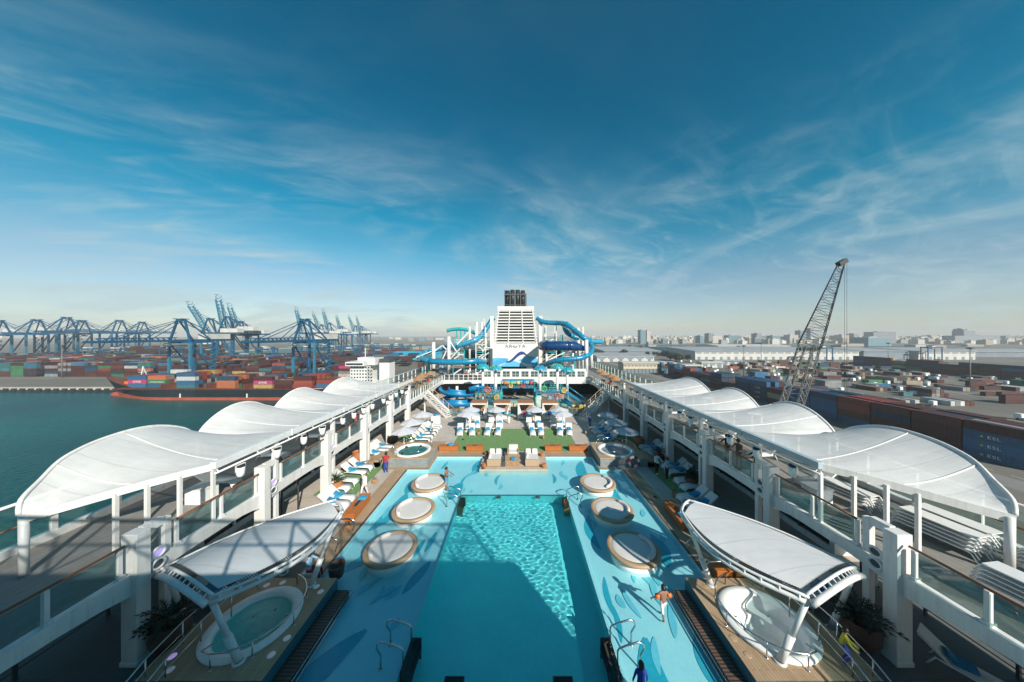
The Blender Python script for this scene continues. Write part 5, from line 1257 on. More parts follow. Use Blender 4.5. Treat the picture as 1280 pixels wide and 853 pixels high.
    if hairc:
        q = MB(); q.grid(lambda u,v: (hc.x+rh*1.03*math.sin(PI*.62*v)*math.cos(2*PI*u), hc.y-.018*k+rh*1.12*math.sin(PI*.62*v)*math.sin(2*PI*u)-.03*k*v, hc.z-.005*k+rh*1.12*math.cos(PI*.62*v)-(.05*k*v*(math.sin(2*PI*u)<-.2))), 18, 8); q.build('hair', HAIR, t, local=True, solid=.012)
    if hat:
        q = MB(); q.lathe([(rh*1.12,-.005),(rh*1.1,.05),(rh*.8,.1),(.001,.125)], (hc.x,hc.y,hc.z+.01), 16); q.cbox((hc.x,hc.y+rh*1.25,hc.z+.02),(rh*1.5,.1,.015),ch=.004); q.build('cap', hat, t, local=True)
    q = MB()
    for s in (-1,1): q.lathe([(.001,-.012),(.012,0),(.001,.012)], (hc.x+.036*s*k,hc.y+rh*.8,hc.z-.045*k), 8)
    q.build('eyes', HAIR, t, local=True)
    q = MB(); q.add([(hc.x-.014,hc.y+rh*.86,hc.z-.085*k),(hc.x+.014,hc.y+rh*.86,hc.z-.085*k),(hc.x,hc.y+rh*1.12,hc.z-.08*k),(hc.x,hc.y+rh*.8,hc.z-.035*k)], [(0,1,2),(0,2,3),(1,3,2)]); q.build('nose', sk, t, local=True)
    return t
white_c, black_c, navy_c = cloth((.74,.74,.73),'white'), cloth((.02,.02,.024),'black'), cloth((.015,.05,.3),'royal_blue')
red_c, grey_c, blue_c = cloth((.35,.03,.03),'red'), cloth((.12,.12,.13),'grey'), cloth((.03,.25,.5),'swim_blue')
lb_c, teal_c, olive_c = cloth((.35,.55,.72),'light_blue'), cloth((.02,.28,.3),'teal'), cloth((.13,.11,.08),'dark_khaki')
pink_c = cloth((.74,.66,.63),'pale_pink')
t = person('child with orange arm floats walking away through the wading pool', (6.05,11.9,zs), .12, 1.42, 'brown', None, white_c, sleeves='none', legl='short', pose='walk', extra='arms_out')
q = MB()
for s in (-1,1):
    q2 = MB(); q2.lathe([(.05,-.1),(.1,-.06),(.105,.05),(.05,.09)], (.255*s,0,1.02), 12); q2.build('arm_float', M['orange'], t, local=True)
person('boy in a dark rash vest with blue back standing by the near right handrail', (3.95,9.15,zs), -.05, 1.38, 'brown', navy_c, black_c, sleeves='long', legl='short', pose='stand')
person('bare chested man in blue swim shorts beside the farthest left daybed', (-5.35,21.9,zs), -1.9, 1.7, 'brown', None, blue_c, sleeves='none', legl='short', pose='stand', extra='reach')
person('person in loose pale robes walking on the sunlit left deck', (-10.85,20.5,0), PI*.9, 1.72, 'light', pink_c, pink_c, sleeves='long', pose='walk', shoes=white_c, hat=white_c)
person('left one of two staff in white shirt and red cap by the steps', (11.55,23.8,0), PI+.3, 1.75, 'brown', white_c, black_c, sleeves='long', pose='stand', shoes=white_c, hat=red_c, extra='lean')
person('right one of two staff in pale blue shirt and red cap by the steps', (11.95,22.9,0), .4, 1.75, 'brown', lb_c, black_c, sleeves='long', pose='stand', shoes=red_c, hat=red_c)
person('man in black shirt and grey trousers leaning on the right upper rail', (14.05,19.15,UP), PI/2+.3, 1.78, 'brown', black_c, grey_c, pose='stand', extra='lean', lean=.22, shoes=black_c)
person('man in dark khaki shirt leaning on the right upper rail, middle of three', (14.1,18.25,UP), PI/2+.5, 1.8, 'brown', olive_c, grey_c, pose='stand', extra='lean', lean=.25, shoes=black_c)
person('man in black clothes at the right upper rail, nearest of three', (14.1,16.95,UP), PI/2-.5, 1.78, 'light', black_c, grey_c, pose='walk', extra='lean', lean=.1, shoes=white_c)
person('person in light blue shirt and red trousers sitting behind the left near tub', (-9.75,13.55,.0), -PI/2+.1, 1.7, 'dark', lb_c, red_c, pose='sit', extra='reach', shoes=white_c)
o = MB().cbox((-9.75,13.6,.22),(.5,.5,.42),ch=.03).build('stool', M['white_rough'], bev=.01); tag(o, 'white stool carrying the seated person behind the left tub', 'stool')
o = MB(); o.lathe([(.001,0),(.28,0),(.36,.5),(.37,.55),(.33,.55),(.3,.3),(.001,.28)], (-8.6,13.75,0), 18); o = o.build('basket', M['brownpot']); tag(o, 'dark round basket by the left tub post and pool edge', 'basket')
person('child in blue and yellow top and red leggings crouching on the right tub platform', (11.0,9.75,.45), -2.2, 1.15, 'light', cloth((.5,.42,.05),'yellow'), cloth((.03,.06,.4),'bright_blue'), pose='crouch', sleeves='long', lean=.25, shoes=red_c)
q = MB(); q.lathe([(.001,-.11),(.08,-.08),(.11,0),(.08,.08),(.001,.11)], (11.45,9.75,.95), 14); o = q.build('ball', M['yellow']); tag(o, 'small yellow ball hanging by the right stair rail', 'ball')
for i,(x,y,l) in enumerate(((-10.5,27.4,'bather with bare shoulders at the back of the far left tub, left one'),(-9.2,27.6,'bather with bare shoulders at the back of the far left tub, right one'),(-10.3,25.85,'bather with bare shoulders at the front of the far left tub'))):
    person(l, (x,y,-.35), (PI-.4,PI+.4,0)[i], 1.65, 'brown', None, navy_c, sleeves='none', legl='short', pose='sit', extra='reach')
for i,(x,y,c,l) in enumerate(((-14.1,34.2,teal_c,'person in teal top at the far end of the left upper rail'),(-14.2,35.6,black_c,'person in black top at the far end of the left upper rail'),(-14.3,25.5,red_c,'person in red top behind the left upper balustrade'),(-14.4,41.5,olive_c,'person in dark khaki top among left straw parasols'),(-14.2,46.3,red_c,'person in red top among left straw parasols'))):
    person(l, (x,y,UP), -PI/2+i, 1.7, 'light', c, grey_c, pose='stand', extra='lean' if i<3 else None, lean=.12, shoes=black_c)
for i,(x,y,c,l) in enumerate(((-4.6,39.6,teal_c,'person in teal top lounging in the leftmost cabana'),(1.0,39.5,cloth((.6,.04,.2),'pink'),'person in pink top sitting in the third cabana'),(4.4,39.6,navy_c,'person in royal blue top sitting in the rightmost cabana'))):
    person(l, (x,y,.03), PI+.2*i, 1.65, 'light', c, blue_c if i==0 else grey_c, pose='sit', extra='reach')
person('child in red swimsuit playing on the splash pad behind the cabanas', (-.5,43.4,.02), 2, 1.2, 'light', red_c, red_c, sleeves='none', legl='short', pose='walk')
person('crew member in white behind the right bulkhead opening', (16.3,13.2,0), -PI/2, 1.72, 'brown', white_c, white_c, sleeves='long', pose='stand', shoes=black_c)

for i,(x,y,z,rz,sk,tp,lg,l) in enumerate(((-10.9,24.0,0,.4,'light',red_c,navy_c,'person in red top walking by the steps of the left tub deck'),(-9.6,32.6,0,2.4,'brown',white_c,grey_c,'person in white shirt walking under the left parasols'),(-1.0,37.3,0,1.0,'light',teal_c,white_c,'person in teal top standing between the middle parasols'),(3.6,40.2,0,3.0,'brown',red_c,black_c,'person in red top between the two right cabanas'),
        (8.9,35.2,0,-1,'light',navy_c,grey_c,'person in royal blue top by the right column of loungers'),(-7.5,53.6,UP,PI,'brown',white_c,black_c,'person in white at the left cross deck rail'),(-9.4,53.7,UP,PI,'light',red_c,black_c,'person in red at the left cross deck rail'),(14.3,38.6,UP,1.4,'light',olive_c,grey_c,'person in dark khaki by the right straw parasols'),(14.4,44.2,UP,.4,'brown',red_c,grey_c,'person in red by the right straw parasols'),
        (-15.4,20.8,UP,.8,'brown',black_c,grey_c,'person in black inside the left canopy walkway'),(-15.6,28.4,UP,-.8,'light',teal_c,white_c,'person in teal inside the left canopy walkway'),(15.6,24.4,UP,.9,'brown',white_c,black_c,'person in white inside the right canopy walkway'))):
    person(l,(x,y,z),rz,1.7,sk,tp,lg,pose='walk' if i%2 else 'stand',shoes=black_c,ph=i%2)
# bags, sandals and towels left about
bag = thing('beach_bag','','bag',(0,0,0))
q = MB(); q.cbox((0,0,.17),(.42,.24,.34),ch=.07); q.build('body', M['rattan'], bag)
q = MB()
for s in (-1,1): q.tube([(-.12,s*.09,.32),(-.09,s*.1,.48),(0,s*.1,.53),(.09,s*.1,.48),(.12,s*.09,.32)],.014,6)
q.build('handle', M['brownpot'], bag)
for i,(x,y,l) in enumerate(((-11.0,22.3,'woven beach bag beside the sunlit left loungers'),(-4.4,33.2,'woven beach bag between the two left lounger pairs of the turf'),(2.9,31.9,'woven beach bag in front of the right centre turf loungers'),(11.2,20.4,'woven beach bag beside the shaded right loungers'),(-9.95,16.9,'woven beach bag by the orange bench on the left border'),(8.0,33.4,'woven beach bag by the right column of loungers'))): put(bag,(x,y,.015),i*.9,l,'woven beach bags')
tw = thing('folded_towel','','towel',(0,0,0))
q = MB()
for k in range(3): q.cbox((.01*k,0,.03+.055*k),(.5,.32,.05),rz=.06*k,ch=.02)
q.build('towel_stack', M['towel'], tw)
for i,(x,y,z,l) in enumerate(((-10.35,19.3,.512,'folded turquoise towels on the left orange bench'),(10.05,17.5,.512,'folded turquoise towels on the right orange bench'),(-6.6,28.7,.532,'folded turquoise towels on the leftmost bench of the turf'),(-10.5,37.2,1.1,'folded turquoise towels on the white towel cabinet'),(-.3,25.6,.435,'folded turquoise towels on the low terrace table'))): put(tw,(x,y,z),.3*i,l,'folded turquoise towels')
sd_ = thing('sandals','','sandals',(0,0,0))
for k in (-1,1):
    q = MB(); q.cbox((.07*k,.02*k,.012),(.09,.26,.022),ch=.008); q.tube([(.07*k-.04,.05,.02),(.07*k,.09,.06),(.07*k+.04,.05,.02)],.01,5); q.build('sandal', M['dark'], sd_)
for i,(x,y,z,l) in enumerate(((-9.9,14.6,.01,'dark sandals on the left teak border near the tent'),(9.8,20.4,.01,'dark sandals on the right teak border'),(-5.9,31.6,.02,'dark sandals on the turf before the left loungers'),(-2.9,24.75,.016,'dark sandals at the front edge of the terrace'))): put(sd_,(x,y,z),.7*i,l,'dark sandals')
# dark tubular gate frames under the left upper deck
for i,y in enumerate((16.6,17.9)):
    t = thing('gate_frame', f'dark tubular gate frame under the left upper deck, {"nearer" if i==0 else "farther"} one', 'gate', (-14.6,y,0), 'tubular gate frames under the left upper deck')
    q = MB(); q.tube([(-14.6,y,0),(-14.6,y,2.2),(-14.5,y+.1,2.35),(-14.4,y+.9,2.35),(-14.35,y+1.0,2.2),(-14.35,y+1.0,0)],.05,8); q.tube([(-14.6,y,1.1),(-14.35,y+1,1.1)],.035,6); q.build('frame', M['darkgrey'], t)
# ================================================================== the port: sea, quays, container ship, containers, cranes, sheds, town
def landmat(name, c1, c2, scale, rough=.9):
    m, nt, b = nodes(name); tc = nt.nodes.new('ShaderNodeTexCoord')
    n1 = nt.nodes.new('ShaderNodeTexNoise'); n1.inputs['Scale'].default_value = scale; n1.inputs['Detail'].default_value = 12; n1.inputs['Roughness'].default_value = .7
    n2 = nt.nodes.new('ShaderNodeTexVoronoi'); n2.inputs['Scale'].default_value = scale*.35; n2.feature = 'F1'
    nt.links.new(tc.outputs['Object'], n1.inputs[0]); nt.links.new(tc.outputs['Object'], n2.inputs[0])
    a = ramp(nt, n1.outputs['Fac'], [(.3,c1),(.7,c2)])
    mx = nt.nodes.new('ShaderNodeMix'); mx.data_type = 'RGBA'; mx.blend_type = 'MULTIPLY'; mx.inputs[0].default_value = .35
    nt.links.new(a, mx.inputs[6]); nt.links.new(ramp(nt, n2.outputs['Distance'], [(0,(.6,.6,.6)),(.6,(1,1,1))]), mx.inputs[7]); nt.links.new(mx.outputs[2], b.inputs['Base Color']); b.inputs['Roughness'].default_value = rough; b.inputs['Specular IOR Level'].default_value = .2
    return m
m, nt, b = nodes('harbour_water')
tc = nt.nodes.new('ShaderNodeTexCoord'); n1 = nt.nodes.new('ShaderNodeTexNoise'); n1.inputs['Scale'].default_value = .35; n1.inputs['Detail'].default_value = 6; n1.inputs['Distortion'].default_value = .4
mp = nt.nodes.new('ShaderNodeMapping'); mp.inputs['Scale'].default_value = (1,1.6,1); nt.links.new(tc.outputs['Object'], mp.inputs[0]); nt.links.new(mp.outputs[0], n1.inputs[0])
n3 = nt.nodes.new('ShaderNodeTexNoise'); n3.inputs['Scale'].default_value = .012; n3.inputs['Detail'].default_value = 4; nt.links.new(tc.outputs['Object'], n3.inputs[0])
bp = nt.nodes.new('ShaderNodeBump'); bp.inputs['Strength'].default_value = .8; bp.inputs['Distance'].default_value = .9; nt.links.new(n1.outputs['Fac'], bp.inputs['Height']); nt.links.new(bp.outputs[0], b.inputs['Normal'])
nt.links.new(ramp(nt, n3.outputs['Fac'], [(.32,(.0,.06,.068)),(.68,(.0,.1,.1))]), b.inputs['Base Color']); b.inputs['Roughness'].default_value = .26; b.inputs['IOR'].default_value = 1.33; b.inputs['Specular IOR Level'].default_value = .1
q = MB(); q.sheet(-7000,-400,7000,9000,SEA); struct(q.build('sea', m))
land = landmat('port_asphalt', (.13,.123,.108), (.21,.195,.17), .02); conc = pm('quay_concrete', (.42,.39,.34), .9, var=.3, scale=.15)
far = landmat('far_land', (.17,.16,.14), (.25,.235,.2), .008)
ql = MB()
def lb(x0,y0,x1,y1,z=QUAY,mi=0):
    ql.sheet(x0,y0,x1,y1,z,mi); ql.add([(x0,y0,SEA-.5),(x1,y0,SEA-.5),(x1,y1,SEA-.5),(x0,y1,SEA-.5),(x0,y0,z),(x1,y0,z),(x1,y1,z),(x0,y1,z)], [(0,1,5,4),(1,2,6,5),(2,3,7,6),(3,0,4,7)], 1)
lb(24,-300,6500,430); lb(-2600,219,24,430); lb(-2600,430,-725,1250); lb(-440,430,6500,1250); lb(-6500,1250,6500,8500,QUAY,2)
struct(ql.build('quay_ground', [land,conc,far]))
q = MB(); q.sheet(-2600,219,24,222,QUAY+.02); q.sheet(24,-300,27,219,QUAY+.02); struct(q.build('quay_kerb', conc))
rd = MB()
for x in (129,176,300,372,620): rd.sheet(x,-100,x+9,430,QUAY+.03)
rd.sheet(100,435,1200,447,QUAY+.03); rd.sheet(-600,262,-110,269,QUAY+.03)
struct(rd.build('port_road', pm('port_road_asphalt', (.2,.19,.18), .9, var=.25, scale=.08)))
rl = MB()
for x in (140.5,168,292,366): 
    for k in range(60): rl.sheet(x,-20+k*7,x+.25,-16+k*7,QUAY+.05)
struct(rl.build('port_road_markings', pm('road_paint', (.6,.57,.45), .8)))
q = MB()
q.box(-1010,218.4,SEA-.4,-20,219.0,SEA+1.3)
for k in range(150): q.box(-1010+k*6.4,217.8,SEA+.2,-1007+k*6.4,218.9,QUAY-.5)
o = q.build('quay_fender_row', M['dark']); o['kind'] = 'structure'
# ---- containers
CC = {'dark blue':(.004,.06,.13),'blue':(.008,.15,.33),'teal':(.02,.2,.24),'brown':(.14,.035,.022),'dark red':(.1,.016,.014),'red':(.36,.045,.025),'orange':(.55,.13,.025),'green':(.03,.22,.08),'grey':(.3,.32,.33),'white':(.62,.62,.6),'pink':(.6,.03,.22),'yellow':(.55,.38,.06),'tan':(.42,.32,.2),'black':(.02,.025,.03),'pale green':(.35,.5,.42)}
for k_, (r_, g_, b_1) in list(CC.items()):
    l_ = .3*r_+.5*g_+.2*b_1; CC[k_] = tuple((c_*.8+l_*.2)*.68 for c_ in (r_,g_,b_1))
mc, nt, b = nodes('container_paint')
oi = nt.nodes.new('ShaderNodeObjectInfo'); tc = nt.nodes.new('ShaderNodeTexCoord'); n1 = nt.nodes.new('ShaderNodeTexNoise'); n1.inputs['Scale'].default_value = .6; n1.inputs['Detail'].default_value = 8; n1.inputs['Roughness'].default_value = .7
ad = nt.nodes.new('ShaderNodeVectorMath'); ad.operation = 'ADD'; nt.links.new(tc.outputs['Object'], ad.inputs[0])
sc = nt.nodes.new('ShaderNodeVectorMath'); sc.operation = 'SCALE'; sc.inputs[3].default_value = 1; nt.links.new(oi.outputs['Location'], sc.inputs[0]); nt.links.new(sc.outputs[0], ad.inputs[1]); nt.links.new(ad.outputs[0], n1.inputs[0])
rust = ramp(nt, n1.outputs['Fac'], [(.0,(.55,.5,.45)),(.45,(.9,.9,.9)),(.7,(1.1,1.1,1.1))])
mx = nt.nodes.new('ShaderNodeMix'); mx.data_type = 'RGBA'; mx.blend_type = 'MULTIPLY'; mx.inputs[0].default_value = 1; nt.links.new(oi.outputs['Color'], mx.inputs[6]); nt.links.new(rust, mx.inputs[7]); nt.links.new(mx.outputs[2], b.inputs['Base Color']); b.inputs['Roughness'].default_value = .55
ms, nt, b = nodes('container_paint_mass')
at_ = nt.nodes.new('ShaderNodeAttribute'); at_.attribute_name = 'paint'; tc = nt.nodes.new('ShaderNodeTexCoord'); n1 = nt.nodes.new('ShaderNodeTexNoise'); n1.inputs['Scale'].default_value = .3; n1.inputs['Detail'].default_value = 8
nt.links.new(tc.outputs['Object'], n1.inputs[0]); rust = ramp(nt, n1.outputs['Fac'], [(.3,(.7,.68,.65)),(.65,(1.08,1.08,1.08))])
mx = nt.nodes.new('ShaderNodeMix'); mx.data_type = 'RGBA'; mx.blend_type = 'MULTIPLY'; mx.inputs[0].default_value = 1; nt.links.new(at_.outputs['Color'], mx.inputs[6]); nt.links.new(rust, mx.inputs[7]); nt.links.new(mx.outputs[2], b.inputs['Base Color']); b.inputs['Roughness'].default_value = .6
def container_mesh(L, H=2.62, W=2.44):
    q = MB(); l, w = L/2, W/2
    for x in (-l,l-.16):
        for y in (-w,w-.16): q.box(x,y,0,x+.16,y+.16,H)
    for y in (-w,w-.12): q.box(-l+.16,y,0,l-.16,y+.12,.16); q.box(-l+.16,y,H-.12,l-.16,y+.12,H)
    for x in (-l,l-.12): q.box(x,-w+.16,0,x+.12,w-.16,.16); q.box(x,-w+.16,H-.14,x+.12,w-.16,H)
    n = int(L/.5)
    for sy in (-1,1):     # trapezoid corrugation
        vs = []
        for k in range(n*4+1):
            x = -l+.16+(L-.32)*k/(n*4); dp = .0 if k%4 in (0,1) else .05
            vs += [(x,sy*(w-.03-dp),.16),(x,sy*(w-.03-dp),H-.12)]
        q.add(vs, [(2*k,2*k+2,2*k+3,2*k+1) for k in range(n*4)])
    vs = []
    for k in range(n*2+1):
        x = -l+.12+(L-.24)*k/(n*2); z = H-.03 if k%2 else H-.07; vs += [(x,-w+.1,z),(x,w-.1,z)]
    q.add(vs, [(2*k,2*k+2,2*k+3,2*k+1) for k in range(n*2)])
    q.box(-l+.04,-w+.16,.16,-l+.09,w-.16,H-.14); q.box(l-.09,-w+.16,.16,l-.04,w-.16,H-.14)
    for y in (-.75,-.3,.3,.75): q.tube([(-l+.0,y,.1),(-l+.0,y,H-.1)], .025, 4)
    q.box(-l+.02,-.02,.16,-l+.04,.02,H-.14)
    q.sheet(-l,-w,l,w,.02)
    me_o = q.build('container_tmp', mc); me = me_o.data; bpy.data.objects.remove(me_o); me.name = 'shipping_container'; return me
ME = {40: container_mesh(12.19), 20: container_mesh(6.06), 45: container_mesh(12.19,2.9)}
SPEC = []     # x, y, z(bottom), rz, size, colour, zone, tier, lettering
def cc(weights): 
    ks = list(weights); return random.choices(ks, [weights[k] for k in ks])[0]
mixR = {'dark blue':4,'blue':3,'brown':4,'dark red':5,'red':1.5,'orange':1,'teal':1,'grey':.4}
mixL = {'brown':6,'dark red':5,'red':1.2,'blue':1.6,'dark blue':2.5,'teal':2,'orange':.7,'grey':1,'white':.6,'green':.5,'pink':.15,'yellow':.15}
random.seed(21)
# right quay wall of containers: columns along y at x 150
cols = [(90.6,['blue','blue','blue','dark red'],1),(103.2,['dark red','dark red','dark red','brown'],0),(115.8,['dark red','dark red','dark blue','brown'],0),(128.4,['blue','brown','red','red'],0),(141,['blue','blue','blue','dark blue'],0),(153.6,['blue','blue','blue','blue'],0),
        (166.2,['brown','tan','dark red'],0),(178.8,['dark blue','dark blue','dark blue','blue'],2),(191.4,['dark red','dark blue','dark blue','blue'],0),(204,['brown','dark red'],0),(216.6,['dark red','brown','dark blue','dark blue'],0),(229.2,['dark blue','teal','brown'],0),(241.8,['dark blue','dark red','dark blue'],0),(254.4,['dark red','brown','red','red'],0),(267,['brown','dark red','blue'],0),(279.6,['dark blue']*4,0),(304,['dark blue','teal','dark blue','blue'],0)]
for y, cs, esl in cols:
    for r in range(6):
        hgt = len(cs) if r == 0 else max(1, len(cs)+random.choice((-1,0,0,0)))
        for tr in range(hgt):
            if r > 1 and tr < hgt-2: continue
            c = cs[tr] if r == 0 else (cs[min(tr,len(cs)-1)] if random.random()<.55 else cc(mixR))
            SPEC.append((151+r*2.6, y, QUAY+.1+tr*2.92, PI/2, 45, c, 'right wall', tr, 'ESL' if (esl==1 and r==0 and tr<3) or (esl==2 and r==0 and tr<3) else None))
# second dark wall farther right
for k in range(10):
    y = 252+k*12.7
    for tr in range(5 if k not in (3,6) else 4):
        SPEC.append((436, y, QUAY+.1+tr*2.62, PI/2, 40, cc({'dark blue':4,'dark red':4,'brown':3,'blue':1,'green':.8,'tan':.8}), 'second right wall', tr, None))
        if tr > 2: SPEC.append((438.6, y, QUAY+.1+tr*2.62, PI/2, 40, cc({'dark blue':4,'dark red':4,'brown':3,'tan':2,'yellow':.5}), 'second right wall', tr, None))
# loose rows on the open yard
for row in range(14):
    y = 168+row*17+(row%3)*4
    x = 195+random.uniform(0,30)+ (row*5)
    while x < 200+row*16+150:
        if abs(x-436) > 12 or y < 240:
            n = random.choice((1,1,2,3)); turn = random.random() < .45
            c = cc({'brown':3,'dark red':2,'blue':.9,'dark blue':1.5,'white':1,'grey':2,'tan':2.5,'green':.5,'orange':.4,'teal':.6,'pale green':1})
            sz = random.choice((40,40,20))
            for tr in range(1 if random.random()<.7 else 2):
                if turn:
                    for k in range(random.choice((3,4,5))): SPEC.append((x-4+k*2.75, y, QUAY+.1+tr*2.62, PI/2, sz, cc({'white':2,'grey':2.5,'tan':3,'brown':3,'dark red':2,'dark blue':1,'teal':.6}), 'open yard', tr, None))
                else:
                  for k in range(n): SPEC.append((x, y+k*2.7, QUAY+.1+tr*2.62, random.choice((0,0,0,.02)), sz, c if random.random()<.85 else cc(mixR), 'open yard', tr, None))
        x += random.choice((13.5,13.5,24,40))
# container ship at the left quay: bays across the deck
SHD = -24.6
bays = [(-257,['blue','pink','blue'],6),(-243.6,['blue','green','orange'],6),(-219.6,['teal','blue','white','blue'],9),(-193,['orange','orange','dark blue'],9),(-168.5,['yellow','pink','dark red'],9),(-155,['dark red','brown'],9),(-142,['red','red','dark red'],9),(-128.5,['blue','red'],7)]
for bx, cs, nr in bays:
    for r in range(nr):
        y = 192.2+r*2.56+(0 if nr==9 else (9-nr)*1.28)
        hgt = len(cs) if r == 0 else max(1,len(cs)+random.choice((0,0,0,-1)) + (1 if r>4 and bx<-240 else 0))
        for tr in range(hgt):
            if r and tr < hgt-2 and bx not in (-219.6,-193,-168.5): continue
            c = cs[tr] if r == 0 else cc({'brown':4,'red':3,'blue':2,'grey':1.5,'green':1,'white':1,'orange':1.5,'teal':1,'yellow':.5,'dark red':2})
            SPEC.append((bx, y, SHD+.6+tr*2.62, 0, 40, c, 'ship', tr, {('pink',-257):'ONE',('pink',-168.5):'ONE',('green',-243.6):'EVERGREEN'}.get((c,bx)) if r==0 else None))
# stacks of the left terminal
for bi, by in enumerate((277,303,330,358,388,420)):
    x = -575.0-bi*60
    while x < -60:
        if random.random() < (.93 if bi else .97) and not (-150 < x < -60 and random.random() < .55):
            h = random.choice((4,5,5,5)) if x < -330 else random.choice((3,4,4,5))
            main = cc(mixL)
            for r in range(1 if bi == 0 else 1):
                for tr in range(h):
                    if bi and tr < h-2: continue
                    if x > -0.0: continue
                    SPEC.append((x, by, QUAY+.1+tr*2.62, 0, 40, main if random.random()<.4 else cc(mixL), 'left terminal', tr, None))
            for r in range(1,6):
                for tr in range(h-1,h): SPEC.append((x, by+r*2.6, QUAY+.1+tr*2.62, 0, 40, main if random.random()<.5 else cc(mixL), 'left terminal', tr, None))
        x += 12.7 if random.random() < .85 else 20
for k in range(26):      # more stacks past the basins
    x0, y0 = random.uniform(-430,-90), random.uniform(440,760)
    for tr in range(4):
        for r in range(3): SPEC.append((x0+r*12.6, y0, QUAY+.1+tr*2.62, 0, 40, cc(mixL), 'left terminal', tr, None))
def key(s_): return math.hypot(s_[0], s_[1]) - (60 if s_[6]=='ship' else 0)
SPEC.sort(key=key)
NIND = 294
ZL = {'right wall':'of the right quay wall','second right wall':'of the dark wall across the right yard','open yard':'standing in the open right hand yard','ship':'on the moored container ship','left terminal':'of the left terminal stacks'}
ZL['open yard'] = 'loose in the open yard'
TL = ['bottom','second','third','fourth','fifth','sixth']
for i, (x,y,z,rz,sz,c,zone,tr,let) in enumerate(SPEC[:NIND]):
    o = bpy.data.objects.new('shipping_container', ME[sz]); COL.objects.link(o); o.location = (x,y,z); o.rotation_euler = (0,0,rz)
    v = random.uniform(.8,1.2); o.color = (*[min(1,a*v) for a in CC[c]],1)
    nm = {'ONE':'white letters','EVERGREEN':'white letters','ESL':'white letters'}.get(let)
    lbl = f'{c} {"short " if sz==20 else ""}container {"with "+nm+" " if nm else ""}{"in the "+TL[tr]+" tier " if zone!="open yard" else ("on another " if tr else "")}{ZL[zone]}'
    tag(o, lbl.replace('  ',' '), 'container', f'shipping containers {ZL[zone]}')
    if let:
        if zone == 'right wall':
            lt = lettering('ESL', 1.35, (x-1.2-.04,y-.2,z+1.0), (PI/2,0,-PI/2), M['white'], None, .02, sx=1.25)
            lt.parent = o; lt.matrix_parent_inverse = Matrix.LocRotScale(o.location, o.rotation_euler.to_quaternion(), None).inverted()
            q = MB(); q.lathe([(.001,0),(.32,0)], (0,0,0), 14); e_ = q.build('emblem', M['yellow']); e_.location = (x-1.27,y+2.2,z+1.45); e_.rotation_euler = (0,-PI/2,0)
            e_.parent = o; e_.matrix_parent_inverse = lt.matrix_parent_inverse.copy()
        else:
            lt = lettering(let, 1.9 if let=='ONE' else 1.2, (x,y-1.22-.05,z+.65), (PI/2,0,0), M['white'], None, .02, sx=1.3)
            lt.parent = o; lt.matrix_parent_inverse = Matrix.LocRotScale(o.location, o.rotation_euler.to_quaternion(), None).inverted()
q = MB(); cols_ = []
for x,y,z,rz,sz,c,zone,tr,let in SPEC[NIND:]:
    L_ = 6.06 if sz == 20 else 12.19; a, b_ = (L_,2.44) if abs(rz) < .5 else (2.44,L_)
    q.box(x-a/2,y-b_/2,z,x+a/2,y+b_/2,z+2.6); v = random.uniform(.8,1.2); cols_ += [(*[min(1,k_*v) for k_ in CC[c]],1)]*6
o = q.build('distant_containers', ms); o['kind'] = 'stuff'; o['label'] = 'mass of stacked containers across the terminals'
ca = o.data.color_attributes.new('paint','FLOAT_COLOR','CORNER')
for p in o.data.polygons:
    for li in p.loop_indices: ca.data[li].color = cols_[p.index]
# ---- container ship
def hull_ship(name, label, x0, x1, yc, hb, fb, grp=None, flip=False):
    t = thing(name, label, 'ship', ((x0+x1)/2,yc,SEA), grp)
    Lh = x1-x0; zD = SEA+fb
    def sec(u):        # u 0 at bow
        w = hb*min(1,(u/.16)**.55) if u < .16 else hb*(1-.25*max(0,(u-.9)/.1)**2)
        return w
    def fn(sd):
        def f(u, v):
            x = x0+Lh*u; dk = zD+ (7.0*max(0,1-u/.13)**1.5)
            z = SEA-1+(dk-SEA+1)*v; w = sec(u)*(1-.38*(1-v)*max(0,1-u/.22))
            rake = -9*max(0,1-u/.08)*v**1.4
            return (x+rake, yc+sd*w, z)
        return f
    for lo, hi, mt, nm in ((0,.36,'hullred','boot_topping'),(.36,1,'hullblack','hull')):
        q = MB()
        for sd in (-1,1): f = fn(sd); q.grid(lambda u,v: f(u**1.6, lo+(hi-lo)*v), 44, 8, sm=True)
        q.add([fn(-1)(1,lo),fn(1)(1,lo),fn(1)(1,hi),fn(-1)(1,hi)],[(0,1,2,3)]); q.build(nm, M[mt], t)
    q = MB(); vs = []
    for k in range(45):
        u = (k/44)**1.6; a = fn(-1)(u,.985); c = fn(1)(u,.985); vs += [a,c]
    q.add(vs, [(2*k,2*k+1,2*k+3,2*k+2) for k in range(44)]); q.build('deck', M['shipdeck'], t)
    return t, zD
M['hullred'] = pm('red_boot_topping', (.38,.075,.045), .6, var=.3, scale=.12); M['hullblack'] = pm('black_hull_paint', (.012,.02,.025), .45, var=.4, scale=.1); M['shipdeck'] = pm('red_brown_ship_deck', (.15,.045,.032), .7, var=.35, scale=.3)
t, zD = hull_ship('container_ship', 'black and red hulled container ship moored at the left quay', -280, -72, 203.5, 13.6, 6.9)
q = MB(); q.lathe([(.001,0),(1.6,1.5),(2.2,4),(2.3,9)], (0,0,0), 16); o = q.build('bulb', M['hullred'], t, local=True); o.rotation_euler = (0,PI/2,0); o.location = (-110.5,0,.8)
q = MB(); q.box(-266,191.3,SHD-.1,-126,215.5,SHD+.55)
for k in range(60): q.box(-268+k*2.4,190.1,zD-.2,-267.8+k*2.4,190.25,zD+1.1)
q.box(-268,190.1,zD+1.0,-124,190.2,zD+1.12)
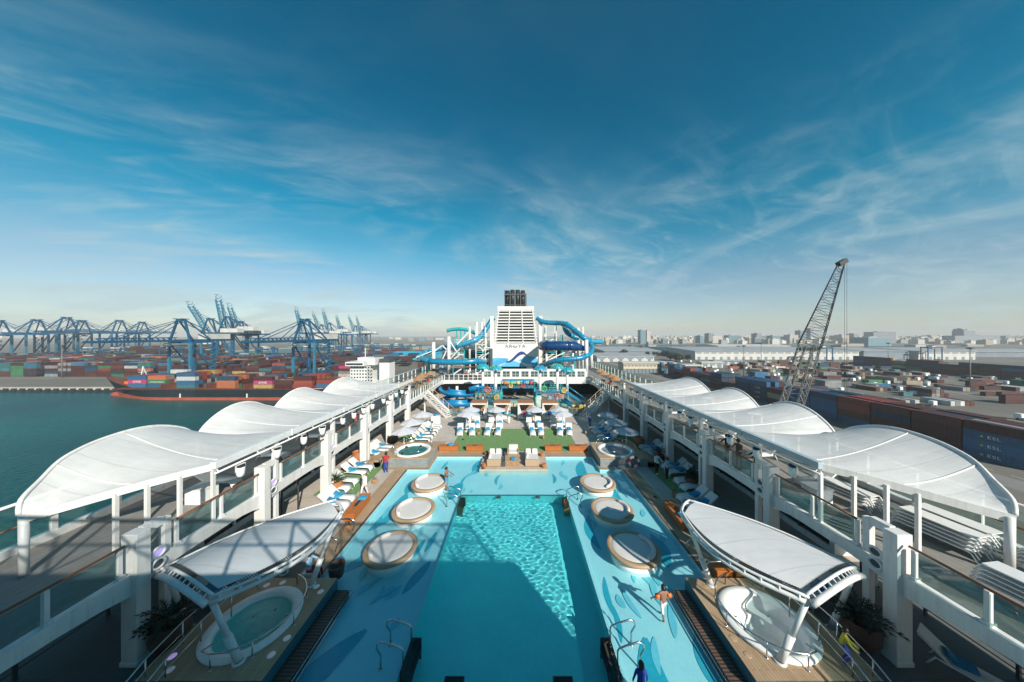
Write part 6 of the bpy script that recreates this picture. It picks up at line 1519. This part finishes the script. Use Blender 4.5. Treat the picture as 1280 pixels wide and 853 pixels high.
q.build('hatch_cover', M['shipdeck'], t)
q = MB()
for bx in (-236.5,-226.5,-206.5,-181,-175,-148.6): q = MB(); q.box(bx-.4,191,SHD+.5,bx+.4,216,SHD+3.2); q.build('lashing_bridge', M['shipdeck'], t)
q = MB()
for y in (-3,3): q.bar((-263,203.5+y,zD+3),(-264,203.5,zD+13),.35)
q.bar((-265,203.5,zD+3),(-264,203.5,zD+14),.6); q.bar((-268,203.5,zD+3),(-264,203.5,zD+11),.3); q.bar((-264,201,zD+10),(-264,206,zD+10),.3)
q.build('foremast', M['white'], t)
q = MB(); q.box(-270,198,zD,-262.5,209,zD+4.2); q.build('forecastle_house', M['orange'], t)
q = MB(); q.box(-119,192,zD,-95,215,zD+4); q.box(-112,193.5,zD+4,-101,213.5,zD+15.0); q.box(-113.5,190.5,zD+15.5,-101,216.5,zD+18.2); q.box(-110,199,zD+18.2,-103,208,zD+20.5); q.box(-103,197,zD+15.5,-97,210,zD+20); q.build('accommodation', M['white'], t)
for lv in range(5):
    q = MB()
    for k in range(8): q.box(-111.4+k*1.9,193.42,zD+5+lv*2.2,-110.4+k*1.9,193.49,zD+5.9+lv*2.2)
    q.build('cabin_window', M['darkglass'], t)
q = MB(); q.box(-113.58,191,zD+16.2,-113.5,216,zD+17.4); q.box(-113,190.42,zD+16.2,-102,190.49,zD+17.4); q.build('bridge_window', M['darkglass'], t)
q = MB(); q.box(-95,199,zD,-88,208,zD+17); q.build('ship_funnel', M['white'], t); q = MB(); q.box(-95.1,198.9,zD+17,-87.9,208.1,zD+19.5); q.build('funnel_top', M['darkgrey'], t)
q = MB(); q.tube([(-122,192.5,zD+3),(-115,192.5,zD+8)],1.1,10); q.build('lifeboat', M['orange'], t)
q = MB(); q.bar((-107,203.5,zD+20),(-107,203.5,zD+27),.4); q.bar((-107,200.5,zD+24),(-107,206.5,zD+24),.25); q.build('radar_mast', M['white'], t)
for xx in (-222,-178): 
    q = MB(); q.box(xx,189.4,SEA+1.7,xx+.7,189.75,SEA+4.4); q.build('draught_mark', M['white'], t)
q = MB(); q.bar((-140,190.2,zD+.2),(-128,190.0,zD+.9),.6,.2); q.build('gangway', M['white'], t)
# farther ship in the basin (bow towards us)
t, zE = hull_ship('container_ship', 'dark hulled container ship loaded high in the far basin', 0, 190, 0, 15, 10)
t.rotation_euler = (0,0,PI/2); t.location = (-690,575,SEA)
q = MB(); cs_ = []
for bx in range(14):
    for r in range(9):
        for tr in range(random.choice((3,4,5))):
            q.box(20-95+bx*12.6,-13+r*2.9,zE-SEA+tr*2.6,20-95+bx*12.6+12.1,-13+r*2.9+2.5,zE-SEA+tr*2.6+2.55); cs_ += [(*CC[cc(mixL)],1)]*6
o = q.build('deck_cargo', ms, t, local=True); o['kind'] = 'stuff'; ca = o.data.color_attributes.new('paint','FLOAT_COLOR','CORNER')
for p in o.data.polygons:
    for li in p.loop_indices: ca.data[li].color = cs_[p.index]
q = MB(); q.box(70,-13,zE-SEA,84,13,zE-SEA+24); q.box(69,-15,zE-SEA+24,80,15,zE-SEA+27); q.build('accommodation', M['white'], t, local=True)
# ---- quay cranes
M['crane'] = pm('blue_crane_paint', (.004,.08,.17), .5, var=.25, scale=.2); M['crane2'] = pm('pale_blue_crane_paint', (.025,.16,.25), .5, var=.25, scale=.2); M['hut'] = pm('white_machinery_house', (.52,.51,.48), .55, var=.15, scale=.2)
def sts(up, ang=78):
    t = thing('quay_crane', '', 'crane', (0,0,0)); H, A = 34, 52; m1 = M['crane']
    for x in (-9,9):
        for y in (-8.5,8.5): q = MB(); q.bar((x,y,.8),(x,y,H),1.5,1.5); q.box(x-1.2,y-3,0,x+1.2,y+3,1.6); q.build('leg', m1 if x<0 else M['crane2'], t)
    q = MB()
    for x in (-9,9): q.bar((x,-8.5,H),(x,8.5,H),1.5); q.bar((x,-8.5,9),(x,8.5,9),1.3)
    for y in (-8.5,8.5): q.bar((-9,y,H),(9,y,H),1.3); q.bar((-9,y,9),(9,y,9),1.2); q.bar((9,y,H-1),(-9,y,10),.9)
    q.build('portal_beam', m1, t)
    q = MB()
    for y in (-8.5,8.5): q.bar((9,y,H),(8,y*.35,A),1.2); q.bar((-9,y,H),(7,y*.35,A),.9)
    q.bar((8,-3.5,A),(8,3.5,A),1.6); q.bar((5,-3,A+1),(11,-3,A+1),.6); q.bar((5,3,A+1),(11,3,A+1),.6); q.build('apex_frame', m1, t)
    q = MB()
    for y in (-3,3): q.bar((-30,y,H+1.4),(11,y,H+1.4),1.0,1.8)
    for k in range(10): q.bar((-30+k*4.4,-3,H+1.4),(-30+k*4.4,3,H+1.4),.5)
    q.build('back_girder', m1, t)
    a = R(ang) if up else 0; dx, dz = math.cos(a), math.sin(a)
    q = MB(); B = 38 if up else 48
    P = lambda r, y, o_=0: (11+r*dx-o_*dz, y, H+1.4+r*dz+o_*dx)
    for y in (-2.6,2.6): q.bar(P(0,y),P(B,y),.9,1.5); q.bar(P(2,y,2.6),P(B-6,y,2.2),.5); 
    for k in range(12): q.bar(P(k*4,-2.6),P(k*4,2.6),.5); q.bar(P(2+k*3.5,-2.6),P(4+k*3.5,-2.6,2.5),.35); q.bar(P(2+k*3.5,2.6),P(4+k*3.5,2.6,2.5),.35)
    q.build('boom', M['crane2'] if up else m1, t)
    q = MB()
    if not up:
        for y in (-2.6,2.6): q.bar((8,y,A),P(42,y),.4); q.bar((8,y,A),P(20,y),.4)
    else:
        for y in (-2.6,2.6): q.bar((8,y,A),P(30,y),.35)
    for y in (-3,3): q.bar((8,y,A),(-26,y,H+2),.45); 
    q.build('stay', m1, t)
    q = MB(); q.box(-28,-4,H+2.4,-8,4,H+7); q.build('machinery_house', M['hut'], t)
    q = MB(); q.box(14,-4.5,H-3.2,18,-1.5,H-.2) if not up else q.box(-4,-4.5,H-3.2,0,-1.5,H-.2); q.build('cab', M['hut'], t)
    q = MB()
    for k in range(5): q.bar((-10,9.6,9+k*5),(-4,9.6,12+k*5),.5); q.bar((-4,9.6,12+k*5),(-10,9.6,14+k*5),.5)
    q.build('stairs', M['crane2'], t)
    return t
CD, CU, CV, CW = sts(False), sts(True), sts(True, 58), sts(True, 72)
GC = 'blue quay cranes of the container terminal'
put(CD, (-271.5,241,QUAY), -PI/2, 'blue quay crane with lowered boom over the bow half of the moored ship', GC)
put(CD, (-171.5,241,QUAY), -PI/2, 'blue quay crane with lowered boom over the stern half of the moored ship', GC)
for i, (x, y) in enumerate(((-738,437),(-738,466),(-738,482),(-738,528),(-738,560),(-738,405))): put(CD, (x,y,QUAY), .06*math.sin(i*4), f'blue quay crane with lowered boom, {("second","third","fourth","fifth","sixth","first")[i]} from the left of the far left row', GC, sc=(1.2,1.3,1.22,1.27,1.24,1.15)[i])
for i, y in enumerate((408,430,449,591,649,680,728,792,820)):
    put((CV,CU,CW,CU,CW,CU,CU,CW,CU)[i], (-425-6*(i>2)+3*math.sin(i*7),y,QUAY), PI+.05*math.sin(i*5), f'blue quay crane with raised boom, {ORD[i]} from the left in the row of raised booms', GC, sc=(1.2,1.28,1.16,1.25,1.2,1.3,1.18,1.24,1.22)[i])
# yard gantries
t0 = thing('yard_gantry', '', 'gantry crane', (0,0,0))
for x in (-11,11):
    for y in (-4,4): q = MB(); q.bar((x,y,.6),(x,y,20),1.0); q.build('leg', M['crane'], t0)
q = MB()
for y in (-4,4): q.bar((-12,y,20.5),(12,y,20.5),1.2,1.6)
for x in (-11,11): q.bar((x,-5,1),(x,5,1),1.2); q.bar((x,-4,20),(x,4,20),1)
q.build('beam', M['crane'], t0)
q = MB(); q.box(-3,-3,18.2,2,3,22.8); q.build('trolley', M['hut'], t0)
for i,(x,y,l) in enumerate(((-215,515,'left of two beyond the container ship bridge'),(-185,520,'right of two beyond the container ship bridge'),(467,440,'left of two before the long white warehouse'),(655,455,'right of two before the long white warehouse'))): put(t0,(x,y,QUAY),.0,f'blue yard gantry crane, {l}','yard gantry cranes')
for i,(x,y) in enumerate(((-330,452),(-300,470),(-270,520),(-360,540),(-250,600),(-320,640),(-395,452),(-480,400),(-560,402),(-610,410),(-235,405),(-350,404))): put(t0,(x,y,QUAY),.0,f'blue yard gantry crane deep among the stacks of the left terminal','yard gantries among the left stacks')
# ---- lattice boom crane on the quay
t = thing('crawler_crane', 'tall black lattice boom crane on the right quay', 'crane', (88,97.5,QUAY))
M['lattice'] = pm('dark_lattice_steel', (.045,.045,.043), .5, var=.3, scale=.5); M['lattice2'] = pm('grey_lattice_steel', (.17,.17,.16), .5, var=.3, scale=.5)
def lattice(P, Q, w0, w1, d0, d1, n, r, ax=Vector((1,0,0))):
    P, Q = Vector(P), Vector(Q); dr = (Q-P).normalized(); a = (ax-dr*ax.dot(dr)).normalized(); b_ = dr.cross(a); q = MB(); prev = None
    for k in range(n+1):
        u = k/n; w, dp = w0+(w1-w0)*u, d0+(d1-d0)*u; c = P.lerp(Q,u); ring = [c+a*sx*w/2+b_*sy*dp/2 for sx,sy in ((-1,-1),(1,-1),(1,1),(-1,1))]
        for i in range(4): q.bar(ring[i], ring[(i+1)%4], r*.6)
        if prev:
            for i in range(4):
                q.bar(prev[i], ring[i], r)
                q.bar(prev[i], ring[(i+1)%4], r*.6) if k%2 else q.bar(prev[(i+1)%4], ring[i], r*.6)
        prev = ring
    return q
base, midp, tip = Vector((88.3,97.6,-26.5)), Vector((104,102.4,7.5)), Vector((121.5,108,37.8))
ax = Vector((.85,-.5,0))
lattice(midp, tip, 5.8, 1.7, 2.6, 1.3, 15, .2, ax).build('boom', M['lattice'], t)
dirx = ax.normalized()
lattice(base+dirx*-2.6, midp+dirx*-1.9, 1.4, 1.8, 1.6, 2.4, 12, .19, ax).build('boom_leg', M['lattice2'], t)
lattice(base+dirx*2.6, midp+dirx*1.9, 1.4, 1.8, 1.6, 2.4, 12, .19, ax).build('boom_leg', M['lattice2'], t)
q = MB(); 
for k in range(9): q.bar(base.lerp(midp,.25+k*.09)+dirx*-2.5, base.lerp(midp,.25+k*.09)+dirx*2.5, .16)
for k in range(8): q.bar(base.lerp(midp,.25+k*.09)+dirx*(-2.5 if k%2 else 2.5), base.lerp(midp,.34+k*.09)+dirx*(2.5 if k%2 else -2.5), .14)
q.build('cross_brace', M['lattice2'], t)
q = MB(); q.cbox(tuple(midp+Vector((0,0,-1))), (5,2.4,1.2), rz=-.5); q.build('platform', M['darkgrey'], t)
q = MB(); q.cbox(tuple(tip+Vector((.4,0,.9))), (3.2,1.6,1.6), ry=-.5); q.bar(tuple(tip),tuple(tip+Vector((2.6,.5,2.2))),.9); q.build('boom_head', M['dark'], t)
q = MB()
for dx in (0,.9): q.tube([tuple(tip+Vector((1.6+dx,.2,.6))),(tip.x+1.4+dx,tip.y,-22)], .07, 4)
q.build('hoist_rope', M['darkgrey'], t)
q = MB(); q.lathe([(.001,1.2),(.5,1),(.6,0),(.3,-.6),(.001,-.7)], (tip.x+1.8,tip.y,-3.4), 10); q.build('hook_block', M['lattice'], t)
q = MB(); q.cbox((86,97,QUAY+3.2),(9,5,3.4),rz=.2,ch=.3); q.build('house', M['slidelight'], t)
for yy in (-3.2,3.2):
    q = MB(); q.cbox((86.5,97+yy,QUAY+.75),(9.5,1.3,1.4),ch=.3); q.build('track', M['dark'], t)
# ---- light masts
tm = thing('light_mast', '', 'light mast', (0,0,0)); q = MB(); q.tube([(0,0,0),(0,0,30)],[.45,.22],8); q.build('pole', M['lattice2'], tm)
q = MB(); q.lathe([(.3,-.5),(1.8,-.3),(2,.2),(1.2,.6),(.001,.7)], (0,0,30), 12); q.build('lamp_head', M['darkgrey'], tm)
for i,(x,y,l) in enumerate(((340,216,'between the loose containers of the right yard'),(445,345,'behind the dark container wall of the right yard'),(280,330,'at the left end of the open right yard'),(-428,271,'in front of the left terminal stacks'),(-470,430,'among the far left cranes'),(205,260,'nearest the right container wall'))): put(tm,(x,y,QUAY),0,f'tall grey light mast {l}','light masts of the port')
# ---- sheds, offices
M['shedwhite'] = pm('white_cladding', (.5,.49,.465), .6, var=.15, scale=.1); M['shedroof'] = pm('pale_metal_roof', (.33,.34,.35), .5, var=.2, scale=.08); M['tealroof'] = pm('turquoise_roof', (.03,.42,.6), .5, var=.15, scale=.1); M['sheddark'] = pm('grey_blue_cladding', (.16,.2,.24), .6, var=.2, scale=.1); M['cream'] = pm('cream_render', (.55,.46,.32), .8, var=.15, scale=.2)
def shed(label, x0, y0, x1, y1, h, wm, rm, doors=0, rz=0, cat='warehouse', name='warehouse', ridge=3):
    t = thing(name, label, cat, ((x0+x1)/2,y0,QUAY)); z = QUAY
    q = MB(); q.box(x0,y0,z,x1,y1,z+h); q.build('wall', wm, t)
    q = MB(); ym = (y0+y1)/2; q.add([(x0-1,y0-1.5,z+h+.02),(x1+1,y0-1.5,z+h+.02),(x1+1,ym,z+h+ridge),(x0-1,ym,z+h+ridge),(x1+1,y1+1.5,z+h+.02),(x0-1,y1+1.5,z+h+.02)], [(0,1,2,3),(3,2,4,5),(0,3,5),(1,4,2)])
    q.add([(x0-1,y0-1.5,z+h-.8),(x1+1,y0-1.5,z+h-.8),(x1+1,y0-1.5,z+h+.02),(x0-1,y0-1.5,z+h+.02)], [(0,1,2,3)]); q.build('roof', rm, t)
    for k in range(doors):
        xx = x0+(x1-x0)*(k+.5)/doors; q = MB(); q.box(xx-2.2,y0-.15,z,xx+2.2,y0-.02,z+4.6); q.build('door', M['sheddark'], t)
    if doors:
        for k in range(doors):
            xx = x0+(x1-x0)*(k+.5)/doors; q = MB(); q.box(xx-(x1-x0)/doors*.36,y0-.12,z+h-4,xx+(x1-x0)/doors*.36,y0-.02,z+h-2.4); q.build('window', M['sheddark'], t)
    return t
shed('very long white warehouse with a row of dark doors in the right port',290,468,556,640,14,M['shedwhite'],M['shedroof'],22)
shed('grey blue end of a white warehouse right of the longest one',566,470,640,620,14,M['sheddark'],M['shedroof'],0)
shed('white warehouse at the right end of the warehouse line',650,466,742,600,14,M['shedwhite'],M['shedroof'],7)
shed('low pale roofed shed behind the right slides',120,430,205,520,8,M['shedwhite'],M['shedroof'],6)
shed('wide grey shed with pale roof before the skyline',170,560,330,700,9,M['sheddark'],M['shedroof'],0)
shed('second wide shed with white roof nearer the funnel',110,640,280,760,9,M['shedwhite'],M['shedroof'],0)
shed('turquoise roofed shed beyond the left ship bridge',-205,470,-135,520,9,M['tealroof'],M['tealroof'],0)
shed('long pale shed left of the funnel slides',-130,560,-20,700,8,M['shedwhite'],M['shedroof'],0)
shed('cream port office with small windows beyond the right canopies',112,302,166,318,11,M['cream'],M['shedwhite'],14,cat='office',name='port_office',ridge=.6)
shed('small cream annex next to the port office',170,306,196,318,8,M['cream'],M['shedwhite'],5,cat='office',name='port_office',ridge=.5)
shed('small white hut among trucks on the right yard',226,352,252,362,7,M['shedwhite'],M['shedwhite'],3,ridge=.6)
shed('white shed left of the long warehouse trucks',262,382,300,392,6,M['shedwhite'],M['shedroof'],4,ridge=.6)
shed('low grey shed with pale roof at the far right of the yard',800,520,980,620,10,M['sheddark'],M['shedroof'],0)
shed('white roofed shed below the right skyline',560,800,760,900,10,M['shedwhite'],M['shedwhite'],0)
# ---- trucks and small stuff of the yard
tk = thing('truck', '', 'truck', (0,0,0))
q = MB(); q.cbox((3.6,0,1.75),(2.3,2.4,2.5),ch=.2); q.box(4.76,-1.0,2.0,4.8,1.0,2.7); q.build('cab', M['white_rough'], tk)
q = MB(); q.box(-4.5,-1.1,.9,2.6,1.1,1.2)
for x in (3.6,1.2,-2.6,-3.8):
    for y in (-1.05,1.05): q.tube([(x,y-.15,.5),(x,y+.15,.5)],.5,10)
q.build('chassis', M['dark'], tk)
random.seed(5)
for k in range(130):
    x = random.uniform(190,520); y = random.uniform(125,430)
    put(tk,(x,y,QUAY),random.choice((0,0,PI,PI/2)),'white cabbed truck parked among containers of the open right yard','trucks in the open yard')
# ---- trees
def tree_proto(seed):
    rr = random.Random(seed); t = thing('tree','','tree',(0,0,0))
    q = MB(); q.tube([(0,0,0),(.1,0,1.5),(0,.1,3.4)],[.3,.22,.12],7)
    for k in range(4): a = rr.uniform(0,6.28); q.tube([(0,0,2.4+.3*k),(1.3*math.cos(a),1.3*math.sin(a),4+.3*k)],[.1,.04],5)
    q.build('trunk', M['brownpot'], t)
    q = MB()
    for k in range(900):
        a, e = rr.uniform(0,2*PI), rr.gauss(0,1); c = Vector((rr.gauss(0,1.3),rr.gauss(0,1.3),4.8+rr.gauss(0,1.0)))
        c += Vector((math.sin(c.x*3)*.4,math.sin(c.y*3)*.4,math.sin(c.x*2+c.y*3)*.4))
        u = Vector((rr.gauss(0,1),rr.gauss(0,1),rr.gauss(0,1))).normalized()*.32; v = u.cross(Vector((rr.gauss(0,1),rr.gauss(0,1),rr.gauss(0,1)))).normalized()*.24
        q.add([tuple(c-u-v),tuple(c+u-v),tuple(c+u+v),tuple(c-u+v)],[(0,1,2,3)])
    q.build('crown', M['leafdark'], t); return t
TP = [tree_proto(1),tree_proto(2)]
random.seed(9)
for k in range(34):
    x, y = random.choice(((random.uniform(200,330),random.uniform(540,556)),(random.uniform(-120,90),random.uniform(440,460)),(random.uniform(500,900),random.uniform(700,790)),(random.uniform(236,262),random.uniform(430,460)),(random.uniform(300,420),random.uniform(880,940))))
    put(TP[k%2],(x,y,QUAY),random.uniform(0,6),'dark green tree with ragged crown between the sheds of the port','trees of the port',sc=random.uniform(1.0,1.7))
# ---- the town
def townmat(name, wallc, winc, fw, fh):
    m, nt, b = nodes(name); tc = nt.nodes.new('ShaderNodeTexCoord'); g = nt.nodes.new('ShaderNodeNewGeometry')
    sp = nt.nodes.new('ShaderNodeSeparateXYZ'); nt.links.new(tc.outputs['Object'], sp.inputs[0])
    ad = nt.nodes.new('ShaderNodeMath'); ad.operation = 'ADD'; nt.links.new(sp.outputs[0], ad.inputs[0]); nt.links.new(sp.outputs[1], ad.inputs[1])
    cb = nt.nodes.new('ShaderNodeCombineXYZ'); nt.links.new(ad.outputs[0], cb.inputs[0]); nt.links.new(sp.outputs[2], cb.inputs[1])
    br = nt.nodes.new('ShaderNodeTexBrick'); br.offset = 0; br.inputs['Scale'].default_value = 1; br.inputs['Brick Width'].default_value = fw; br.inputs['Row Height'].default_value = fh; br.inputs['Mortar Size'].default_value = fh*.27
    br.inputs['Color1'].default_value = (*winc,1); br.inputs['Color2'].default_value = (*[c*1.6 for c in winc],1); br.inputs['Mortar'].default_value = (*wallc,1); nt.links.new(cb.outputs[0], br.inputs[0])
    oi = nt.nodes.new('ShaderNodeObjectInfo'); mr = nt.nodes.new('ShaderNodeMapRange'); mr.inputs['To Min'].default_value = .72; mr.inputs['To Max'].default_value = 1.15; nt.links.new(oi.outputs['Random'], mr.inputs[0])
    mx = nt.nodes.new('ShaderNodeMix'); mx.data_type = 'RGBA'; mx.blend_type = 'MULTIPLY'; mx.inputs[0].default_value = 1; nt.links.new(br.outputs['Color'], mx.inputs[6]); nt.links.new(mr.outputs[0], mx.inputs[7])
    nt.links.new(mx.outputs[2], b.inputs['Base Color']); b.inputs['Roughness'].default_value = .7; return m
TM = [townmat('town_cream',(.5,.42,.33),(.1,.1,.1),4,3.4),townmat('town_white',(.62,.58,.52),(.12,.13,.14),5,3.6),townmat('town_tan',(.36,.27,.2),(.08,.08,.08),4,3.4),townmat('town_grey',(.26,.28,.3),(.07,.09,.11),3.5,3.4),townmat('town_glass',(.12,.2,.24),(.05,.1,.13),3,3.2)]
TN = ['cream','white','tan','grey','blue grey']
random.seed(31)
def block(x, y, w, d, h, mi, label, grp=None, top=True):
    t = thing('city_building', label, 'building', (x,y,QUAY), grp)
    q = MB(); q.box(x-w/2,y,QUAY,x+w/2,y+d,QUAY+h); q.build('wall', TM[mi], t)
    q = MB(); q.box(x-w/2-.4,y-.4,QUAY+h,x+w/2+.4,y+d+.4,QUAY+h+1.2)
    if top: q.box(x-w*.2,y+d*.3,QUAY+h+1.2,x+w*.15,y+d*.7,QUAY+h+4.5)
    q.build('roof', M['shedroof'] if mi != 3 else M['sheddark'], t)
    return t
def bp(px, D): return (px-VX)*D/FPX
block(bp(804,1300),1300,24,30,62,4,'tall green glass tower left of the skyline'); block(bp(811,1303),1303,18,30,60,1,'white half of the tall tower left of the skyline')
block(bp(1004,1500),1500,30,30,62,4,'tall blue grey tower behind the lattice crane'); block(bp(1015,1700),1700,18,30,75,3,'slim grey tower right of the lattice crane foot')
block(bp(1106,1400),1400,110,40,54,3,'wide dark grey slab block in the right skyline'); block(bp(1212,1300),1300,52,36,58,3,'grey blue office block near the right light mast'); block(bp(1206,1350),1350,22,30,68,4,'narrow tower on top of the grey blue office block')
block(bp(1222,1280),1280,200,40,36,3,'long dark grey block below the right office block'); block(bp(1100,1050),1050,85,60,30,4,'dark glazed block in front of the slab building')
for px, w_, h_, mi in ((868,26,40,4),(881,34,52,3),(895,80,40,1),(922,100,42,4),(940,40,52,3),(960,66,40,4),(985,70,44,1),(995,60,34,3),(1045,60,44,0),(1060,90,40,0),(1075,30,50,3),(1145,120,32,1),(1170,60,40,0),(1260,70,36,3)):
    block(bp(px,1480),1480+random.uniform(-60,60),w_*.6,34,h_*.9,mi,f'{TN[mi]} block of the skyline, {"low and wide" if w_>70 else "middle sized" if w_>35 else "narrow"}, below photo horizon near the port'.replace(', below photo horizon near the port',' beyond the warehouses'),'buildings of the skyline')
for k in range(225):
    px = random.uniform(745,1330); D = random.uniform(1150,2300); mi = random.choices(range(5),[4,3.2,2,1.6,.6])[0]; w_ = random.uniform(9,32); h_ = random.uniform(9,26)*(1+max(0,D-1500)/2500)
    block(bp(px,D),D,w_,random.uniform(15,30),h_,mi,f'{TN[mi]} low building of the hazy town beyond the port','low buildings of the town',top=random.random()<.5)
for k in range(26):
    px = random.uniform(470,640); D = random.uniform(1600,3000); mi = random.choices(range(5),[3,3,2,2,1])[0]
    block(bp(px,D),D,random.uniform(20,70),30,random.uniform(8,26),mi,f'{TN[mi]} faint low building on the hazy left horizon','faint buildings on the left horizon',top=False)
for k in range(20):
    px = random.uniform(480,1300); D = random.uniform(700,1100); 
    if abs(px-646) < 110: continue
    mi = random.choice((0,1,2,3)); block(bp(px,D),D,random.uniform(14,60),random.uniform(15,40),random.uniform(5,9),mi,f'{TN[mi]} single storey building between warehouses and town','low buildings behind the warehouses',top=False)
q = MB(); cs_ = []
for k in range(620):      # the rest of the town, one mass
    px = random.uniform(735,1340); D = random.uniform(1350,3300); x = bp(px,D); w_ = random.uniform(9,34); h_ = random.uniform(8,24)*(1+max(0,D-1500)/2600)
    q.box(x-w_/2,D,QUAY,x+w_/2,D+20,QUAY+h_); q.box(x-w_*.25,D+4,QUAY+h_,x+w_*.1,D+10,QUAY+h_+3)
    c = random.choice(((.5,.42,.33),(.6,.56,.5),(.36,.28,.21),(.45,.4,.36),(.26,.28,.3),(.62,.6,.56))); cs_ += [(*c,1)]*12
o = q.build('distant_town', ms); o['kind'] = 'stuff'; o['label'] = 'mass of pale low buildings of the far town'
ca = o.data.color_attributes.new('paint','FLOAT_COLOR','CORNER')
for p in o.data.polygons:
    for li in p.loop_indices: ca.data[li].color = cs_[p.index]
q = MB(); q.sheet(240,960,1500,1130,QUAY+.05); q.sheet(-430,900,-60,1100,QUAY+.05); struct(q.build('lagoon_water', bpy.data.materials['harbour_water']))
# ---- the air
q = MB(); q.box(-7200,-500,SEA-1.5,7200,9200,90); hz = q.build('haze', []) if False else None
me = bpy.data.meshes.new('haze'); me.from_pydata(q.v, [], q.f); hz = bpy.data.objects.new('haze', me); COL.objects.link(hz); hz['kind'] = 'stuff'
m = bpy.data.materials.new('haze_air'); m.use_nodes = True; nt = m.node_tree; nt.nodes.clear(); out = nt.nodes.new('ShaderNodeOutputMaterial'); pv = nt.nodes.new('ShaderNodeVolumePrincipled')
pv.inputs['Color'].default_value = (.9,.91,.92,1); pv.inputs['Density'].default_value = HAZE; pv.inputs['Anisotropy'].default_value = 0
nt.links.new(pv.outputs[0], out.inputs['Volume']); me.materials.append(m)
